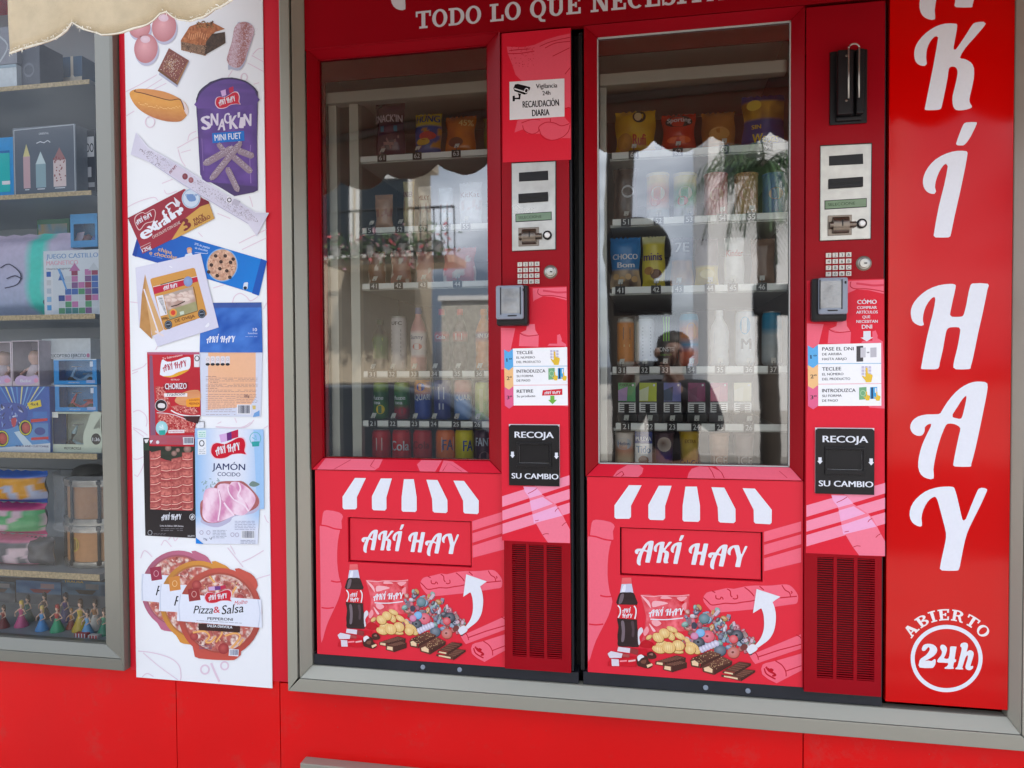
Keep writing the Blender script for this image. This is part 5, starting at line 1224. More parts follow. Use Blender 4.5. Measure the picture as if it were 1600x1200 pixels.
# sugared finger
pr = PP(1); pr.blob(ZA('1075 190 1120 150 1190 150 1240 200 1240 270 1190 430 1160 530 1110 600 1030 590 1000 560'), SH, 3)
pr.tex(smooth_loop(ZA('1060 200 1110 152 1180 152 1238 195 1240 260 1180 440 1150 520 1100 575 1030 565 988 510 1000 440 1035 330'), 3), lambda x, y: mixc(C(166, 108, 100), C(226, 206, 220), min(1, max(0, fbm(x*.9, y*.9, 3)*1.5-.35+.25*math.sin((x-355-(100-y)*.1)*.2)))), 1.0)
for i in range(160):
    u, v = random.random(), random.uniform(-.8, .85); q = (1005+195*(1-u)+v*62+25, 180+370*u+v*30)
    p = ZA('%f %f' % q)[0]; pr.ell(p[0]+1, p[1], random.uniform(.4, .9), random.uniform(.3, .6), mixc(C(206, 186, 204), C(236, 226, 238), random.random()), random.random()*3, 5)
fin(pr, 'sugar_bun_print')
# date square
pr = PP(1); pr.poly(ZA('350 640 445 400 640 520 520 760'), SH)
pr.tex(ZA('445 392 635 510 525 740 340 605'), lambda x, y: mixc(C(170, 110, 100), C(92, 52, 48), fbm(x*.9, y*.9, 3)), 1.0); pr.poly(ZA('635 510 525 740 515 715 618 520'), C(160, 120, 84)); pr.poly(ZA('340 605 525 740 515 715 350 585'), C(120, 84, 60))
for i in range(230):
    u, v = random.random(), random.random()
    cl_ = random.gauss(0, .13), random.gauss(0, .13)
    if i < 110: u, v = .42+cl_[0], .5+cl_[1]
    if not (0.03 < u < .95 and .03 < v < .92): continue
    q = ZA('%f %f' % (445+190*u*.93-105*v, 400+118*u*.93+205*v))[0]; pr.ell(q[0], q[1], .75, .5, random.choice([C(214, 186, 160), C(196, 160, 120), C(226, 206, 196)]), random.random()*3, 5)
fin(pr, 'cake_square_print')
# cream roll
pr = PP(1)
pr.tex(smooth_loop(ZA('75 820 130 778 240 775 400 800 520 850 600 905 628 990 580 1060 520 1083 380 1070 230 1010 130 930'), 3), lambda x, y: mixc(mixc(C(226, 160, 84), C(172, 92, 72), min(1, max(0, (y-152-(x-200)*.18)/30))), C(236, 186, 120), .35*fbm(x*.15, y*.3)), 1.4)
pr.blob(ZA('120 790 240 778 400 802 530 855 600 920 625 990 600 1010 570 930 540 880 470 880 350 860 200 820'), lambda x, y: C(218, 152, 96), 3)
pr.blob(ZA('560 870 605 920 628 985 615 1020 590 980 575 920'), C(232, 216, 214)); pr.line(ZA('135 782 125 800 200 815 320 848 450 880 540 870 570 905 590 970'), 1.1, C(58, 28, 36), True)
for i in range(26):
    t_ = i/25; q = ZA('%f %f' % (165+380*t_, 905+45*math.sin(t_*2.2)+random.uniform(-12, 12)))[0]; pr.ell(q[0], q[1], 1.6, .5, C(248, 206, 140), .2, 6)
fin(pr, 'cream_roll_print')
# purple snack bag
def logo(pr, c, wd, h, rot=0, flag=True):
    ca, sa = math.cos(rot), math.sin(rot); T = lambda u, v: (c[0]+(u*wd)*ca-(v*h)*sa, c[1]+(u*wd)*sa+(v*h)*ca)
    sh_ = [(-.5, .05), (-.44, -.22), (-.3, -.3), (-.1, -.22), (.1, -.34), (.3, -.48), (.45, -.42), (.5, -.15), (.46, .15), (.5, .32), (.36, .27), (.1, .28), (-.1, .42), (-.36, .42), (-.47, .25)]
    pr.blob([T(u*1.07, v*1.1) for u, v in sh_], C(236, 200, 216), 3); pr.blob([T(u, v) for u, v in sh_], C(200, 34, 54), 3)
    if flag:
        pr.poly([T(-.24, -.68), T(-.02, -.74), T(-.02, -.36), T(-.2, -.3)], C(216, 176, 222)); pr.poly([T(-.02, -.74), T(.12, -.8), T(.12, -.42), T(-.02, -.36)], C(106, 48, 122)); pr.poly([T(.12, -.8), T(.32, -.88), T(.31, -.52), T(.12, -.44)], C(190, 40, 76))
    brush(pr, T(-.36, .26), T(.36, .08), h*.36, WHT)
pr = PP(2)
def purp(x, y): 
    u = (x-308)/98
    return mixc(mixc(C(98, 66, 140), C(116, 84, 160), vn(x*.08, y*.06)), C(66, 52, 86), max(0, abs(u-.5)*2-.72)*2.0)
ol = ZA('700 870 740 790 830 710 940 672 1040 668 1140 690 1230 750 1280 800')+ZA('1278 1000')+ZB('1272 150 1278 400 1280 585 1240 605 1060 640 930 560 820 500 740 440 728 250 712 -60')+ZA('705 1000')
cx_ = 357
g_ = [(cx_, 180), (cx_, 260)]
pr.poly(ol, C(76, 56, 104))
pr.tex([(309, 158), (402, 150), (402.5, 292), (318, 284), (313, 270)], lambda x, y: mixc(purp(x, y), C(60, 38, 92), .7*max(0, fbm(x*.05, y*.09, 3)-.35)), 2.0)
pr.blob(ZA('720 870 760 800 850 730 960 690 1060 690 1160 715 1230 770 1262 830 1262 920 720 960'), lambda x, y: mixc(C(112, 78, 152), C(84, 62, 124), vn(x*.2, y*.2)), 2)
pr.line(ZA('704 900 735 800 840 718 1000 674 1150 700 1250 770 1275 830'), 1.8, C(58, 48, 72), True); pr.line(ZB('1212 160 1205 300 1215 520'), .9, C(160, 130, 190), True); pr.line(ZB('755 100 765 300 770 400'), .9, C(136, 104, 168), True)
logo(pr, ZA('995 885')[0], 37, 24, -.12)
for ch, x0, x1, yb_, h_, rt_ in (('S', 762, 838, 1158, 22, -.1), ('N', 842, 906, 1118, 20, 0), ('A', 908, 972, 1160, 19, .08), ('C', 966, 1016, 1098, 17, 0), ('K', 1020, 1092, 1150, 22, -.04), ("'", 1096, 1108, 1136, 24, 0), ('I', 1112, 1136, 1140, 18, .14), ('N', 1150, 1216, 1122, 20, 0)):
    a_, c_ = ZA('%f %f %f %f' % (x0, yb_, x1, yb_+(x1-x0)*rt_)); pr.text(ch, a_, c_, h_, C(224, 214, 230), .05)
pr.poly(ZB('852 50 1152 28 1156 122 856 144'), C(38, 112, 196)); a_, c_ = ZB('878 122 1126 100'); pr.text('MINI FUET', a_, c_, 10, WHT, .02)
def stick(a, c, r, sd):
    n = 16; dx, dy = c[0]-a[0], c[1]-a[1]; l_ = math.hypot(dx, dy); nx, ny = -dy/l_, dx/l_
    pr.poly([(a[0]+dx*i/n+nx*r*min(1, 3*math.sin(math.pi*(i+.3)/(n+.6))), a[1]+dy*i/n+ny*r*min(1, 3*math.sin(math.pi*(i+.3)/(n+.6)))) for i in range(n+1)]+[(a[0]+dx*i/n-nx*r*min(1, 3*math.sin(math.pi*(i+.3)/(n+.6))), a[1]+dy*i/n-ny*r*min(1, 3*math.sin(math.pi*(i+.3)/(n+.6)))) for i in range(n, -1, -1)], C(150, 128, 140))
    for i in range(int(l_*3.2)):
        t_, s2 = hsh(i, sd)*.96+.02, hsh(i+.5, sd)*2-1; p = (a[0]+dx*t_+nx*r*s2*.8, a[1]+dy*t_+ny*r*s2*.8)
        pr.ell(p[0], p[1], .8, .55, mixc(C(120, 96, 112), C(216, 204, 216), hsh(i+7, sd)*(.5-.5*s2)+.2), 0, 5)
for s_, r_, sd in (('905 145 1000 260', 4, 1), ('770 345 1060 180', 5.5, 2), ('1090 210 1245 270', 5, 3), ('1040 260 1225 420', 5, 4), ('990 370 1100 600', 4.6, 5), ('838 492 1130 130', 5, 6)):
    a_, c_ = ZB(s_); stick(a_, c_, r_, sd)
fin(pr, 'snack_bag_print', 'print_gloss')
# chocolate tablet and biscuit packet
pr = PP(2)
pr.poly(ZCc('145 20 480 -30 600 0 1365 225 1290 552 1240 530 660 350 340 245 105 175'), lambda x, y: mixc(C(30, 74, 168), C(24, 128, 214), min(1, max(0, (x-260)/90))))
pr.poly(ZCc('1310 205 1365 230 1285 552 1225 530'), C(28, 86, 178)); pr.poly(ZCc('145 20 175 25 140 190 103 172'), C(24, 62, 150))
a_, c_ = ZCc('345 130 468 165'); pr.text('chips', a_, c_, 6.2, C(212, 168, 112), .03); a_, c_ = ZCc('262 165 520 215'); pr.text('e chocolat', a_, c_, 6.6, C(212, 168, 112), .03)
pr.lines(228, 254, 398, 398.4, 1, C(130, 160, 220), .7, 3, .22)
a_, c_ = ZCc('685 75 828 115'); pr.text('37% de pepitas', a_, c_, 3.6, C(196, 214, 240), .02); a_, c_ = ZCc('690 112 808 140'); pr.text('de chocolate', a_, c_, 3.6, C(196, 214, 240), .02); pr.line(ZCc('690 150 715 150 800 158 810 148'), .7, C(210, 224, 244), True)
pr.ell(*ZCc('945 265')[0], 24.5, 26, C(126, 178, 226), 0, 32); q_ = ZCc('945 265')[0]; pr.tex([(q_[0]+23*math.cos(a), q_[1]+24.5*math.sin(a)) for a in [2*math.pi*i/36 for i in range(36)]], lambda x, y: mixc(C(160, 112, 88), C(236, 196, 170), fbm(x*.32, y*.32, 4)*1.4-.2), 1.1)
random.seed(9)
for i in range(90):
    a, r_ = random.random()*6.3, math.sqrt(random.random())*20; q = ZCc('945 265')[0]; pr.ell(q[0]+r_*math.cos(a), q[1]+r_*math.sin(a)*1.06, random.uniform(1, 2.6), random.uniform(.5, 1.2), random.choice([C(204, 156, 130), C(232, 190, 164), C(170, 120, 98)]), random.random()*3, 6)
for s_ in ('885 180', '975 180', '935 235', '1025 240', '845 265', '925 300', '990 320', '900 365', '1018 380', '1050 210', '820 330'):
    q = ZCc(s_)[0]; pr.ell(q[0], q[1], 3, 2.8, C(46, 28, 24), .6, 10, c2=C(84, 58, 50))
pr.rrect(ZCc('1150 430 1190 425 1184 492 1140 495'), 2, C(214, 226, 240)); pr.ell(*ZCc('1162 480')[0], 2.8, 2.6, C(30, 40, 60))
pr.ell(*ZCc('640 118')[0], 4.2, 3.2, C(206, 150, 110)); pr.ell(*ZCc('640 138')[0], 3.6, 3.6, C(222, 180, 160)); pr.poly(ZCc('605 165 660 150 680 190 590 195'), C(216, 224, 240))
fin(pr, 'biscuit_packet_print', 'print_gloss')
pr = PP(3)
pr.poly(ZB('62 845 590 572 820 690 875 850 200 1180 175 1100'), lambda x, y: mixc(C(136, 26, 42), C(168, 48, 62), fbm(x*.06, y*.1)))
pr.poly(ZB('820 695 875 850 500 1042 472 1050 600 850 740 740'), C(208, 160, 82)); pr.poly(ZB('740 655 820 690 826 710 735 740'), C(122, 22, 36))
pr.ell(*ZB('655 662')[0], 14.5, 15.5, C(206, 218, 232), 0, 28); pr.ring(*ZB('655 662')[0], 13.6, 14.4, 1.2, C(150, 176, 204)); pr.lines(290, 310, 304, 306, 2, C(110, 140, 190), 1, 5); pr.blob(ZB('610 640 650 620 690 640 700 680 640 690'), C(116, 146, 194))
for i, (ch, x0, y0, x1, y1, h_) in enumerate((('e', 205, 1050, 290, 1010, 20), ('x', 272, 985, 340, 950, 17), ('t', 330, 965, 378, 935, 21), ('r', 372, 938, 415, 915, 14), ('a', 405, 915, 455, 880, 15), ('f', 452, 890, 480, 865, 22), ('í', 480, 862, 505, 850, 20), ('n', 500, 850, 565, 810, 14))):
    a_, c_ = ZB('%f %f %f %f' % (x0, y0, x1, y1)); pr.text(ch, a_, c_, h_, WHT, .05)
pr.line(ZB('470 850 440 760 420 740 480 700 520 740'), 2.2, WHT, True); pr.poly(ZB('495 648 555 700 545 740 520 740'), C(222, 218, 226)); pr.ell(*ZB('562 765')[0], 3.6, 3.6, WHT)
a_, c_ = ZB('300 1040 560 895'); pr.text('CHOCOLATE CON LECHE', a_, c_, 4.6, C(228, 206, 200), .02)
pr.blob(ZB('125 870 140 820 200 790 230 800 300 760 325 790 320 840 300 880 230 900 180 960 150 940'), C(226, 190, 190), 3); pr.blob(ZB('131 872 146 826 200 796 230 806 298 767 318 792 314 838 296 874 226 894 180 950 156 934'), C(150, 32, 48), 3)
brush(pr, *ZB('152 910 298 825'), 7, WHT)
a_, c_ = ZB('600 965 660 930'); pr.text('3', a_, c_, 18, C(120, 30, 36), .06); a_, c_ = ZB('690 885 785 830'); pr.text('PACK', a_, c_, 6, C(120, 36, 36), .03); a_, c_ = ZB('690 925 840 845'); pr.text('AHORRO', a_, c_, 6, C(120, 36, 36), .03)
a_, c_ = ZB('205 1168 285 1130'); pr.text('125g', a_, c_, 6, WHT, .03); pr.line(ZB('180 1120 275 1075 280 1095 190 1140 180 1120'), .7, C(220, 190, 190))
fin(pr, 'chocolate_tablet_print', 'print_gloss')
# long wrapped fuet
pr = PP(4)
ax, ay = ZB('170 200 1280 880')
dx, dy = ay[0]-ax[0], ay[1]-ax[1]; l_ = math.hypot(dx, dy); nx, ny = -dy/l_, dx/l_
def FT(u, v): return (ax[0]+dx*u+nx*v, ax[1]+dy*u+ny*v)
pr.poly([ZB('140 45')[0], ZB('210 120')[0], FT(.05, -10), FT(.3, -12), FT(.6, -11), FT(.95, -11), ZB('1385 800')[0], ZB('1270 1015')[0], FT(.95, 11), FT(.7, 12), FT(.4, 12), FT(.12, 9), ZB('90 250')[0]], lambda x, y: mixc(C(206, 202, 220), C(226, 222, 236), vn(x*.12, y*.12)))
pr.line([ZB('140 45')[0], FT(.05, -9), FT(.3, -11), FT(.6, -10.5), FT(.95, -10.5), ZB('1385 800')[0]], .8, C(236, 236, 246)); pr.line([FT(.12, 8.5), FT(.4, 11), FT(.7, 11), FT(.95, 10)], .8, C(176, 170, 196))
for i in range(900):
    u = hsh(i, 1.3); v = (hsh(i, 2.7)*2-1)
    if .26 < u < .44: continue
    if hsh(i, 9.1) < .25: continue
    w_ = 8.6*min(1, (u+.02)*7, (1.02-u)*8); p = FT(u, v*w_)
    dk = vn(u*26, v*2+4)
    pr.ell(p[0], p[1], .95, .5, mixc(C(58, 36, 46), C(206, 196, 212), min(1, max(0, (hsh(i, 5.5)*.7+.9*(dk-.2))))), .5+hsh(i)*1.2, 5)
pr.poly([FT(.27, -8.5), FT(.42, -9), FT(.42, 9), FT(.27, 8.5)], C(216, 206, 222))
brush(pr, FT(.285, 8), FT(.30, -8), 4.2, C(120, 40, 56)); pr.ell(*FT(.385, -1)[0:2], 4.4, 5, C(120, 40, 52), 0, 16, c2=C(150, 84, 92)); pr.ell(*FT(.435, -1)[0:2], 4, 4.6, C(150, 84, 92), 0, 16, c2=C(176, 120, 126))
pr.rrect(ZB('1000 640 1050 658 1030 715 980 695'), 1, C(236, 232, 240)); pr.ring(*ZB('1015 677')[0], 3.6, 3.8, 1.4, C(30, 30, 40)); pr.rrect(ZB('1060 665 1120 690 1100 735 1040 712'), 1, C(190, 184, 200))
fin(pr, 'fuet_print', 'print_gloss')
# wedge of cheese
pr = PP(4)
pr.poly(ZCc('135 290 745 155 915 850 345 1030 300 930 170 850'), lambda x, y: mixc(C(206, 204, 224), C(228, 226, 240), vn(x*.1, y*.1)))
pr.tex(ZCc('225 350 290 960 175 850 195 540'), lambda x, y: mixc(C(200, 150, 92), C(170, 120, 66), fbm(x*.1, y*.1)), 2); pr.poly(ZCc('225 350 275 540 400 870 340 910 292 930 240 620'), lambda x, y: mixc(C(220, 180, 130), C(196, 146, 92), vn(x*.2, y*.05)))
pr.line(ZCc('215 490 290 720 350 900'), 2, C(232, 226, 236), True); pr.line(ZCc('320 885 400 930'), 3, C(230, 214, 214))
pr.rrect(ZCc('270 395 690 288 810 735 405 880'), 4, C(208, 150, 76))
pr.poly(ZCc('300 475 715 375 722 420 310 540'), C(190, 36, 62)); pr.line(ZCc('300 470 715 372'), .7, WHT); brush(pr, *ZCc('400 502 535 468'), 6.2, WHT); a_, c_ = ZCc('370 450 590 390'); pr.line([a_, c_], 1.2, C(60, 44, 40))
sq_ = ZCc('400 545 670 465 720 690 455 778')
pr.grid([sq_[0], sq_[1], sq_[2], sq_[3]], lambda u, v: (mixc(C(216, 196, 186), C(170, 130, 116), vn(u*9+3, v*7)) if v < .62 else mixc(C(150, 148, 104), C(166, 160, 120), vn(u*8, v*8))) if v > .1 else C(176, 160, 150), 26, 20)
for i in range(14): p = ZCc('%f %f' % (430+230*hsh(i, 2), 535+80*hsh(i, 4)-20*hsh(i, 2)))[0]; pr.ell(p[0], p[1], 4+3*hsh(i, 6), 3, mixc(C(196, 156, 144), C(232, 216, 204), hsh(i, 8)), 0, 10, c2=C(232, 214, 204))
pr.line(ZCc('470 655 530 640 600 605'), 1.6, C(60, 46, 40)); pr.line(ZCc('440 760 460 778 720 695 700 560 680 470'), .8, C(70, 56, 44))
pr.poly(ZCc('328 560 395 545 436 728 370 745'), C(232, 230, 234))
for i in range(15): pr.line([tuple(ZCc('%f %f' % (345+i*5.2, 575+i*10.5))[0]), tuple(ZCc('%f %f' % (388+i*2.8, 565+i*10.7))[0])], .5+.6*hsh(i), C(40, 38, 44))
for s_ in ('445 825', '758 722'): q = ZCc(s_)[0]; pr.ell(q[0], q[1], 6, 7, C(44, 52, 66), 0, 20); pr.ring(q[0], q[1], 4.8, 5.6, .6, C(140, 150, 160)); pr.line([(q[0]-3, q[1]), (q[0]+3, q[1]-1)], 1, C(150, 158, 170))
pr.ell(*ZCc('630 420')[0], 7, 8, C(130, 150, 196), 0, 18, c2=C(150, 168, 208)); pr.ell(*ZCc('490 712')[0], 6, 6.4, C(224, 160, 80), 0, 18); pr.ell(*ZCc('490 712')[0], 3.6, 4, C(208, 70, 50)); pr.rrect(ZCc('550 705 590 695 595 725 558 735'), 1, C(206, 214, 196))
a_, c_ = ZCc('510 805 695 755'); pr.text('DE OVEJA', a_, c_, 5, C(96, 56, 36), .01); pr.line(ZCc('510 830 700 775'), .5, C(120, 76, 50)); a_, c_ = ZCc('385 785 440 768'); pr.text('250g', a_, c_, 4, C(80, 48, 30), .02)
pr.blob(ZCc('790 840 820 805 830 830 805 850'), C(240, 240, 248)); pr.line(ZCc('455 275 480 290'), 1.5, C(240, 240, 248))
fin(pr, 'cheese_wedge_print', 'print_gloss')
# blue packet of slices, with its back
pr = PP(2)
pr.grid([ZD('815 140')[0], ZD('1470 140')[0], ZD('1455 810')[0], ZD('830 800')[0]], lambda u, v: C(214, 218, 234), 2, 2)
sl = ZD('905 140 1400 140 1400 600 1340 700 900 735')
pr.poly(sl, lambda x, y: mixc(C(236, 190, 164), C(238, 182, 140), vn(x*.05, y*.08)))
for i in range(5): q = ZD('%f 230' % (900+i*52))[0]; pr.rrect([(q[0]-3.4, q[1]-8), (q[0]+3.4, q[1]-8), (q[0]+3.4, q[1]+6), (q[0]-3.4, q[1]+6)], 2, C(226, 220, 226)); pr.ell(q[0], q[1]+4.8, 3.4, 2.2, C(40, 42, 50)); pr.ring(q[0], q[1]-3, 2, 2.4, .5, C(170, 160, 170), 12)
for n_, (a0, a1, y0, y1, k_, sd) in enumerate(((880, 1000, 388, 388, 1, 1), (880, 1420, 405, 435, 3, 2), (880, 1010, 450, 450, 1, 3), (880, 1420, 468, 495, 3, 4), (880, 1000, 512, 512, 1, 5), (880, 1420, 530, 545, 2, 6), (880, 1190, 575, 735, 9, 7), (1200, 1420, 575, 660, 6, 8), (880, 1190, 755, 785, 2, 9))):
    q = ZD('%f %f %f %f' % (a0, y0, a1, y1)); pr.lines(q[0][0], q[1][0], q[0][1], q[1][1], k_, C(150, 120, 124) if k_ > 1 else C(110, 84, 92), .55, sd)
a_, c_ = ZD('1278 605 1335 605'); pr.text('200g', a_, c_, 4.4, C(96, 70, 80), .02)
bq_ = ZD('1205 680 1355 680 1350 785 1205 782'); pr.poly(bq_, C(232, 232, 238))
for i in range(18): q = ZD('%f 688 %f 772' % (1218+i*7, 1218+i*7)); pr.line(q, .35+.6*hsh(i, 3), C(50, 56, 80))
pr.poly(ZD('1365 690 1400 690 1400 730 1370 730'), C(214, 190, 120)); pr.poly(ZD('1440 740 1440 800 1370 812 1385 770'), C(120, 164, 216))
pr.grid([ZCc('745 620')[0], ZCc('1315 615')[0], ZCc('1325 1085')[0], ZCc('735 1083')[0]], lambda u, v: mixc(mixc(C(26, 78, 168), C(84, 138, 220), fbm(u*3+1, v*4+u*2, 3)*1.4-.2), C(60, 76, 140), .75 if v < .1 else .0), 40, 34)
brush(pr, *ZCc('800 992 1070 988'), 10, WHT); a_, c_ = ZCc('1235 885 1272 885'); pr.text('10', a_, c_, 5.2, WHT, .01); a_, c_ = ZCc('1190 912 1276 912'); pr.text('lonchas', a_, c_, 3, C(206, 216, 240), .01); pr.lines(384, 402.6, 526, 526, 1, C(170, 186, 226), .6, 4)
fin(pr, 'sliced_packet_print', 'print_gloss')
# black tray of loin
pr = PP(2)
pr.poly(ZE('145 145 640 150 640 1085 165 1060'), C(34, 28, 32)); pr.poly(ZE('155 160 200 155 180 200 165 190'), C(226, 226, 226)); pr.poly(ZE('150 205 200 180 205 262 152 262'), C(42, 62, 48))
pr.poly(ZE('205 228 640 228 640 280 610 265 590 300 520 340 440 365 360 350 290 320 240 280 205 260'), lambda x, y: mixc(C(30, 34, 30), C(58, 64, 52), vn(x*.3, y*.3)))
for s_, r_ in (('275 285', 2.6), ('435 290', 4.4), ('380 240', 5), ('560 250', 6), ('470 260', 3.4)): q = ZE(s_)[0]; pr.ell(q[0], q[1], r_, r_, C(120, 92, 84), 0, 14, c2=C(176, 140, 130))
mt = ZE('206 265 240 290 290 325 360 352 440 366 520 342 580 305 612 265 615 800 605 828 230 815 214 800')
pr.poly(mt, C(176, 74, 76))
for c_i in range(4):
    for r_i in range(7):
        x0 = 212+c_i*100; y0 = 262+r_i*80+(25 if c_i in (1, 2) else 0)+(20 if c_i == 1 and r_i == 0 else 0)
        if c_i in (1, 2) and r_i == 0: y0 += 35
        y1 = min(y0+86, 815); cc = lambda x, y, s2=c_i*9+r_i, yy=y0/6+660: mixc(mixc(C(136, 44, 52), C(232, 140, 128), fbm(x*.4+s2, y*.35, 3)*1.3-.15), C(110, 34, 42), .5*max(0, 1-(y-yy)/9))
        sg_ = -1 if c_i % 2 == 0 else 0
        q = ZE('%f %f %f %f %f %f %f %f' % (x0, y0+20, x0+98, y0+20*sg_+18, x0+98, y1+20*sg_-2, x0, y1)); pr.tex(q, cc, 1.5)
        q = ZE('%f %f %f %f %f %f' % (x0+4, y1-6, x0+55, y1+2+10*sg_, x0+96, y1-8+20*sg_)); pr.line(q, 1.1, C(238, 186, 172), True); pr.line([(p[0], p[1]-1.4) for p in q], .7, C(120, 40, 46), True)
brush(pr, *ZE('318 915 508 908'), 8.6, WHT); a_, c_ = ZE('305 974 525 978'); pr.text('Lomo de Bellota 100% Ibérico', a_, c_, 2.8, C(210, 206, 210), .02); q = ZE('315 995 520 1012'); pr.lines(q[0][0], q[1][0], q[0][1], q[1][1], 2, C(140, 136, 142), .6, 5)
pr.ring(*ZE('608 885')[0], 4.6, 5, .9, C(206, 206, 210)); pr.ell(*ZE('608 885')[0], 2, 3, C(206, 206, 210), .5); pr.ring(*ZE('212 1032')[0], 3.6, 4, .8, C(170, 170, 176)); q = ZE('245 1040 360 1052'); pr.lines(q[0][0], q[1][0], q[0][1], q[1][1], 2, C(130, 126, 132), .55, 6); q = ZE('565 1058 630 1068'); pr.lines(q[0][0], q[1][0], q[0][1], q[1][1], 2, C(190, 190, 194), .7, 7)
fin(pr, 'loin_tray_print', 'print_gloss')
# chorizo packet
pr = PP(3)
pr.poly(ZD('270 135 815 135 825 470 830 800 790 830 765 940 760 1118 295 1112'), lambda x, y: mixc(C(176, 34, 48), C(196, 40, 52), vn(x*.1, y*.1)))
pr.poly(ZD('270 135 815 135 815 160 285 160'), C(182, 96, 124)); pr.poly(ZD('295 170 325 170 348 640 360 1000 350 1090 305 1080'), C(134, 86, 112)); pr.poly(ZD('300 1000 755 1000 755 1100 305 1095'), C(170, 86, 102))
pr.blob(ZD('425 215 480 235 560 225 640 195 700 185 722 205 715 300 660 330 560 390 480 395 415 375 405 350'), WHT, 3); pr.blob(ZD('440 385 520 378 600 340 705 315 660 350 560 392 480 395'), C(228, 170, 60), 3)
brush(pr, *ZD('440 335 690 280'), 10, C(176, 30, 60)); a_, c_ = ZD('432 212 640 172'); pr.text('Tu Sabrosísimo', a_, c_, 3.2, C(240, 210, 210), .01)
a_, c_ = ZD('520 428 606 428'); pr.text('ESTILO', a_, c_, 2.2, C(240, 214, 214), .02); pr.poly(ZD('440 470 700 445 700 525 440 535'), C(140, 24, 36)); a_, c_ = ZD('458 520 682 516'); pr.text('CHORIZO', a_, c_, 9.4, WHT, .03)
def meat(poly_, n, sd, box):
    pr.tex(poly_, lambda x, y: mixc(C(164, 36, 42), C(232, 150, 140), max(0, fbm(x*.45+sd, y*.45, 3)*2.0-.75)), 1.1)
    for i in range(n):
        p = (box[0]+(box[2]-box[0])*hsh(i, sd), box[1]+(box[3]-box[1])*hsh(i+.3, sd)); q = ZD('%f %f' % p)[0]; pr.ell(q[0], q[1], .5+1.1*hsh(i+.6, sd), .45+.4*hsh(i+.8, sd), mixc(C(222, 130, 122), C(246, 200, 186), hsh(i, sd+1)), hsh(i)*3, 6)
meat(ZD('350 495 400 490 450 530 470 600 510 640 515 700 470 740 430 760 380 650'), 60, 1.7, (365, 500, 500, 720))
meat(ZD('380 770 460 775 560 790 660 830 770 870 775 975 385 975'), 90, 2.9, (390, 790, 760, 965)); pr.line(ZD('372 765 470 772 570 792 690 840 775 865'), .9, WHT, True)
pr.blob(ZD('560 640 590 590 660 550 740 530 820 540 825 640 760 690 640 690 585 670'), lambda x, y: mixc(C(228, 170, 120), C(206, 130, 90), vn(x*.4, y*.4)), 3); meat(ZD('520 700 580 690 680 700 790 730 820 760 760 785 640 770 560 740'), 40, 4.4, (540, 700, 790, 770))
pr.line(ZD('520 740 600 780 720 800 825 795'), 2, C(240, 234, 236), True); pr.poly(ZD('640 800 825 800 800 880 690 850'), C(60, 24, 30))
pr.line(ZD('450 582 560 580 690 580'), 5.5, C(240, 232, 232)); a_, c_ = ZD('470 592 665 584'); pr.text('Tradición', a_, c_, 5.4, C(60, 40, 44), .012, slant=.25)
pr.rrect(ZD('675 625 822 605 822 705 680 705'), 3, C(238, 160, 60)); a_, c_ = ZD('710 645 818 640'); pr.text('NUEVA RECETA', a_, c_, 3, C(150, 50, 30), .02); a_, c_ = ZD('710 682 818 680'); pr.text('MEJORADA', a_, c_, 3.6, C(150, 50, 30), .03)
pr.ell(*ZD('418 690')[0], 9.6, 9.6, C(206, 196, 200), 0, 26); pr.ell(*ZD('418 690')[0], 8.8, 8.8, C(44, 30, 34), 0, 26); pr.blob(ZD('385 680 410 665 450 672 460 690 450 715 390 712'), C(226, 220, 222), 2)
pr.ell(*ZD('425 925')[0], 9.4, 11, C(150, 206, 214), 0, 24, c2=C(190, 226, 230)); pr.poly(ZD('395 950 460 945 462 995 400 998'), C(50, 160, 150)); pr.line(ZD('400 910 440 930 430 890'), 1.5, C(230, 244, 246))
pr.poly(ZD('495 945 660 942 660 975 495 978'), C(236, 228, 232)); a_, c_ = ZD('505 970 650 967'); pr.text('NO NECESITA FRIO', a_, c_, 2.6, C(180, 60, 80), .02)
pr.poly(ZD('760 160 818 158 818 290 762 290'), C(232, 230, 234)); pr.ring(*ZD('792 200')[0], 4, 4.6, 1.3, C(36, 34, 40)); pr.poly(ZD('645 1020 758 1018 758 1095 650 1098'), C(226, 226, 232))
for i in range(13): q = ZD('%f 1026 %f 1085' % (658+i*7.5, 658+i*7.5)); pr.line(q, .4+.6*hsh(i, 9), C(60, 60, 90))
pr.poly(ZD('300 1055 335 1050 310 1090'), WHT); pr.ell(*ZD('383 1072')[0], 2.6, 2.8, C(226, 214, 218)); q = ZD('480 1030 620 1080'); pr.lines(q[0][0], q[1][0], q[0][1], q[1][1], 4, C(206, 70, 84), .6, 12)
fin(pr, 'chorizo_packet_print', 'print_gloss')
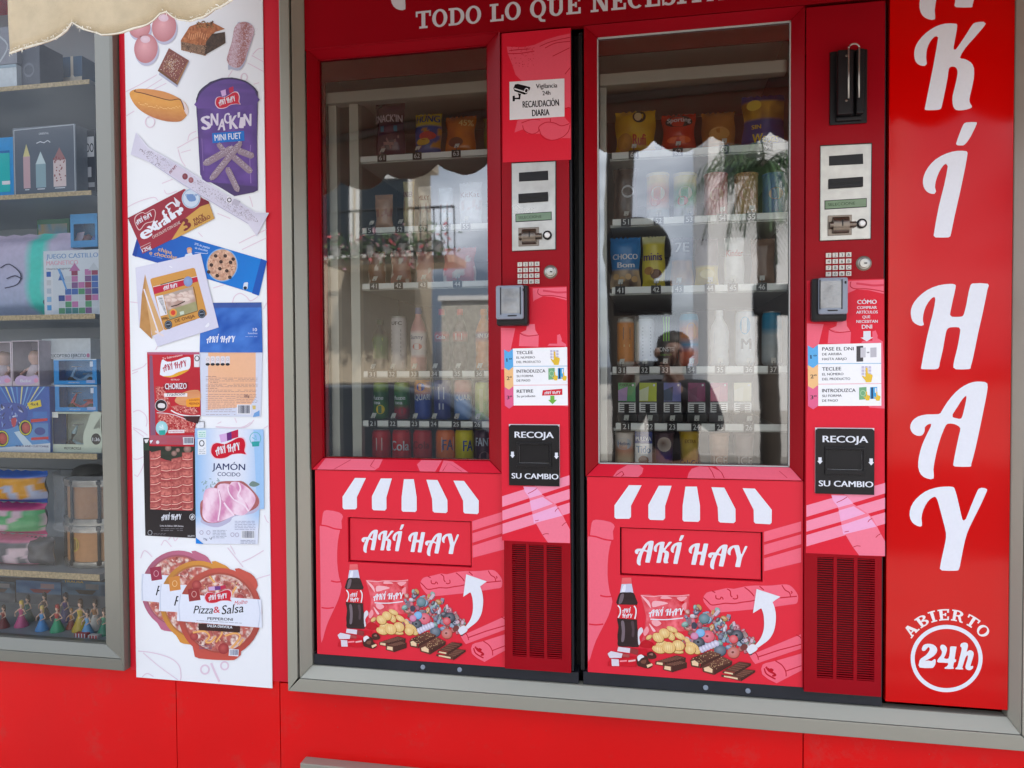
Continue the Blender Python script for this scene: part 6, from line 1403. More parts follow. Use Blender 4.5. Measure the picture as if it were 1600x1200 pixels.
# cooked ham packet
pr = PP(4)
pr.grid([ZE('632 55')[0], ZE('1275 65')[0], ZE('1220 1140')[0], ZE('642 1135')[0]], lambda u, v: mixc(C(206, 222, 244), mixc(C(150, 192, 234), C(228, 232, 244), min(1, 2.8*u if u < .5 else 2.6*(1-u)+.2)), 1) if v < .78 else C(224, 228, 242), 12, 8)
pr.poly(ZE('1180 70 1275 66 1280 810 1215 812'), lambda x, y: C(164, 200, 238))
pr.poly(ZE('660 0 715 0 722 50 650 55'), C(232, 234, 240)); pr.line(ZE('655 -10 720 -12 720 50'), .8, C(60, 50, 60)); pr.rrect(ZE('655 75 738 72 738 142 660 145'), 1.4, C(216, 236, 232)); pr.rrect(ZE('660 155 738 152 740 300 660 302'), 1.4, C(236, 238, 242)); pr.ring(*ZE('697 195')[0], 4.2, 5, 1.4, C(40, 46, 60)); q = ZE('670 240 730 290'); pr.lines(q[0][0], q[1][0], q[0][1], q[1][1], 4, C(100, 110, 130), .6, 3)
q = ZE('668 95 728 128'); pr.lines(q[0][0], q[1][0], q[0][1], q[1][1], 3, C(70, 170, 150), .8, 4)
logo(pr, ZE('945 245')[0], 54, 33, -.06)
a_, c_ = ZE('795 440 1102 447'); pr.text('JAMÓN', a_, c_, 10.4, C(52, 62, 104), .018); a_, c_ = ZE('845 500 1058 506'); pr.text('COCIDO', a_, c_, 6.4, C(60, 72, 112), .012)
pr.ring(*ZE('1198 150')[0], 9, 10.4, 1.2, C(110, 186, 196)); pr.poly(ZE('1165 180 1235 176 1235 222 1170 226'), C(60, 160, 160)); pr.line(ZE('1170 140 1210 165 1200 120'), 1.6, C(120, 190, 210))
for i in range(26): q = ZE('%f %f' % (700+170*hsh(i, 1), 520+110*hsh(i, 2)+30*(hsh(i, 1) < .3)))[0]; pr.ell(q[0], q[1], 2.2, .8, C(150, 172, 176), hsh(i)*3, 6)
pr.blob(ZE('1140 580 1170 550 1210 560 1240 580 1200 600 1160 598'), C(120, 140, 134)); pr.blob(ZE('690 900 740 960 850 980 960 930 1000 880 1180 850 1240 780 1200 680 900 700'), C(190, 186, 212), 3)
pr.blob(ZE('690 740 740 700 830 580 880 552 1010 548 1090 555 1180 640 1230 710 1225 780 1150 830 1000 870 860 935 740 935 690 880 682 800'), lambda x, y: mixc(C(186, 116, 116), C(160, 92, 92), vn(x*.3, y*.3)), 3)
def ham(u): return lambda x, y: mixc(C(214, 142, 180), C(248, 220, 234), min(1, max(0, .5+.45*math.sin(x*.16+y*.05+u)+1.1*(fbm(x*.16, y*.1, 3)-.5))))
pr.tex(smooth_loop(ZE('960 580 1030 555 1100 590 1160 640 1200 700 1190 760 1140 830 1080 870 1020 850 980 760'), 3), ham(1), 1.4); pr.tex(smooth_loop(ZE('845 590 950 575 1020 620 1070 700 1130 780 1130 840 1060 870 980 850 900 800 860 720'), 3), ham(2.5), 1.4); pr.tex(smooth_loop(ZE('730 630 850 620 870 700 920 760 1000 860 980 880 860 930 770 935 710 890 705 800'), 3), ham(4), 1.4)
for s_ in ('855 625 870 720 870 800 850 920', '945 590 950 650 1000 720 1090 770 1135 830', '1040 560 1060 620 1035 690 1080 720', '905 750 940 800 1000 870'): pr.line(ZE(s_), 2.4, C(248, 226, 238), True); 
for s_ in ('862 640 880 720 878 800 862 900', '950 600 962 660 1010 722'): pr.line(ZE(s_), .8, C(200, 132, 168), True)
q = ZE('970 925 1200 1000'); pr.lines(q[0][0]+6, q[1][0], q[0][1], q[1][1], 6, C(120, 124, 160), .6, 8); q = ZE('800 1010 930 1080'); pr.lines(q[0][0], q[1][0], q[0][1], q[1][1], 6, C(110, 114, 140), .55, 9); q = ZE('1060 1105 1200 1130'); pr.lines(q[0][0], q[1][0], q[0][1], q[1][1], 3, C(110, 114, 140), .55, 10)
pr.poly(ZE('1068 1012 1192 1016 1190 1092 1066 1088'), C(236, 238, 244))
for i in range(17): q = ZE('%f 1016 %f 1080' % (1076+i*6.8, 1076+i*6.8)); pr.line(q, .35+.6*hsh(i, 7), C(50, 54, 80))
for s_ in ('695 1030', '760 1030', '985 1050', '1028 1052'): pr.ring(*ZE(s_)[0], 3, 3.4, .6, C(150, 130, 160), 14)
a_, c_ = ZE('712 1100 748 1102'); pr.text('75g', a_, c_, 3.4, C(70, 76, 110)); pr.poly(ZE('642 1075 715 1138 642 1134'), C(30, 130, 216)); pr.line(ZE('770 1080 785 1095 795 1072'), .8, C(50, 54, 80))
fin(pr, 'ham_packet_print', 'print_gloss')
# three pizzas
def pizza(pr, c, r, rim, sd, full):
    T = lambda u, v: (c[0]+u*r, c[1]+v*r*1.07)
    pts = [T(math.cos(a), math.sin(a)) for a in [2*math.pi*i/40 for i in range(40)]]
    pr.poly(smooth_loop([T(.35, -.98), T(.62, -.92), T(.8, -.82), T(.9, -.6), T(.7, -.4)], 2), rim); pr.poly(smooth_loop([T(-.62, .55), T(-.62, .9), T(-.5, 1.02), T(.2, 1.06), T(.4, 1.02), T(.5, .85), T(0, .7)], 2) if full else smooth_loop([T(-.7, .5), T(-.52, .9), T(-.38, 1.02), T(.1, 1.02), T(0, .6)], 2), rim)
    pr.poly(pts, lambda x, y: mixc(rim, mixc(rim, BLK, .35), .5+.5*math.sin(math.atan2(y-c[1], x-c[0])*2+1))); pr.ell(c[0], c[1], r*.9, r*.96, mixc(rim, C(120, 60, 50), .5), 0, 40); pr.tex([(c[0]+r*.86*math.cos(a), c[1]+.4+r*.92*math.sin(a)) for a in [2*math.pi*i/44 for i in range(44)]], lambda x, y: (lambda q, w_: mixc(mixc(C(120, 46, 48), C(214, 120, 108), q), C(240, 222, 210), min(1, max(0, w_*3.2-1.5))))(fbm(x*.22+sd, y*.22, 4)*1.3-.15, fbm(x*.17+sd*3, y*.17+5, 3)), 1.1)
    for i in range(170 if full else 110):
        a, q = hsh(i, sd)*6.283, math.sqrt(hsh(i+.5, sd))*.83; p = T(q*math.cos(a), q*math.sin(a))
        cc = [C(150, 66, 66), C(204, 136, 128), C(232, 206, 200), C(206, 110, 116), C(120, 60, 56), C(216, 170, 130)][int(hsh(i, sd+2)*6)]
        pr.ell(p[0], p[1], .8+1.5*hsh(i, sd+3), .5+.8*hsh(i, sd+4), cc, hsh(i, sd+5)*3, 6)
pr = PP(1); c1 = ZF('395 410')[0]; pizza(pr, c1, 58*1.0, C(190, 108, 134), 1.1, False)
pr.poly(ZF('108 280 400 300 400 520 105 492'), C(228, 232, 244)); pr.line(ZF('120 285 112 380 118 490'), 1.6, C(200, 206, 222), True); pr.poly(ZF('172 235 258 222 270 325 186 338'), C(150, 44, 72)); pr.ring(*ZF('222 280')[0], 4, 5, .8, C(220, 160, 176), 16); a_, c_ = ZF('218 450 260 450'); pr.text('P', a_, c_, 16, BLK, .0, slant=.25); fin(pr, 'pizza_print', 'print_gloss')
pr = PP(2); c1 = ZF('550 500')[0]; pizza(pr, c1, 60, C(216, 148, 70), 2.3, False)
pr.poly(ZF('250 360 560 375 560 590 245 572'), C(228, 232, 244)); pr.line(ZF('262 362 254 470 258 572'), 1.6, C(200, 206, 222), True); pr.poly(ZF('318 312 405 295 415 405 330 418'), C(206, 134, 66)); pr.ring(*ZF('368 358')[0], 4, 5, .8, C(240, 206, 150), 16); a_, c_ = ZF('362 530 410 530'); pr.text('P', a_, c_, 16, BLK, .0, slant=.25); fin(pr, 'pizza_print', 'print_gloss')
pr = PP(3); c1 = ZF('722 585')[0]; pizza(pr, c1, 65.5, C(200, 88, 76), 3.7, True)
for s_, r_ in (('540 370', 7.5), ('880 470', 6), ('750 865', 8.5), ('520 770', 6.5)): q = ZF(s_)[0]; pr.ell(q[0], q[1], r_, r_, C(150, 52, 56), 0, 20, c2=C(196, 92, 88))
for s_ in ('510 740 600 730 640 770 610 810 650 815 690 770', '690 815 730 760 740 730', '760 765 840 745 880 770 840 830 810 860', '850 380 820 430 810 455', '905 790 870 840', '640 300 680 350'): pr.line(ZF(s_), 3.2, C(222, 150, 84), True); pr.line(ZF(s_), 1.3, C(240, 186, 120), True)
pr.poly(ZF('400 438 1045 482 1050 702 385 648'), C(230, 234, 246)); pr.line(ZF('415 442 402 540 410 648'), 1.8, C(204, 210, 226), True); pr.line(ZF('1018 482 1035 590 1020 700'), 1.8, C(204, 210, 226), True)
pr.poly(ZF('470 400 555 388 572 485 482 498'), C(150, 46, 50)); pr.ring(*ZF('520 440')[0], 4, 5, .8, C(226, 170, 166), 16)
logo(pr, ZF('708 460')[0], 41, 22, .0, False); q = ZF('632 385 680 378 684 410 636 412'); pr.poly(q, C(206, 170, 214)); pr.poly(ZF('680 378 725 376 728 405 684 410'), C(110, 56, 130)); pr.poly(ZF('725 376 765 365 770 395 728 405'), C(190, 40, 76))
a_, c_ = ZF('515 590 665 592'); pr.text('Pizza', a_, c_, 13, BLK, .008, slant=.22); a_, c_ = ZF('672 585 722 585'); pr.text('&', a_, c_, 10.5, C(206, 70, 84), .02); a_, c_ = ZF('735 598 905 580'); pr.text('Salsa', a_, c_, 14.5, BLK, .008, slant=.22); a_, c_ = ZF('835 525 935 512'); pr.text('Molho', a_, c_, 6.5, C(206, 70, 84), .0, slant=.3)
a_, c_ = ZF('625 640 822 648'); pr.text('PEPPERONI', a_, c_, 4.6, C(50, 46, 56), .02); q = ZF('540 645 895 668'); pr.lines(q[0][0], q[1][0], q[0][1], q[0][1]+.1, 1, C(130, 126, 140), .6, 2, .06)
pr.poly(ZF('555 668 880 690 878 740 556 720'), C(52, 24, 24)); a_, c_ = ZF('622 695 818 708'); pr.text('SALSA DIAVOLA', a_, c_, 4.2, WHT, .03)
pr.poly(ZF('795 868 870 872 866 925 790 920'), C(230, 232, 240))
for i in range(10): q = ZF('%f 874 %f 915' % (803+i*6.6, 801+i*6.6)); pr.line(q, .5+.5*hsh(i, 7), C(60, 70, 110))
q = ZF('560 840 660 865'); pr.lines(q[0][0], q[1][0], q[0][1], q[1][1], 3, C(110, 100, 130), .8, 12)
fin(pr, 'pizza_print', 'print_gloss')
# ------------------------------------------------------------------ goods: small builders
def rectpx(x0, y0, x1, y1, Y):
    a, c = P(x0, y0, Y), P(x1, y1, Y); e, g = P(x1, y0, Y), P(x0, y1, Y)
    return (a.x+g.x)/2, (c.x+e.x)/2, (c.z+g.z)/2, (a.z+e.z)/2
def uvprint(x0, x1, z0, z1, Y, base=.0006):
    return Print(fn=lambda u, v: (x0+(x1-x0)*u, Y, z1-(z1-z0)*v), base=base)
def utext(pr, s_, u0, u1, v, h, c, bold=.02):
    vs_, fs = text_mesh(s_, bold); a0 = min(q[0] for q in vs_); a1 = max(q[0] for q in vs_)
    for sh in shifts(bold): pr.raw([(u0+(u1-u0)*(q[0]+sh-a0)/(a1-a0), v-q[1]/CAPH*h) for q in vs_], fs, c)
def uell(pr, u, v, ru, rv, c, c2=None, n=18, rot=0): pr.ell(u, v, ru, rv, c, rot, n, c2)
def urect(pr, u0, v0, u1, v1, c): pr.raw([(u0, v0), (u1, v0), (u1, v1), (u0, v1)], [(0, 1, 2, 3)], c)
def carton(name, label, box, Y, depth, c, draw=None, group=None, zb=None, m='goods', rot=0):
    x0, x1, z0, z1 = rectpx(*box, Y)
    if zb is not None: z0 = zb
    t = thing(name, label, name.split('_')[-1], ((x0+x1)/2, Y+depth/2, z0), group)
    b = MB(); b.box(x0, x1, Y, Y+depth, z0, z1, c); b.build('box', m, t, world=True, bevel=min(.002, (x1-x0)*.05))
    if draw:
        pr = uvprint(x0, x1, z0, z1, Y); draw(pr); pr.build('front_print', t, 'print_gloss')
    return t
def windowbox(name, label, box, Y, depth, c, frame, draw=None, group=None, inner=None, zb=None):
    """a carton with a clear window: walls, a frame front (fractions l, t, r, b), a film, and what lies inside"""
    x0, x1, z0, z1 = rectpx(*box, Y)
    if zb is not None: z0 = zb
    W, H = x1-x0, z1-z0; l_, t_, r_, b_ = frame
    t = thing(name, label, name.split('_')[-1], ((x0+x1)/2, Y+depth/2, z0), group)
    b = MB(); w_ = .0015
    b.box(x0, x0+w_, Y+.0015, Y+depth, z0, z1, c); b.box(x1-w_, x1, Y+.0015, Y+depth, z0, z1, c); b.box(x0+w_, x1-w_, Y+.0015, Y+depth, z0, z0+w_, c); b.box(x0+w_, x1-w_, Y+.0015, Y+depth, z1-w_, z1, c); b.box(x0+w_, x1-w_, Y+depth-w_, Y+depth, z0+w_, z1-w_, mixc(c, BLK, .3))
    b.build('box', 'goods', t, world=True)
    b = MB(); a0, a1, c0, c1 = x0+W*l_, x1-W*r_, z0+H*b_, z1-H*t_
    for q in ((x0, a0, z0, z1), (a1, x1, z0, z1), (a0, a1, z0, c0), (a0, a1, c1, z1)):
        if q[1]-q[0] > .0005 and q[3]-q[2] > .0005: b.box(q[0], q[1], Y, Y+.0014, q[2], q[3], c)
    b.build('front_card', 'goods', t, world=True)
    b = MB(); b.add([(a0, Y+.0013, c0), (a1, Y+.0013, c0), (a1, Y+.0013, c1), (a0, Y+.0013, c1)], [(0, 1, 2, 3)]); b.build('film', 'window_glass', t, fixn=False, world=True)
    if inner:
        b = MB(); inner(b, (a0+a1)/2, Y+depth*.5, z0+.004, min(a1-a0, .5), c1-c0); b.build('toy', 'goods', t, world=True, smooth='auto')
    if draw:
        pr = uvprint(x0, x1, z0, z1, Y); draw(pr); pr.build('front_print', t, 'print_gloss')
    return t
def pouch(name, label, box, Y, th, colf, draw=None, group=None, zb=None, cat='snack bag', lean=.0, m='foil'):
    """a filled bag: puffed body, crimped and toothed ends"""
    x0, x1, z0, z1 = rectpx(*box, Y)
    if zb is not None: z0 = zb+.001
    t = thing(name, label, cat, ((x0+x1)/2, Y+th/2, z0), group)
    nu, nv = 14, 18; vs_, fs, cs = [], [], []
    sd = x0*31+z0*17
    for sgn in (-1, 1):
        for j in range(nv+1):
            for i in range(nu+1):
                u, v = i/nu, j/nv
                e = max(0, min(1, min(v, 1-v)/.07-.35)); puff = (math.sin(math.pi*u)**.55)*(1-(2*v-1)**6)*e
                wv = 1+.05*math.sin(v*9+sd)*e
                wr = .10*(vn(u*5+sd, v*6)-.5)*e
                x = (x0+x1)/2+(u-.5)*(x1-x0)*(1-.06*math.sin(math.pi*v))*wv
                vs_.append((x, Y+th/2+sgn*th/2*max(.02, puff+wr)+lean*v*(z1-z0), z0+(z1-z0)*v+.003*math.sin(u*40)*(v > .98)))
                cs.append(colf(u, 1-v) if sgn < 0 else C(200, 200, 205))
    n = (nu+1)*(nv+1)
    for s_ in (0, 1):
        for j in range(nv):
            for i in range(nu):
                a = s_*n+j*(nu+1)+i; fs.append((a, a+1, a+nu+2, a+nu+1) if s_ == 0 else (a, a+nu+1, a+nu+2, a+1))
    b = MB(); b.add(vs_, fs, cs); b.build('bag', m, t, smooth=True, world=True, fixn=False)
    if draw:
        pr = Print(fn=lambda u, v: (x0+(x1-x0)*u, Y+th/2-th/2*(math.sin(math.pi*min(.97, max(.03, u)))**.55)*(1-(1-2*v)**6)-.002+lean*(1-v)*(z1-z0), z1-(z1-z0)*v), base=.001); draw(pr); pr.build('front_print', t, 'print_gloss')
    return t
def can(name, label, px, ytop, ybot, rpx, Y, colf, draw=None, group=None, zb=None, kind='can', cat=None):
    """drinks can, bottle, tub or cup turned on a lathe, its label wrapped round the front"""
    c = P(px, (ytop+ybot)/2, Y); r = rpx*(Y+2.0)/1150*1.02; z0 = zb+.001 if zb is not None else P(px, ybot, Y).z; z1 = P(px, ytop, Y).z; h = z1-z0
    cy = Y+r
    t = thing(name, label, cat or {'can': 'can', 'bottle': 'bottle', 'cup': 'cup', 'tub': 'tub'}[kind], (c.x, cy, z0), group)
    if kind == 'can': prof = [(.78, 0), (.97, .045), (1, .07), (1, .12), (1, .25), (1, .4), (1, .55), (1, .7), (1, .88), (.95, .93), (.86, .975)]
    elif kind == 'bottle': prof = [(.85, 0), (.98, .02), (1, .05), (1, .2), (.94, .26), (1, .33), (1, .45), (1, .58), (.97, .64), (.75, .74), (.45, .83), (.36, .87), (.36, .90)]
    elif kind == 'cup': prof = [(.72, 0), (.76, .02), (.80, .2), (.86, .45), (.92, .7), (.97, .92), (1.03, .93), (1.03, .96)]
    else: prof = [(.96, 0), (1, .02), (1, .2), (1, .4), (1, .6), (1, .8), (1, .93)]
    b = MB(); b.lathe([(r*a, h*q) for a, q in prof], c.x, cy, z0, 28, lambda u, z: colf(u, 1-z/h)); b.build('body', 'goods', t, smooth='auto', world=True)
    if kind == 'can':
        b = MB(); b.lathe([(r*.86, h*.9752), (r*.89, h*.985), (r*.87, h*1.0), (r*.82, h*.985), (r*.2, h*.984)], c.x, cy, z0, 24); b.build('lid', 'steel', t, smooth='auto', world=True)
        b = MB(); b.box(c.x-r*.15, c.x+r*.15, cy-r*.55, cy+r*.1, z0+h*.988, z0+h*1.0); b.build('ring_pull', 'steel', t, world=True)
    elif kind == 'bottle':
        b = MB(); b.lathe([(r*.40, h*.901), (r*.41, h*.91), (r*.41, h*.985), (r*.36, h)], c.x, cy, z0, 18, lambda u, z: colf(0, -1)); b.build('cap', 'goods', t, smooth='auto', world=True)
    else:
        b = MB(); b.lathe([(r*1.04, h*.961 if kind == 'cup' else h*.9301), (r*1.05, h*.985), (r*.98, h), (r*.3, h*1.001)], c.x, cy, z0, 24, lambda u, z: colf(0, -1)); b.build('lid', 'goods', t, smooth='auto', world=True)
    if draw:
        pr = Print(fn=lambda u, v: (c.x+r*1.006*math.sin(u*1.25), cy-r*1.006*math.cos(u*1.25), z0+h*(1-v)), base=.0006); draw(pr); pr.build('label_print', t, 'print_gloss')
    return t
GREY = C(200, 200, 205)
def bands(*st):
    """colours down a can: (upto, colour) ..."""
    def f(u, v):
        for lim, c in st:
            if v <= lim: return c
        return st[-1][1]
    return f

# ------------------------------------------------------------------ left machine: shelves and goods
S = {}
S[16] = lip(m1, 1, (563, 249), (762, 237), [('61', 597), ('62', 652), ('63', 713)])
S[15] = lip(m1, 1, (566, 360), (762, 353), [('51', 580), ('52', 625), ('53', 661), ('54', 697), ('55', 728)])
S[14] = lip(m1, 1, (566, 447), (762, 443), [('41', 585), ('42', 623), ('43', 661), ('44', 715)])
S[13] = lip(m1, 1, (568, 584), (765, 584), [('31', 582), ('32', 613), ('33', 647), ('34', 679), ('35', 715), ('36', 749)])
S[12] = lip(m1, 1, (567, 662), (765, 662), [('21', 583), ('22', 614), ('23', 648), ('24', 678), ('25', 713), ('26', 746)])
S[26] = lip(m2, 2, (956, 245), (1232, 226), [('61', 990), ('62', 1059), ('63', 1131), ('64', 1199)], hpx=10)
S[25] = lip(m2, 2, (957, 348), (1230, 336), [('51', 978), ('52', 1029), ('53', 1077), ('54', 1128), ('55', 1174)], hpx=10)
S[24] = lip(m2, 2, (956, 456), (1232, 445), [('41', 969), ('42', 1025), ('43', 1060), ('44', 1109), ('45', 1145), ('46', 1190)], hpx=10)
S[23] = lip(m2, 2, (957, 578), (1230, 577), [('31', 971), ('32', 1007), ('33', 1039), ('34', 1080), ('35', 1125), ('36', 1170), ('37', 1208)], hpx=10)
S[22] = lip(m2, 2, (962, 667), (1230, 667), [('21', 978), ('22', 1015), ('23', 1050), ('24', 1088), ('25', 1125), ('26', 1170)], hpx=10)
for mm, xs, fi_ in ((m1, ((516, 528), (548, 562)), FI1), (m2, ((938, 948),), FI2)):   # rails that carry the shelves
    for a, c in xs:
        x0, x1, _, _ = rectpx(a, 400, c, 410, .07); b = MB(); b.box(x0, x1, .07, .095, fi_[2]-.04, fi_[3]-.12); b.build('shelf_rail', 'interior_pale', mm, world=True)
def fl1(mm, z): pass
Z11 = FI1[2]-.05; Z21 = FI2[2]-.05
LM, RM = 'in the left vending machine', 'in the right vending machine'
g61 = 'goods on the top shelf of the left machine'
YG = .115
pouch('snack_bag', 'dark purple snack stick bag over tag 61 '+LM, (583, 156, 629, 234), YG, .05, lambda u, v: mixc(C(84, 34, 66), C(60, 24, 48), vn(u*5, v*6)), lambda pr: (utext(pr, "SNACK'IN", .05, .95, .38, .13, C(226, 210, 220), .03), urect(pr, .25, .44, .8, .54, C(50, 120, 150)), [pr.line([(.15+.1*i, .9-.08*i), (.85-.08*i, .62+.07*i)], .05, C(160, 120, 120)) for i in range(4)]), g61, S[16])
pouch('snack_bag', 'blue and yellow crisp bag over tag 62 '+LM, (643, 172, 686, 231), YG, .05, lambda u, v: C(222, 186, 50) if v < .28 else mixc(C(34, 74, 160), C(214, 150, 50), 1 if (vn(u*4+2, v*5) > .62 and v < .8) else 0), lambda pr: (utext(pr, 'HUNG', .12, .95, .24, .17, C(30, 60, 130), .03), uell(pr, .55, .55, .3, .1, C(200, 60, 60)), uell(pr, .4, .68, .25, .08, C(226, 180, 70))), g61, S[16], lean=.1)
pouch('snack_bag', 'orange crisp bag over tag 63 '+LM, (692, 176, 740, 228), YG, .05, lambda u, v: mixc(C(226, 130, 40), C(196, 92, 30), vn(u*4, v*4)), lambda pr: (utext(pr, '45%', .5, .95, .3, .16, C(250, 220, 150), .02), uell(pr, .4, .7, .25, .12, C(120, 60, 40))), g61, S[16], lean=.1)
pouch('snack_bag', 'green crisp bag at the right end of the top shelf '+LM, (752, 180, 796, 226), YG, .05, lambda u, v: mixc(C(110, 130, 50), C(80, 100, 40), vn(u*4, v*4)), None, g61, S[16])
g = 'sweets on the second shelf of the left machine'
for i, (x0, x1, y0, c_, lb, tx) in enumerate(((584, 612, 303, C(206, 160, 130), 'beige biscuit packet over tag 51 ', None), (628, 646, 282, C(216, 200, 150), 'tall cream wafer packet over tag 52 ', 'KINDER'), (652, 672, 290, C(236, 232, 226), 'white chocolate packet over tag 53 ', 'MILKY'), (684, 706, 292, C(188, 204, 222), 'pale blue packet over tag 54 ', None), (716, 752, 284, C(206, 212, 226), 'silver wafer packet over tag 55 ', 'KitKat'))):
    pouch('sweet_packet', lb+LM, (x0, y0, x1, 352), YG, .025, lambda u, v, c_=c_: mixc(c_, mixc(c_, C(160, 60, 50), .5), 1 if .4 < v < .62 and vn(u*6, v*6) > .5 else 0), (lambda pr, tx=tx: utext(pr, tx, .1, .9, .35, .12, C(120, 40, 50), .02)) if tx else None, g, S[15], cat='sweet packet')
g = 'snacks on the third shelf of the left machine'
for i, (x0, x1, y0, c_, lb) in enumerate(((572, 600, 392, C(120, 70, 50), 'brown nut bag over tag 41 '), (608, 640, 390, C(150, 90, 80), 'red brown sweet bag over tag 42 '), (648, 676, 392, C(190, 130, 120), 'pink sweet bag over tag 43 '), (690, 742, 386, C(214, 110, 110), 'red and white snack bag over tag 44 '))):
    pouch('sweet_bag', lb+LM, (x0, y0, x1, 442), YG, .03, lambda u, v, c_=c_: mixc(c_, C(226, 214, 206), 1 if vn(u*5, v*5+c_[0]*9) > .6 else 0), None, g, S[14], cat='sweet bag')
g = 'bottles and tall cans on the fourth shelf of the left machine'
can('drink_bottle', 'dark green drink bottle over tag 31 '+LM, 590, 499, 573, 13, YG, lambda u, v: C(40, 60, 34) if v < 0 else C(52, 96, 40) if .28 < v < .75 else C(26, 30, 24), lambda pr: (urect(pr, -.7, .36, .5, .42, C(160, 180, 40)), urect(pr, -.3, .5, .4, .62, C(96, 150, 60))), g, S[13], 'bottle')
can('energy_can', 'tall white energy drink can with black print over tag 32 '+LM, 619, 494, 573, 12.5, YG, lambda u, v: C(206, 198, 200), lambda pr: (utext(pr, 'UFC', -.55, .6, .16, .07, C(30, 28, 30), .03), [urect(pr, -.62, .24+.075*i, .5, .24+.075*i+.045, C(44, 34, 36)) for i in range(7)], urect(pr, -.7, .84, .7, .9, C(160, 110, 110))), g, S[13], cat='can')
can('juice_bottle', 'pink juice bottle with white label over tag 33 '+LM, 650, 480, 573, 13, YG, lambda u, v: C(60, 80, 140) if v < 0 else C(236, 224, 226) if .36 < v < .75 else C(206, 140, 140), lambda pr: (utext(pr, 'Sunny', -.7, .7, .5, .07, C(44, 60, 110), .02), uell(pr, .1, .62, .5, .05, C(220, 120, 110))), g, S[13], 'bottle')
can('cola_bottle', 'cola bottle with red label over tag 34 '+LM, 687, 482, 573, 12, YG, lambda u, v: C(200, 40, 46) if v < 0 else C(196, 36, 44) if .36 < v < .55 else C(56, 36, 34), lambda pr: utext(pr, 'Cola', -.5, .6, .49, .07, WHT, .02), g, S[13], 'bottle')
can('cola_bottle', 'cola bottle with red and white label over tag 35 '+LM, 716, 482, 573, 12, YG, lambda u, v: C(206, 44, 50) if v < 0 else C(210, 60, 66) if .36 < v < .55 else C(60, 40, 38), lambda pr: (urect(pr, -.3, .40, .4, .5, WHT)), g, S[13], 'bottle')
can('orange_bottle', 'orange soda bottle over tag 36 '+LM, 753, 482, 573, 13, YG, lambda u, v: C(236, 130, 40) if v < 0 else C(40, 70, 150) if .36 < v < .5 else C(226, 130, 50), lambda pr: utext(pr, 'FANTA', -.8, .8, .47, .07, WHT, .03), g, S[13], 'bottle')
g = 'cans on the fifth shelf of the left machine'
def cn(lb, px, yt, yb_, rp, colf, draw, grp, zb, nm='drink_can'): return can(nm, lb, px, yt, yb_, rp, YG, colf, draw, grp, zb)
cn('green tea can with a lemon over tag 21 '+LM, 591, 596, 652, 13, bands((.2, C(150, 180, 50)), (.55, C(40, 92, 50)), (1, C(56, 110, 50))), lambda pr: (utext(pr, 'fuze', -.6, .5, .48, .11, WHT, .02), utext(pr, 'tea', -.5, .2, .6, .1, WHT, .02), uell(pr, .2, .74, .45, .12, C(236, 206, 50))), g, S[12])
cn('green tea can with red fruit over tag 22 '+LM, 624, 596, 652, 13, bands((.2, C(150, 180, 60)), (.62, C(44, 110, 60)), (1, C(150, 40, 60))), lambda pr: (utext(pr, 'fuze', -.6, .6, .48, .11, WHT, .02), utext(pr, 'tea', -.5, .3, .6, .1, WHT, .02), uell(pr, .3, .78, .4, .1, C(190, 50, 70))), g, S[12])
cn('blue and orange sports drink can over tag 23 '+LM, 657, 592, 652, 14, bands((.38, C(232, 150, 60)), (1, C(36, 70, 160))), lambda pr: (utext(pr, 'AQUARI', -.95, .95, .52, .15, WHT, .02), uell(pr, 0, .2, .4, .1, C(60, 80, 170))), g, S[12])
cn('dark blue can with a bar code panel over tag 24 '+LM, 688, 592, 652, 14, bands((.3, C(80, 80, 140)), (1, C(40, 56, 130))), lambda pr: (urect(pr, -.2, .2, .35, .5, C(214, 214, 226)), urect(pr, -.15, .6, .3, .75, C(190, 196, 216))), g, S[12])
cn('pink and blue sports drink can over tag 25 '+LM, 720, 592, 652, 14, bands((.38, C(226, 150, 140)), (1, C(110, 150, 210))), lambda pr: utext(pr, 'AQUARI', -.95, .95, .52, .15, WHT, .02), g, S[12])
cn('lime green can over tag 26 '+LM, 752, 596, 652, 13, bands((.5, C(200, 210, 110)), (1, C(150, 190, 90))), lambda pr: urect(pr, -.2, .2, .2, .8, C(226, 226, 170)), g, S[12])
g = 'cans on the bottom shelf of the left machine'
for lb, px, c_, dr in (('leftmost red cola can on the bottom shelf ', 591, C(196, 28, 42), lambda pr: urect(pr, -.2, .2, .35, .5, C(226, 190, 190))), ('red cola can with white script on the bottom shelf ', 623, C(206, 26, 40), lambda pr: utext(pr, 'Cola', -.8, .9, .5, .24, WHT, .02)), ('dark lettered red can on the bottom shelf ', 656, C(190, 24, 38), lambda pr: utext(pr, 'Cola', -.7, .8, .45, .18, C(110, 10, 20), .02)), ('orange soda can with blue letters on the bottom shelf ', 692, C(232, 112, 30), lambda pr: (urect(pr, -.1, .18, 1.0, .52, WHT), utext(pr, 'FA', -.02, .9, .48, .26, C(30, 50, 120), .03))), ('yellow soda can with blue letters on the bottom shelf ', 722, C(222, 206, 40), lambda pr: utext(pr, 'FA', .1, .95, .5, .26, C(40, 70, 150), .03)), ('dark purple soda can with white letters on the bottom shelf ', 753, C(70, 34, 60), lambda pr: (utext(pr, 'FANT', -.6, .9, .38, .2, C(206, 216, 236), .03), uell(pr, .2, .68, .5, .18, C(170, 130, 140))))):
    cn(lb+LM, px, 671, 735, 15.5, lambda u, v, c_=c_: c_, dr, g, Z11)

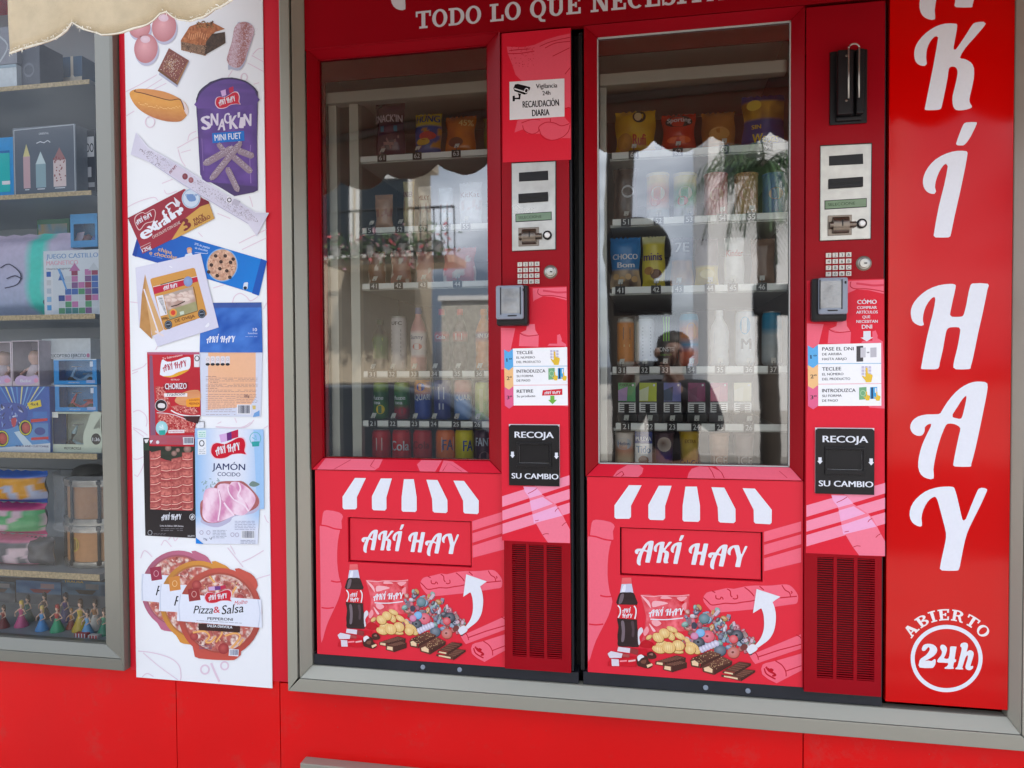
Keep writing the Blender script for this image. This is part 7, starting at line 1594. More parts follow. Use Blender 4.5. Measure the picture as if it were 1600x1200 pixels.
# ------------------------------------------------------------------ right machine: goods
g = 'goods on the top shelf of the right machine'
pouch('snack_bag', 'yellow crisp bag with red letters over tag 61 '+RM, (960, 169, 1025, 238), YG, .06, lambda u, v: mixc(C(226, 182, 40), C(196, 140, 30), vn(u*4, v*5)), lambda pr: (uell(pr, .6, .18, .16, .14, C(40, 36, 34)), uell(pr, .57, .18, .09, .1, C(226, 200, 150)), uell(pr, .25, .72, .18, .2, C(170, 110, 40), C(210, 150, 60)), utext(pr, 'Rufi', .45, .75, .8, .25, C(190, 40, 40), .03)), g, S[26])
pouch('snack_bag', 'red crisp bag with a dark badge over tag 62 '+RM, (1034, 174, 1088, 232), YG, .06, lambda u, v: mixc(C(214, 60, 34), C(190, 40, 26), vn(u*4, v*4)), lambda pr: (uell(pr, .5, .24, .4, .15, C(46, 34, 40)), utext(pr, 'Sporting', .16, .84, .26, .12, C(226, 220, 220), .02), uell(pr, .5, .7, .35, .1, C(240, 110, 60))), g, S[26])
pouch('snack_bag', 'tan crisp bag over tag 63 '+RM, (1097, 166, 1152, 224), YG, .06, lambda u, v: mixc(C(196, 130, 60), C(160, 100, 46), vn(u*4, v*4)), lambda pr: uell(pr, .5, .6, .3, .16, C(216, 160, 90)), g, S[26], lean=.2)
pouch('snack_bag', 'blue and yellow peanut bag over tag 64 '+RM, (1161, 144, 1231, 222), YG, .06, lambda u, v: mixc(C(220, 170, 60), C(150, 100, 40), vn(u*9, v*7)) if .12 < v < .48 else C(36, 62, 140), lambda pr: (utext(pr, 'SIN', .2, .4, .66, .08, C(236, 206, 60), .03), utext(pr, 'Wepas', .22, .8, .9, .16, C(240, 210, 50), .03), uell(pr, .25, .22, .16, .1, C(240, 206, 80))), g, S[26])
g = 'tubes and packets on the second shelf of the right machine'
pouch('sweet_packet', 'dark biscuit packet over tag 51 '+RM, (958, 262, 996, 340), YG, .03, lambda u, v: C(70, 50, 44), lambda pr: pr.ring(.6, .45, .25, .12, .04, C(200, 200, 206)), g, S[25], cat='sweet packet')
for lb, px, c1, c2 in (('orange and yellow crisp tube over tag 52 ', 1028, C(232, 190, 70), C(226, 120, 60)), ('green and yellow crisp tube over tag 53 ', 1071, C(232, 214, 110), C(110, 180, 110))):
    can('crisp_tube', lb+RM, px, 268, 338, 17, YG, lambda u, v, c1=c1, c2=c2: C(222, 210, 150) if v < 0 else (c1 if v < .4 else c2 if v < .75 else C(216, 220, 226)), lambda pr: (uell(pr, 0, .45, .5, .14, C(236, 226, 190)), uell(pr, -.2, .62, .4, .1, C(210, 90, 60))), g, S[25], 'tub', cat='tube')
for lb, px, c_ in (('pink crisp tube over tag 54 ', 1120, C(206, 110, 120)), ('light brown crisp tube over tag 55 ', 1168, C(190, 140, 90)), ('blue crisp tube, last on the second shelf ', 1213, C(90, 130, 190))):
    can('crisp_tube', lb+RM, px, 268, 336, 17, YG, lambda u, v, c_=c_: c_, lambda pr: uell(pr, 0, .5, .5, .14, C(226, 170, 150)), g, S[25], 'tub', cat='tube')
g = 'biscuits on the third shelf of the right machine'
pouch('biscuit_bag', 'blue chocolate biscuit bag over tag 41 '+RM, (953, 370, 1001, 446), YG, .04, lambda u, v: C(56, 130, 196) if v < .62 else mixc(C(70, 50, 60), C(226, 196, 160), vn(u*6, v*6)), lambda pr: (utext(pr, 'CHOCO', .1, .9, .44, .11, WHT, .04), utext(pr, 'Bom', .25, .8, .6, .11, WHT, .04), [uell(pr, .2+.2*i, .78+.05*(i % 2), .1, .06, C(210, 170, 120)) for i in range(4)]), g, S[24], cat='biscuit bag')
pouch('biscuit_bag', 'yellow mini biscuit bag over tag 42 '+RM, (1003, 368, 1040, 446), YG, .04, lambda u, v: C(226, 220, 170) if v < .12 else C(226, 206, 80), lambda pr: (utext(pr, 'minis', .08, .85, .48, .16, C(90, 60, 110), .03), uell(pr, .6, .75, .25, .1, C(120, 80, 60)), uell(pr, .3, .68, .2, .08, C(190, 140, 80))), g, S[24], cat='biscuit bag')
pouch('biscuit_bag', 'grey brown pastry packet over tag 43 '+RM, (1048, 370, 1084, 444), YG, .04, lambda u, v: C(120, 106, 120) if v < .5 else mixc(C(150, 100, 80), C(200, 150, 110), vn(u*5, v*5)), lambda pr: utext(pr, '7E', .2, .8, .3, .2, C(220, 216, 226), .02), g, S[24], cat='biscuit bag')
pouch('biscuit_bag', 'yellow and dark pastry packet over tag 44 '+RM, (1086, 372, 1124, 444), YG, .04, lambda u, v: C(110, 96, 100) if v < .6 else C(214, 190, 80), lambda pr: uell(pr, .5, .75, .3, .1, C(236, 220, 150)), g, S[24], cat='biscuit bag')
pouch('biscuit_bag', 'white wafer packet over tag 45 '+RM, (1132, 370, 1164, 444), YG, .03, lambda u, v: C(226, 226, 226), lambda pr: utext(pr, 'Kinder', .1, .9, .4, .14, C(190, 80, 70), .02), g, S[24], cat='biscuit bag')
pouch('biscuit_bag', 'brown wafer packet over tag 46 '+RM, (1174, 372, 1212, 444), YG, .03, lambda u, v: C(130, 100, 84), None, g, S[24], cat='biscuit bag')
g = 'tall cans on the fourth shelf of the right machine'
can('energy_can', 'orange energy drink can over tag 31 '+RM, 977, 496, 572, 13, YG, bands((.08, C(200, 196, 190)), (.9, C(216, 130, 40)), (1, C(190, 186, 180))), lambda pr: (urect(pr, -.2, .2, .5, .45, C(90, 60, 40)), urect(pr, -.15, .55, .45, .6, C(240, 200, 130))), g, S[23], cat='can')
can('energy_can', 'silver energy drink can over tag 32 '+RM, 1009, 496, 572, 13, YG, bands((.9, C(196, 198, 204)), (1, C(160, 160, 165))), lambda pr: [urect(pr, -.3, .2+.07*i, .5, .2+.07*i+.03, C(90, 92, 100)) for i in range(9)], g, S[23], cat='can')
can('energy_can', 'black energy drink can with a green mark over tag 33 '+RM, 1041, 490, 572, 14, YG, bands((1, C(26, 26, 28))), lambda pr: ([pr.line([(-.25+.25*i, .06), (-.18+.2*i, .3), (-.22+.22*i, .52)], .1, C(130, 200, 60)) for i in range(3)], utext(pr, 'MONSTER', -.9, .9, .72, .09, C(226, 226, 226), .02), utext(pr, 'ENERGY', -.5, .5, .8, .035, C(110, 170, 60), .02)), g, S[23], cat='can')
can('energy_can', 'orange and blue energy drink can over tag 34 '+RM, 1077, 488, 572, 14, YG, bands((.12, C(120, 180, 206)), (.5, C(226, 130, 50)), (.62, C(80, 150, 196)), (1, C(206, 90, 60))), lambda pr: uell(pr, .2, .35, .5, .16, C(240, 170, 80)), g, S[23], cat='can')
can('water_bottle', 'drink bottle whitened by painted reflection over tag 35 '+RM, 1125, 484, 572, 14, YG, lambda u, v: C(220, 222, 226), lambda pr: urect(pr, -.5, .4, .5, .6, C(200, 206, 216)), g, S[23], 'bottle')  # white of the pane's reflection put into the bottle's colour
can('energy_can', 'can with blue splash whitened by painted reflection over tag 36 '+RM, 1166, 484, 572, 14, YG, bands((1, C(214, 222, 230))), lambda pr: (uell(pr, -.1, .28, .45, .16, C(80, 170, 220)), utext(pr, 'M', -.4, .4, .7, .2, C(90, 96, 106), .03)), g, S[23], cat='can')  # pale body colour stands for the reflection in the pane
can('energy_can', 'cyan energy drink can over tag 37 '+RM, 1208, 486, 572, 14, YG, bands((.4, C(60, 150, 190)), (1, C(190, 200, 206))), None, g, S[23], cat='can')
g = 'small boxes on the fifth shelf of the right machine'
for lb, px, c1, c2, tx in (('green and lilac small box over tag 21 ', 980, C(96, 170, 110), C(190, 160, 206), 'OXBAR'), ('yellow green small box over tag 22 ', 1013, C(196, 206, 60), C(226, 230, 190), None), ('violet blue small box over tag 23 ', 1051, C(120, 126, 190), C(60, 80, 110), None), ('dark magenta small box over tag 24 ', 1089, C(140, 36, 96), C(110, 24, 76), None), ('pink magenta small box over tag 25 ', 1124, C(190, 50, 120), C(226, 120, 150), None), ('cream small box over tag 26 ', 1161, C(226, 220, 190), C(236, 232, 214), None)):
    def dr(pr, c1=c1, c2=c2, tx=tx):
        urect(pr, 0, 0, 1, .62, c1); pr.poly([(0, .25), (.55, .12), (.5, .6), (0, .6)], c2); urect(pr, 0, .66, 1, .99, C(230, 230, 230))
        for i in range(4): urect(pr, .08, .70+.07*i, .92, .73+.07*i, C(40, 40, 44))
        urect(pr, .35, .72, .62, 1.0, C(24, 24, 26))
        if tx: utext(pr, tx, .08, .92, .12, .09, C(30, 60, 40), .02)
        uell(pr, .85, .08, .06, .04, WHT)
    carton('small_box', lb+RM, (px-14, 598, px+13, 645), YG+.01, .03, C(30, 28, 32), dr, g)
    carton('display_stand', 'added dark block under the '+lb.split(' over')[0]+' '+RM, (px-16, 646, px+16, 662), YG, .06, C(20, 20, 22), None, 'added dark blocks under the small boxes', zb=S[22])  # added black blocks stand for the dark of a mirrored silhouette
g = 'drinks on the bottom shelf of the right machine'
can('dessert_cup', 'peach and white dessert cup, leftmost on the bottom shelf '+RM, 975, 676, 735, 14, YG, lambda u, v: C(236, 226, 220) if v < .33 else C(232, 160, 130) if v < .6 else C(236, 206, 170), lambda pr: (uell(pr, 0, .25, .7, .13, C(206, 216, 230)), utext(pr, 'Helios', -.5, .5, .28, .08, C(60, 100, 150), .02)), g, Z21, 'tub', cat='cup')
carton('milk_carton', 'white and blue milkshake carton on the bottom shelf '+RM, (992, 674, 1019, 735), YG, .05, C(226, 228, 234), lambda pr: (urect(pr, 0, 0, 1, .26, C(40, 60, 140)), utext(pr, 'PULEVA', .06, .94, .2, .09, WHT, .03), utext(pr, 'Tido', .08, .9, .46, .16, C(40, 110, 170), .04), uell(pr, .5, .62, .3, .1, C(150, 90, 60)), uell(pr, .25, .74, .15, .08, C(60, 40, 36)), uell(pr, .75, .72, .12, .07, C(90, 60, 50))), g, zb=Z21)
can('coffee_cup', 'purple chocolate drink cup on the bottom shelf '+RM, 1038, 676, 735, 15, YG, lambda u, v: C(90, 70, 80) if v < .38 else C(74, 50, 130), lambda pr: (uell(pr, 0, .26, .6, .16, C(206, 190, 180), C(110, 80, 70)), utext(pr, 'Milka', -.6, .7, .82, .13, C(216, 206, 236), .02)), g, Z21, 'cup')
can('coffee_cup', 'yellow cocoa drink cup on the bottom shelf '+RM, 1078, 674, 735, 15, YG, lambda u, v: C(206, 170, 50) if v < .75 else C(190, 90, 40), lambda pr: (utext(pr, 'ColaCao', -.85, .9, .72, .12, C(40, 40, 90), .03), utext(pr, 'EXTRA', -.4, .5, .25, .08, C(120, 80, 30), .02)), g, Z21, 'cup')
can('coffee_cup', 'beige iced coffee cup on the bottom shelf '+RM, 1125, 676, 735, 15, YG, lambda u, v: C(206, 160, 130) if v < .5 else C(190, 130, 100), lambda pr: utext(pr, 'ICE', -.5, .6, .68, .18, C(236, 206, 190), .0), g, Z21, 'cup')
can('coffee_cup', 'grey brown iced coffee cup, rightmost on the bottom shelf '+RM, 1164, 676, 735, 15, YG, lambda u, v: C(150, 130, 124), lambda pr: utext(pr, 'ICE', -.5, .6, .68, .18, C(226, 210, 206), .0), g, Z21, 'cup')
# ------------------------------------------------------------------ the display window at the left
dw = thing('display_window', 'aluminium framed display window with chipboard shelves of toys at the left', 'display window', ((WL+WX1)/2, 0, WZ0))
yb2 = .03
def wbar(f, bk):
    b = MB(); b.prism(f, bk); return b.build('frame_bar', 'aluminium_dark', dw, world=True, bevel=.0016)
xm_ = WX1-.010; zm_ = WZ0+.035
wbar(sq([(WX1, WZ0), (WX1, ZT), (xm_, ZT), (xm_, zm_)], -.024), sq([(WX1, WZ0), (WX1, ZT), (xm_, ZT), (xm_, zm_)], yb2))
wbar([(xm_-.0012, -.022, zm_), (xm_-.0012, -.022, ZT), (WX0, -.004, ZT), (WX0, -.004, WZ1)], [(xm_-.0012, yb2, zm_), (xm_-.0012, yb2, ZT), (WX0, yb2, ZT), (WX0, yb2, WZ1)])
wbar(sq([(WL, WZ0), (WX1, WZ0), (xm_, zm_), (WL, zm_)], -.024), sq([(WL, WZ0), (WX1, WZ0), (xm_, zm_), (WL, zm_)], yb2))
wbar([(WL, -.022, zm_+.0012), (xm_, -.022, zm_+.0012), (WX0, -.004, WZ1), (WL, -.004, WZ1)], [(WL, yb2, zm_+.0012), (xm_, yb2, zm_+.0012), (WX0, yb2, WZ1), (WL, yb2, WZ1)])
b = MB(); b.add([(WL, .012, WZ1-.01), (WX0+.005, .012, WZ1-.01), (WX0+.005, .012, ZT), (WL, .012, ZT)], [(0, 1, 2, 3)]); b.build('glass_pane', 'window_glass', dw, fixn=False, world=True)
b = MB(); b.box(WL, WX0+.035, .52, .54, WZ0, ZT); b.build('back_panel', 'laminate', dw, world=True)
b = MB(); b.box(WX0+.02, WX0+.035, .032, .52, WZ0, ZT); b.build('side_panel', 'laminate', dw, world=True)
b = MB(); b.box(WL, WX0+.02, .032, .52, WZ1-.03, WZ1-.012); b.build('floor_panel', 'laminate', dw, world=True)
YS = .07; SZ = []
for (y0, x1, y1, th) in ((145, 140, 122.5, 7.5), (314, 143, 296, 7.5), (499, 149, 492, 8.5), (713, 152, 711, 9.5), (892, 156, 905, 11)):
    z = (P(0, y0, YS).z+P(x1, y1, YS).z)/2; xr_ = P(x1, y1, YS).x; h = th*(2.07/1150)/2
    b = MB(); b.box(WL, xr_, YS, .515, z-h, z+h); o = b.build('shelf', 'laminate', dw, world=True)
    b = MB(); b.box(WL, xr_, YS-.0015, YS-.0002, z-h-.0005, z+h+.0005); e = b.build('shelf_edge', 'chipboard', None); e.parent = o
    SZ.append(z+h)
SA, SB, SC_, SD, SE = SZ; SF = WZ1-.012
YT = .10
WN = 'in the display window'
# top shelf
carton('white_box', 'white gift box on the top shelf '+WN, (-20, 102, 26, 140), YT, .1, C(220, 226, 232), lambda pr: (urect(pr, .1, .75, .4, .85, C(120, 130, 140)), urect(pr, 0, 0, 1, .12, C(170, 186, 200))), zb=SA)
carton('wrapped_box', 'grey wrapped box above the white gift box '+WN, (-20, 42, 26, 101), YT, .1, C(150, 150, 160), lambda pr: pr.line([(.2, .1), (.7, .5), (.4, .95)], .05, C(200, 204, 212), True))
carton('grey_box', 'dark grey tall box with a round mark on the top shelf '+WN, (28, 68, 62, 135), YT+.02, .1, C(96, 98, 108), lambda pr: pr.ring(.5, .55, .25, .15, .05, C(130, 132, 142)), zb=SA)
# second shelf
carton('teal_box', 'bright blue and teal box, leftmost on the second shelf '+WN, (-20, 215, 22, 312), YT, .08, C(36, 150, 220), lambda pr: (urect(pr, .2, .22, .85, .9, C(40, 190, 190)), urect(pr, .2, .22, .85, .26, C(20, 110, 180)), urect(pr, .55, .72, .85, .78, WHT)), zb=SB)
def perf(pr):
    g_ = C(110, 116, 128)
    urect(pr, 0, 0, 1, 1, C(120, 126, 136)); pr.poly([(.03, .04), (.97, .02), (.97, .95), (.03, .97)], C(96, 102, 114))
    for u0, u1, v0, c_, c2 in ((.16, .27, .3, C(206, 170, 176), C(222, 210, 150)), (.36, .52, .42, C(150, 176, 186), C(210, 226, 230)), (.64, .84, .38, C(226, 206, 206), C(170, 120, 120))):
        urect(pr, u0, v0+.12, u1, .88, c_); pr.poly([(u0, v0+.12), ((u0+u1)/2, v0-.06), (u1, v0+.12)], c2); pr.line([(u0+.02, .9), (u1-.02, .9)], .012, WHT)
    for i in range(30): uell(pr, .65+.18*hsh(i, 1), .45+.35*hsh(i, 2), .012, .012, C(150, 80, 80), n=5)
    utext(pr, 'ORIENTAL', .42, .58, .12, .03, WHT, .01); pr.line([(.38, .24), (.44, .22), (.5, .24), (.56, .21), (.6, .24)], .012, WHT)
    for q in (((.02, .03), (.98, .01)), ((.98, .01), (.98, .96)), ((.02, .03), (.02, .98)), ((.02, .98), (.98, .96))): pr.line(list(q), .012, C(190, 196, 204))
carton('perfume_set', 'clear boxed set of three perfumes on the second shelf '+WN, (21, 197, 119, 305), YT, .06, C(150, 156, 166), perf, zb=SB)
carton('game_box', 'narrow black and white box behind the window post, second shelf '+WN, (133, 203, 149, 290), YT+.05, .05, C(44, 44, 50), lambda pr: (urect(pr, .1, .1, .9, .4, C(206, 206, 212)), utext(pr, 'DO', .15, .85, .33, .14, C(40, 40, 46), .02), urect(pr, .1, .55, .6, .7, C(190, 190, 196)), urect(pr, .3, .78, .9, .85, C(170, 170, 176))), zb=SB)
pouch('hair_roll', 'dark red bundle lying beside the perfume set '+WN, (101, 240, 140, 268), YT+.04, .06, lambda u, v: C(70, 44, 48), None, cat='bundle', m='matte')
# third shelf
pouch('gift_cushion', 'pale pink cushion bag with a turquoise ribbon on the third shelf '+WN, (-60, 362, 112, 497), YT+.03, .12, lambda u, v: mixc(C(206, 190, 216), C(176, 190, 222), v) if not .6 < u < .72 else C(80, 214, 200), lambda pr: (pr.line([(.36, .42), (.45, .38), (.55, .5), (.52, .62), (.4, .66)], .012, C(70, 64, 90), True), pr.line([(.42, .55), (.5, .52), (.56, .56)], .012, C(70, 64, 90), True), pr.line([(.74, .95), (.98, .72)], .02, C(230, 232, 240)), pr.line([(.78, .98), (1.0, .8)], .02, C(230, 232, 240)), pr.ring(.8, .66, .05, .06, .01, C(90, 90, 110)), pr.ring(.9, .62, .05, .06, .01, C(90, 90, 110)), pr.ring(.78, .84, .06, .06, .01, C(90, 90, 110))), cat='cushion', zb=SC_, m='goods')
def castle(pr):
    urect(pr, 0, 0, 1, 1, C(216, 222, 232)); urect(pr, 0, .12, .16, 1, C(226, 228, 236))
    utext(pr, 'JUEGO CASTILLO', .05, .98, .12, .075, C(130, 160, 206), .03); utext(pr, 'MAGNETICO', .05, .62, .22, .07, C(226, 170, 190), .03); utext(pr, 'Observa la imaginación', .05, .5, .29, .03, C(60, 64, 80), .01)
    cl = [C(130, 90, 140), C(70, 130, 130), C(80, 110, 180), C(150, 60, 90), C(190, 120, 170), C(90, 150, 110), C(60, 80, 150), C(200, 206, 216)]
    for i in range(6):
        for j in range(7):
            if (i in (0,) and j < 4) or (i in (3,) and j < 2) or (i == 1 and j < 1): continue
            urect(pr, .26+i*.12, .3+j*.098, .26+i*.12+.112, .3+j*.098+.09, cl[int(hsh(i, j, 3)*8)])
    for c_, w_ in ((.32, .06), (.56, .1), (.9, .1)): pr.poly([(c_-w_, .46 if c_ < .4 else .32), (c_, .2 if c_ > .4 else .32), (c_+w_, .46 if c_ < .4 else .32)], cl[int(c_*8)]); 
    pr.poly([(.25, .28), (.3, .28), (.42, .6), (.4, .62)], C(110, 160, 220))
    for j in range(5): urect(pr, .05, .32+.13*j, .13, .40+.13*j, [C(60, 100, 180), C(206, 206, 212), C(190, 200, 216), C(150, 190, 226), C(90, 160, 220)][j])
carton('castle_game_box', 'magnetic castle game box with coloured tiles on the third shelf '+WN, (69, 391, 156, 491), YT, .05, C(206, 212, 222), castle, zb=SC_)
windowbox('toy_figure_box', 'small blue toy box behind the castle game '+WN, (110, 334, 152, 386), YT+.06, .06, C(70, 150, 210), (.12, .3, .08, .2), None, None, lambda b, cx, cy, z, w_, h: (b.lathe([(.001, 0), (w_*.22, h*.1), (w_*.25, h*.4), (w_*.15, h*.7), (.001, h*.8)], cx-.01, cy, z, 12, C(120, 60, 60)), b.lathe([(.001, 0), (w_*.15, h*.1), (w_*.18, h*.5), (.001, h*.85)], cx+.02, cy, z, 12, C(40, 80, 160))))
for i_, (x0, x1, y0, y1, c_, lb) in enumerate(((63, 96, 96, 133, C(160, 70, 90), 'dark pink gift box standing at the back of the top shelf '), (98, 128, 88, 128, C(60, 90, 120), 'blue gift box standing at the back of the top shelf '))):
    carton('gift_box', lb+WN, (x0, y0, x1, y1), YT+.16, .08, c_, lambda pr: (urect(pr, .42, 0, .56, 1, C(216, 206, 190)), urect(pr, 0, .42, 1, .54, C(216, 206, 190)), uell(pr, .5, .48, .14, .1, C(236, 226, 210))), zb=SA)
carton('puzzle_box', 'green puzzle box standing behind the cushion and the castle game '+WN, (58, 342, 108, 400), YT+.2, .05, C(70, 130, 90), lambda pr: (pr.grid([(.05, .05), (.95, .05), (.95, .75), (.05, .75)], lambda u, v: mixc(C(90, 170, 210), C(226, 180, 70), vn(u*6, v*6)), 8, 8), utext(pr, 'PUZZLE', .1, .9, .94, .12, WHT, .02)), zb=SC_)
# fourth shelf
def dollin(b, cx, cy, z, w_, h):
    sk, hr, dr_ = C(232, 186, 170), C(150, 110, 80), C(236, 216, 226)
    b.lathe([(w_*.30, 0), (w_*.34, h*.1), (w_*.2, h*.42), (w_*.12, h*.5)], cx, cy, z, 14, dr_)
    b.lathe([(.001, 0), (w_*.12, h*.03), (w_*.2, h*.14), (w_*.21, h*.24), (w_*.14, h*.36), (.001, h*.4)], cx, cy, z+h*.48, 16, lambda u, zz: hr if zz > h*.29 else sk)
    for s_ in (-1, 1): b.tube([(cx+s_*w_*.12, cy, z+h*.44), (cx+s_*w_*.3, cy-.01, z+h*.36), (cx+s_*w_*.3, cy-.03, z+h*.26)], [w_*.05, w_*.045, w_*.04], 8, sk)
def dollp(pr): pr.blob([(.1, .86), (.3, .76), (.6, .8), (.9, .76), (.97, .9), (.6, .97), (.15, .97)], C(214, 190, 226), 2); utext(pr, 'Bebé', .3, .7, .92, .07, WHT, .03); uell(pr, .88, .88, .08, .05, C(240, 170, 200))
ZD2 = P(40, 603, YT).z
windowbox('doll_box', 'baby doll in a clear box, leftmost on the fourth shelf '+WN, (-40, 534, 18, 603), YT, .08, C(222, 206, 216), (.03, .02, .03, .1), dollp, 'baby doll boxes', dollin)
windowbox('doll_box', 'baby doll in a clear box beside the helicopter box '+WN, (19, 532, 61, 603), YT, .08, C(214, 198, 206), (.03, .02, .03, .1), dollp, 'baby doll boxes', dollin)
def heli(b, cx, cy, z, w_, h):
    c_ = C(110, 120, 110); b.tube([(cx-w_*.3, cy, z+h*.3), (cx-w_*.1, cy, z+h*.4), (cx+w_*.1, cy, z+h*.38), (cx+w_*.35, cy, z+h*.45)], [h*.08, h*.16, h*.12, h*.03], 12, c_); b.box(cx-w_*.35, cx+w_*.2, cy-.004, cy+.004, z+h*.6, z+h*.63, BLK); b.tube([(cx-w_*.08, cy, z+h*.4), (cx-w_*.08, cy, z+h*.62)], .003, 6, BLK)
windowbox('helicopter_box', 'clear army helicopter box above the blue scooter boxes '+WN, (66, 529, 142, 602), YT+.05, .07, C(206, 210, 212), (.04, .36, .04, .05), lambda pr: (urect(pr, 0, .3, 1, .43, C(222, 224, 228)), utext(pr, 'HELICOPTERO EJERCITO', .12, .9, .40, .075, C(50, 70, 70), .03), uell(pr, .05, .365, .035, .045, C(206, 120, 150)), uell(pr, .95, .365, .035, .045, C(206, 120, 150))), None, heli, )
def scoot(cc):
    def f(b, cx, cy, z, w_, h):
        wh = BLK
        for xx in (-.28, .3): b.lathe([(h*.05, -.008), (h*.15, -.008), (h*.15, .008), (h*.05, .008)], cx+xx*w_, cy, z+h*.18, 14, wh, axis='y')
        b.tube([(cx-w_*.3, cy, z+h*.25), (cx-w_*.22, cy, z+h*.55), (cx-w_*.14, cy, z+h*.82)], [h*.09, h*.08, h*.03], 10, cc); b.tube([(cx-w_*.24, cy, z+h*.3), (cx-w_*.05, cy, z+h*.16), (cx+w_*.1, cy, z+h*.2), (cx+w_*.25, cy, z+h*.36), (cx+w_*.38, cy, z+h*.34)], [h*.05, h*.06, h*.1, h*.15, h*.06], 10, cc)
        b.tube([(cx+w_*.06, cy, z+h*.47), (cx+w_*.34, cy, z+h*.5)], [h*.05, h*.05], 8, mixc(cc, BLK, .6)); b.tube([(cx-w_*.14, cy-.02, z+h*.84), (cx-w_*.14, cy+.02, z+h*.84)], h*.025, 6, GREY)
    return f
def scp(pr): urect(pr, .0, .0, 1, .04, C(206, 226, 240)); utext(pr, 'MOTORCYCLE', .35, .6, .94, .05, WHT, .01); urect(pr, .85, .1, .92, .3, C(206, 220, 240)); urect(pr, .76, .82, .96, .94, C(160, 180, 226))
zsc = P(120, 704, YT).z
windowbox('scooter_box', 'blue box with a pale blue toy scooter, above the red one '+WN, (84, 561, 151, 601), YT, .05, C(44, 140, 210), (.12, .06, .1, .16), scp, 'blue toy scooter boxes', scoot(C(130, 170, 210)))
windowbox('scooter_box', 'blue box with a red toy scooter, above the motorcycle box '+WN, (86, 602, 152, 643), YT, .05, C(44, 140, 210), (.1, .06, .1, .16), scp, 'blue toy scooter boxes', scoot(C(180, 60, 80)))
def motop(pr):
    urect(pr, 0, .82, 1, 1, C(206, 216, 200)); utext(pr, 'MOTORCYCLE', .26, .6, .93, .065, C(50, 54, 50), .03)
    pr.blob([(.82, 0), (1.0, .0), (1.0, .1), (.9, .3), (.86, .42), (1.0, .42), (1.0, .98), (.85, .98), (.7, .9), (.64, .72), (.66, .5), (.74, .25)], C(208, 218, 202), 3); uell(pr, .9, .66, .095, .14, C(30, 30, 34)); utext(pr, '1:36', .83, .97, .71, .09, WHT, .03); urect(pr, .0, .0, .15, .14, C(226, 228, 224))
windowbox('motorcycle_box', 'cream box with a pale blue toy scooter marked MOTORCYCLE '+WN, (80, 644, 158, 704), YT, .07, C(196, 206, 190), (.03, .04, .02, .2), motop, None, scoot(C(150, 180, 190)), zb=SD)
def truck(pr):
    for i in range(9):
        a = -.5+i*.13; pr.poly([(.45, .5), (.1+i*.1, 0), (.13+i*.1, 0)], [C(90, 150, 220), C(226, 226, 160), C(140, 190, 236)][i % 3])
    pr.poly([(0, .75), (.45, .5), (1, .85), (1, 1), (0, 1)], C(90, 150, 210)); pr.poly([(.35, .7), (.45, .68), (.8, 1), (.6, 1)], C(200, 222, 240))
    pr.blob([(.02, .35), (.2, .25), (.45, .26), (.6, .34), (.58, .5), (.4, .6), (.2, .66), (.02, .6)], C(60, 84, 170), 2)
    for i in range(40): uell(pr, .03+.52*hsh(i, 1), .3+.3*hsh(i, 2), .02+.03*hsh(i, 3), .012, [C(120, 150, 220), C(206, 216, 240), C(30, 40, 90)][i % 3], n=6, rot=hsh(i)*3)
    pr.blob([(.3, .5), (.4, .48), (.38, .6), (.33, .62)], C(190, 60, 80), 2)
    for u, v, s_ in ((.13, .8, 1.0), (.56, .63, .95)): uell(pr, u, v, .125*s_, .13*s_, C(26, 26, 28)); pr.ring(u, v, .115*s_, .12*s_, .018, C(214, 206, 70)); uell(pr, u+.01, v, .08*s_, .085*s_, C(170, 56, 56), C(206, 90, 80))
    pr.poly([(.6, .25), (.84, .2), (.86, .3), (.64, .35)], C(236, 210, 60)); utext(pr, '4x4', .66, .8, .29, .05, C(50, 40, 40), .03)
    urect(pr, .7, .38, .96, .48, C(60, 120, 200)); pr.poly([(.66, .5), (.96, .48), (.96, .52), (.66, .55)], C(206, 50, 60)); urect(pr, .7, .56, .97, .76, C(90, 140, 200)); uell(pr, .82, .68, .1, .06, C(50, 70, 150)); pr.poly([(.66, .78), (.97, .76), (.97, .8), (.66, .82)], C(206, 50, 60))
    pr.poly([(0, .95), (1, .86), (1, 1), (0, 1)], C(214, 222, 234)); utext(pr, 'BUILD AND CUSTOMISE', .38, .97, .925, .03, C(40, 50, 110), .03)
carton('truck_kit_box', 'blue monster truck kit box marked BUILD AND CUSTOMISE '+WN, (-8, 604, 78, 705), YT-.01, .07, C(36, 90, 180), truck, zb=SD)
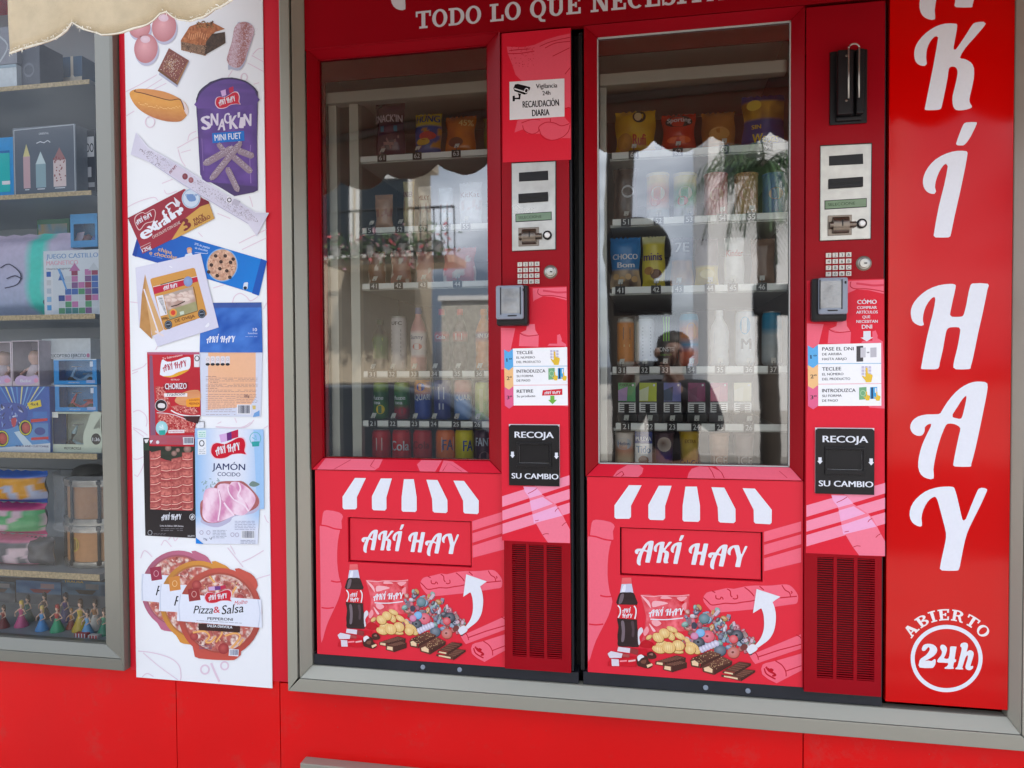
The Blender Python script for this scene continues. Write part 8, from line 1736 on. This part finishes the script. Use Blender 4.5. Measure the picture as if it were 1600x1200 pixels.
# fifth shelf: play sets in clear wrap
mat('clear_wrap', (.75, .77, .8, 1), rough=.12); mw = MATS['clear_wrap']; mw.node_tree.nodes['Principled BSDF'].inputs['Alpha'].default_value = .22
nb = mw.node_tree.nodes.new('ShaderNodeTexNoise'); nb.inputs['Scale'].default_value = 16; nb.inputs['Detail'].default_value = 4; bb = mw.node_tree.nodes.new('ShaderNodeBump'); bb.inputs['Strength'].default_value = 1; bb.inputs['Distance'].default_value = .02
mw.node_tree.links.new(nb.outputs['Fac'], bb.inputs['Height']); mw.node_tree.links.new(bb.outputs['Normal'], mw.node_tree.nodes['Principled BSDF'].inputs['Normal'])
def drum(lb, px, y0, y1, zb, tilt=False):
    x0, x1, z0, z1 = rectpx(px-52, y0, px+52, y1, YT+.02); r = (x1-x0)/2; cx = (x0+x1)/2; cy = YT+.02+r; h = z1-zb; z0 = zb+.001
    t = thing('toy_drum', lb, 'drum', (cx, cy, z0))
    b = MB(); b.lathe([(r*.93, h*.08), (r*.93, h*.9)], cx, cy, z0, 32, C(196, 142, 96)); b.build('shell', 'goods', t, smooth='auto', world=True)
    for q in (0, .86):
        b = MB(); b.lathe([(r*.9, h*q), (r, h*q), (r*1.01, h*(q+.07)), (r, h*(q+.14)), (r*.9, h*(q+.14))], cx, cy, z0, 32, C(206, 206, 210)); b.build('rim', 'steel', t, smooth='auto', world=True)
    for k in range(8):
        a = -math.pi/2+(k-.35)*math.pi/4; X, Y_ = cx+r*.98*math.cos(a), cy+r*.98*math.sin(a)
        b = MB(); b.tube([(X, Y_, z0+h*.05), (X, Y_, z0+h*.95)], .005, 8, C(24, 24, 26)); b.lathe([(.008, 0), (.009, .012), (.004, .016)], X, Y_, z0+h*.9, 8, C(24, 24, 26)); b.lathe([(.008, 0), (.009, .012), (.004, .016)], X, Y_, z0+h*.06, 8, C(24, 24, 26)); b.build('tension_rod', 'goods', t, world=True)
    return t, cx, cy, z0, h, r
t, cx, cy, z0, h, r = drum('toy drum with chrome rims in clear wrap, upper of the two '+WN, 124, 752, 820, P(110, 822, YT+.02).z)
b = MB(); vs_, fs = [], []
for i in range(25):
    a = math.pi*(1+i/24)
    for j in range(9): v = j/8; rr = r*(1.03+.12*(vn(i*.7, j*.8)-.2)+.12*abs(v-.5)); vs_.append((cx+rr*1.25*math.cos(a), cy+rr*math.sin(a), z0-.02+(h*1.25)*v))
for i in range(24):
    for j in range(8): a = i*9+j; fs.append((a, a+9, a+10, a+1))
b.add(vs_, fs); b.build('wrap', 'clear_wrap', t, smooth=True, fixn=False, world=True)
t, cx, cy, z0, h, r = drum('toy drum with a gold badge under the upper drum '+WN, 124, 824, 889, SE)
pr = Print(fn=lambda u, v: (cx+r*.935*math.sin(u), cy-r*.935*math.cos(u), z0+h*(1-v)), base=.001); uell(pr, -.25, .45, .2, .18, C(206, 176, 90)); uell(pr, -.25, .45, .17, .14, C(150, 116, 60)); [pr.line([(-.38, .4+.05*i), (-.12, .4+.05*i)], .015, C(214, 190, 110)) for i in range(3)]; pr.build('badge', t, 'print_gloss')
for i, (y0, y1, cA, cB, lb) in enumerate(((738, 788, C(50, 100, 190), C(226, 160, 50), 'blue packet with yellow print, top of the wrapped pile '), (789, 838, C(190, 60, 120), C(90, 170, 110), 'pink and green packet, middle of the wrapped pile '), (839, 888, C(206, 120, 150), C(90, 90, 100), 'pink and grey packet, bottom of the wrapped pile '))):
    pouch('toy_packet', lb+WN, (-40, y0, 56, y1), YT, .1, lambda u, v, cA=cA, cB=cB, i=i: cA if (v < .22 or v > .85) else mixc(cB, mixc(cA, C(226, 226, 230), .6), 1 if vn(u*7+i*5, v*4) > .55 else 0), None, 'wrapped toy packets', cat='toy packet')
pouch('dark_bundle', 'dark grey wrapped bundle left of the lower drum '+WN, (30, 842, 74, 890), YT+.01, .06, lambda u, v: mixc(C(60, 60, 66), C(110, 110, 116), vn(u*6, v*6)), None, zb=SE, cat='bundle')
b = MB(); p = P(140, 735, .3); t = thing('steel_bowl', 'upturned steel bowl at the back above the drums '+WN, 'bowl', tuple(p)); b.lathe([(.055, 0), (.06, .004), (.05, .022), (.03, .032), (.002, .036)], p.x, .3, p.z-.012, 24); b.build('bowl', 'steel', t, smooth='auto', world=True)
b = MB(); b.box(WL, WX0+.01, .38, .40, p.z-.026, p.z-.0125); b.build('rear_shelf', 'laminate', dw, world=True)
# floor of the window: small dolls on a dark base, pictures behind
def doll(px, ytop, ybot, Y, dress, hair, top, lb, flare=1.0):
    p = P(px, ybot, Y); z0 = SF+.0005; H = P(px, ytop, Y).z-z0; w_ = H*.5
    t = thing('doll_figurine', lb+WN, 'figurine', (p.x, Y, z0), 'small doll figurines at the foot of the window')
    b = MB(); b.lathe([(w_*.50*flare, 0), (w_*.47*flare, H*.08), (w_*.34*flare, H*.22), (w_*.2, H*.4), (w_*.13, H*.48)], p.x, Y, z0, 18, dress); b.build('dress', 'goods', t, smooth='auto', world=True)
    sk = C(230, 188, 164)
    b = MB(); b.lathe([(w_*.12, 0), (w_*.16, H*.08), (w_*.19, H*.17), (w_*.10, H*.22), (w_*.055, H*.24), (w_*.05, H*.27), (w_*.10, H*.30), (w_*.125, H*.36), (w_*.11, H*.42), (w_*.03, H*.46)], p.x, Y, z0+H*.48, 14, lambda u, z: top if z < H*.19 else sk)
    s1 = hsh(px, 1)*.2
    for s_ in (-1, 1): b.tube([(p.x+s_*w_*.17, Y, z0+H*.66), (p.x+s_*w_*(.32+s1), Y-.004, z0+H*.52), (p.x+s_*w_*.18, Y-.016, z0+H*.44)], [w_*.055, w_*.045, w_*.035], 7, sk)
    b.build('body', 'goods', t, smooth='auto', world=True)
    b = MB(); b.lathe([(w_*.05, -H*.02), (w_*.15, H*.0), (w_*.16, H*.08), (w_*.13, H*.15), (w_*.02, H*.18)], p.x, Y+w_*.04, z0+H*.83, 12, hair); b.lathe([(w_*.04, -H*.22), (w_*.10, -H*.1), (w_*.12, H*.05), (w_*.02, H*.1)], p.x, Y+w_*.11, z0+H*.83, 10, hair); b.build('hair', 'goods', t, smooth='auto', world=True)
DOL = [(6, 945, 990, .1, C(120, 40, 40), C(60, 40, 30), C(150, 60, 50), 'leftmost doll figurine, dark red dress, '), (34, 938, 992, .12, C(206, 90, 140), C(226, 190, 90), C(200, 80, 130), 'blond doll figurine in a long pink dress '), (44, 930, 985, .17, C(30, 90, 80), C(40, 30, 30), C(40, 110, 100), 'dark green doll figurine behind the pink dress '), (66, 946, 994, .1, C(80, 150, 216), C(220, 190, 110), C(90, 160, 220), 'blond doll figurine in a light blue gown '), (70, 926, 985, .2, C(60, 50, 50), C(40, 36, 36), C(90, 70, 60), 'tall dark doll figurine behind the blue gown '), (90, 944, 998, .1, C(60, 170, 120), C(170, 40, 40), C(190, 60, 60), 'red haired doll figurine in a green skirt '), (103, 926, 985, .19, C(60, 50, 110), C(50, 40, 50), C(80, 60, 130), 'doll figurine in a violet dress at the back '), (112, 950, 996, .13, C(150, 70, 50), C(170, 120, 60), C(200, 140, 60), 'brown and gold small doll figurine '), (126, 936, 998, .12, C(206, 176, 60), C(90, 60, 40), C(210, 180, 70), 'doll figurine in a wide yellow gown '), (137, 952, 1000, .09, C(110, 170, 220), C(60, 50, 60), C(120, 180, 226), 'doll figurine in a pale blue dress before the yellow gown '), (149, 936, 1000, .14, C(226, 220, 210), C(50, 36, 30), C(170, 110, 50), 'doll figurine with a white skirt and ochre top '), (163, 950, 1004, .1, C(40, 130, 100), C(60, 40, 30), C(50, 140, 110), 'rightmost doll figurine, in a green dress ')]
for d in DOL: doll(*d)
for i, (x0, x1, c1, c2, lb) in enumerate(((-30, 24, C(40, 44, 56), C(110, 90, 80), 'dark picture box at the left behind the figurines '), (26, 96, C(46, 90, 140), C(150, 60, 60), 'blue picture box with a red boat shape behind the figurines '), (98, 165, C(36, 64, 90), C(60, 50, 40), 'dark blue picture box with yellow letters behind the figurines '))):
    def dr(pr, c1=c1, c2=c2, i=i):
        pr.grid([(0, 0), (1, 0), (1, 1), (0, 1)], lambda u, v: mixc(c1, mixc(c1, C(150, 190, 220), .5), vn(u*5+i*3, v*6)) if v < .55 else mixc(C(120, 124, 130), C(70, 74, 84), vn(u*4, v*4+i)), 14, 14)
        pr.poly([(.3, .35), (.8, .33), (.7, .5), (.4, .5)], c2); urect(pr, .55, .1, .85, .3, mixc(c2, GREY, .4))
        if i == 2: utext(pr, 'TRAUSA', .05, .5, .08, .08, C(220, 180, 60), .03)
    carton('picture_box', lb+WN, (x0, 908, x1, 985), .33, .05, c1, dr, zb=SF)
carton('striped_tag', 'small red and white striped tag lying before the yellow gown '+WN, (116, 990, 134, 998), .06, .02, C(190, 50, 50), lambda pr: [urect(pr, .1+.25*i, 0, .2+.25*i, 1, WHT) for i in range(4)], zb=SF)
carton('striped_tag', 'small white and red tag lying by the white skirted figurine '+WN, (137, 993, 152, 1000), .06, .02, C(226, 216, 216), lambda pr: [urect(pr, .2+.3*i, 0, .35+.3*i, 1, C(190, 50, 50)) for i in range(3)], zb=SF)

# ------------------------------------------------------------------ the person taking the photograph (seen mirrored in the glass)
mat('skin', (.20, .12, .09, 1), rough=.5, noise=.05); mat('dark_cloth', (.018, .018, .022, 1), rough=.85, noise=.2, nscale=30); mat('jeans', (.03, .04, .07, 1), rough=.85, noise=.2, nscale=60); mat('hair', (.02, .014, .01, 1), rough=.6)  # skin darkened: the shade on the person is put into its colour
hx, hy = .13, -2.42
per = thing('person', 'person in dark clothes holding up a phone, mirrored in the right vending machine', 'person', (hx, hy, 0))
def skinmesh(name, chains, m, sub=2):
    """connected joints with radii, grown into one surface; chains = [(start index or None, [(pos, r), ...]), ...]"""
    vs_, es, rs = [], [], []
    for st, ch in chains:
        prev = st
        for p, r in ch:
            vs_.append(p); rs.append(r); i = len(vs_)-1
            if prev is not None: es.append((prev, i))
            prev = i
    me = bpy.data.meshes.new(name); me.from_pydata(vs_, es, []); o = reg(name, me, None, m)
    md = o.modifiers.new('skin', 'SKIN'); md.use_smooth_shade = True
    if not me.skin_vertices: me.attributes.new('x', 'FLOAT', 'POINT')
    sv = me.skin_vertices[0].data
    for i, r in enumerate(rs): sv[i].radius = (r, r) if not isinstance(r, tuple) else r
    sv[0].use_root = True
    md2 = o.modifiers.new('sub', 'SUBSURF'); md2.levels = sub; md2.render_levels = sub
    return put(o, per)
V = Vector
def at(dx, dy, z): return (hx+dx, hy+dy, z)
hands = {}
# torso, neck, head, arms to the phone and legs: indices: 0 pelvis 1 waist 2 chest 3 neck base 4 neck 5 head 6 crown
chn = [(None, [(at(0, 0, .95), (.15, .11)), (at(0, .0, 1.12), (.13, .10)), (at(0, -.01, 1.32), (.15, .11)), (at(0, -.01, 1.45), (.07, .07)), (at(0, .01, 1.52), (.055, .06)), (at(0, .03, 1.62), (.075, .095)), (at(0, .02, 1.70), (.06, .08))])]
arm = {}
n = 7
for s_ in (-1, 1):
    px_ = -.01+s_*.085
    chn.append((2, [(at(s_*.17, -.01, 1.40), .055), (at(s_*.25, .06, 1.18), .045), ((px_+s_*.05, -2.16, 1.43), .034), ((px_+s_*.03, -2.10, 1.49), .03), ((px_+s_*.015, -2.07, 1.53), .026)])); arm[s_] = n+4; n += 5
for s_ in (-1, 1):
    b0 = V((px_ if False else -.01+s_*.085+s_*.015, -2.07, 1.53))
    for f_, (dz, ln) in enumerate(((.03, .055), (.012, .062), (-.006, .06), (-.022, .045))):
        p1 = b0+V((-s_*.005, .02, dz)); p2 = p1+V((-s_*ln*.3, .018, .004)); p3 = p2+V((-s_*ln*.5, .0, .002))
        chn.append((arm[s_], [(tuple(p1), .009), (tuple(p2), .0085), (tuple(p3), .008)])); n += 3
    p1 = b0+V((-s_*.01, -.012, .01)); p2 = p1+V((-s_*.03, -.006, .018)); chn.append((arm[s_], [(tuple(p1), .011), (tuple(p2), .009)])); n += 2
for s_ in (-1, 1):
    chn.append((0, [(at(s_*.10, 0, .88), .095), (at(s_*.11, .01, .50), .062), (at(s_*.11, -.02, .10), .042), (at(s_*.11, .0, .05), .045), (at(s_*.12, .13, .035), .035)])); n += 5
skinmesh('body', chn, 'skin')
skinmesh('shirt', [(None, [(at(0, 0, .93), (.17, .125)), (at(0, 0, 1.12), (.152, .12)), (at(0, -.01, 1.33), (.172, .13)), (at(0, -.01, 1.45), (.09, .088))])]+[(2, [(at(s_*.175, -.01, 1.40), .075), (at(s_*.25, .06, 1.18), .062), ((-.01+s_*.14, -2.17, 1.42), .045)]) for s_ in (-1, 1)], 'dark_cloth')
skinmesh('trousers', [(None, [(at(0, 0, .97), (.158, .12)), (at(0, 0, .90), (.155, .12))])]+[(1, [(at(s_*.10, 0, .80), .105), (at(s_*.11, .01, .50), .075), (at(s_*.11, -.02, .10), .06)]) for s_ in (-1, 1)], 'jeans')
b = MB()
b.lathe([(.07, -.13), (.092, -.06), (.098, .0), (.100, .05), (.088, .09), (.05, .118), (.003, .126)], hx, hy-.02, 1.63, 16); o = b.build('hair', 'hair', per, smooth=True, world=True)
b = MB()
for s_ in (-1, 1): b.lathe([(.001, -.012), (.012, -.006), (.012, .006), (.001, .012)], hx+s_*.034, hy+.118, 1.635, 10)
b.build('eyes', 'hair', per, smooth=True, world=True)
b = MB(); b.add([(hx-.016, hy+.115, 1.585), (hx+.016, hy+.115, 1.585), (hx, hy+.148, 1.592), (hx, hy+.118, 1.64)], [(0, 1, 2), (0, 2, 3), (1, 3, 2)]); b.build('nose', 'skin', per, smooth=True, world=True)
b = MB(); b.tube([(hx-.025, hy+.112, 1.555), (hx, hy+.122, 1.552), (hx+.025, hy+.112, 1.555)], .006, 6); b.build('mouth', 'hair', per, smooth=True, world=True)
for s_ in (-1, 1):
    b = MB(); b.lathe([(.006, -.03), (.02, -.015), (.024, .01), (.012, .03)], hx+s_*.095, hy+.02, 1.625, 8); b.build('ear', 'skin', per, smooth=True, world=True)
ph = thing('phone', 'dark phone held up in both hands by the person taking the photo', 'phone', (-.01, -2.03, 1.515))
b = MB(); b.box(-.09, .07, -2.034, -2.026, 1.50, 1.576); b.build('case', 'black_plastic', ph, world=True, bevel=.003)
b = MB(); b.lathe([(.010, 0), (.010, .002), (.006, .003)], .0, -2.0258, 1.55, 16, axis='y'); b.build('lens', 'pane_dark', ph, world=True)
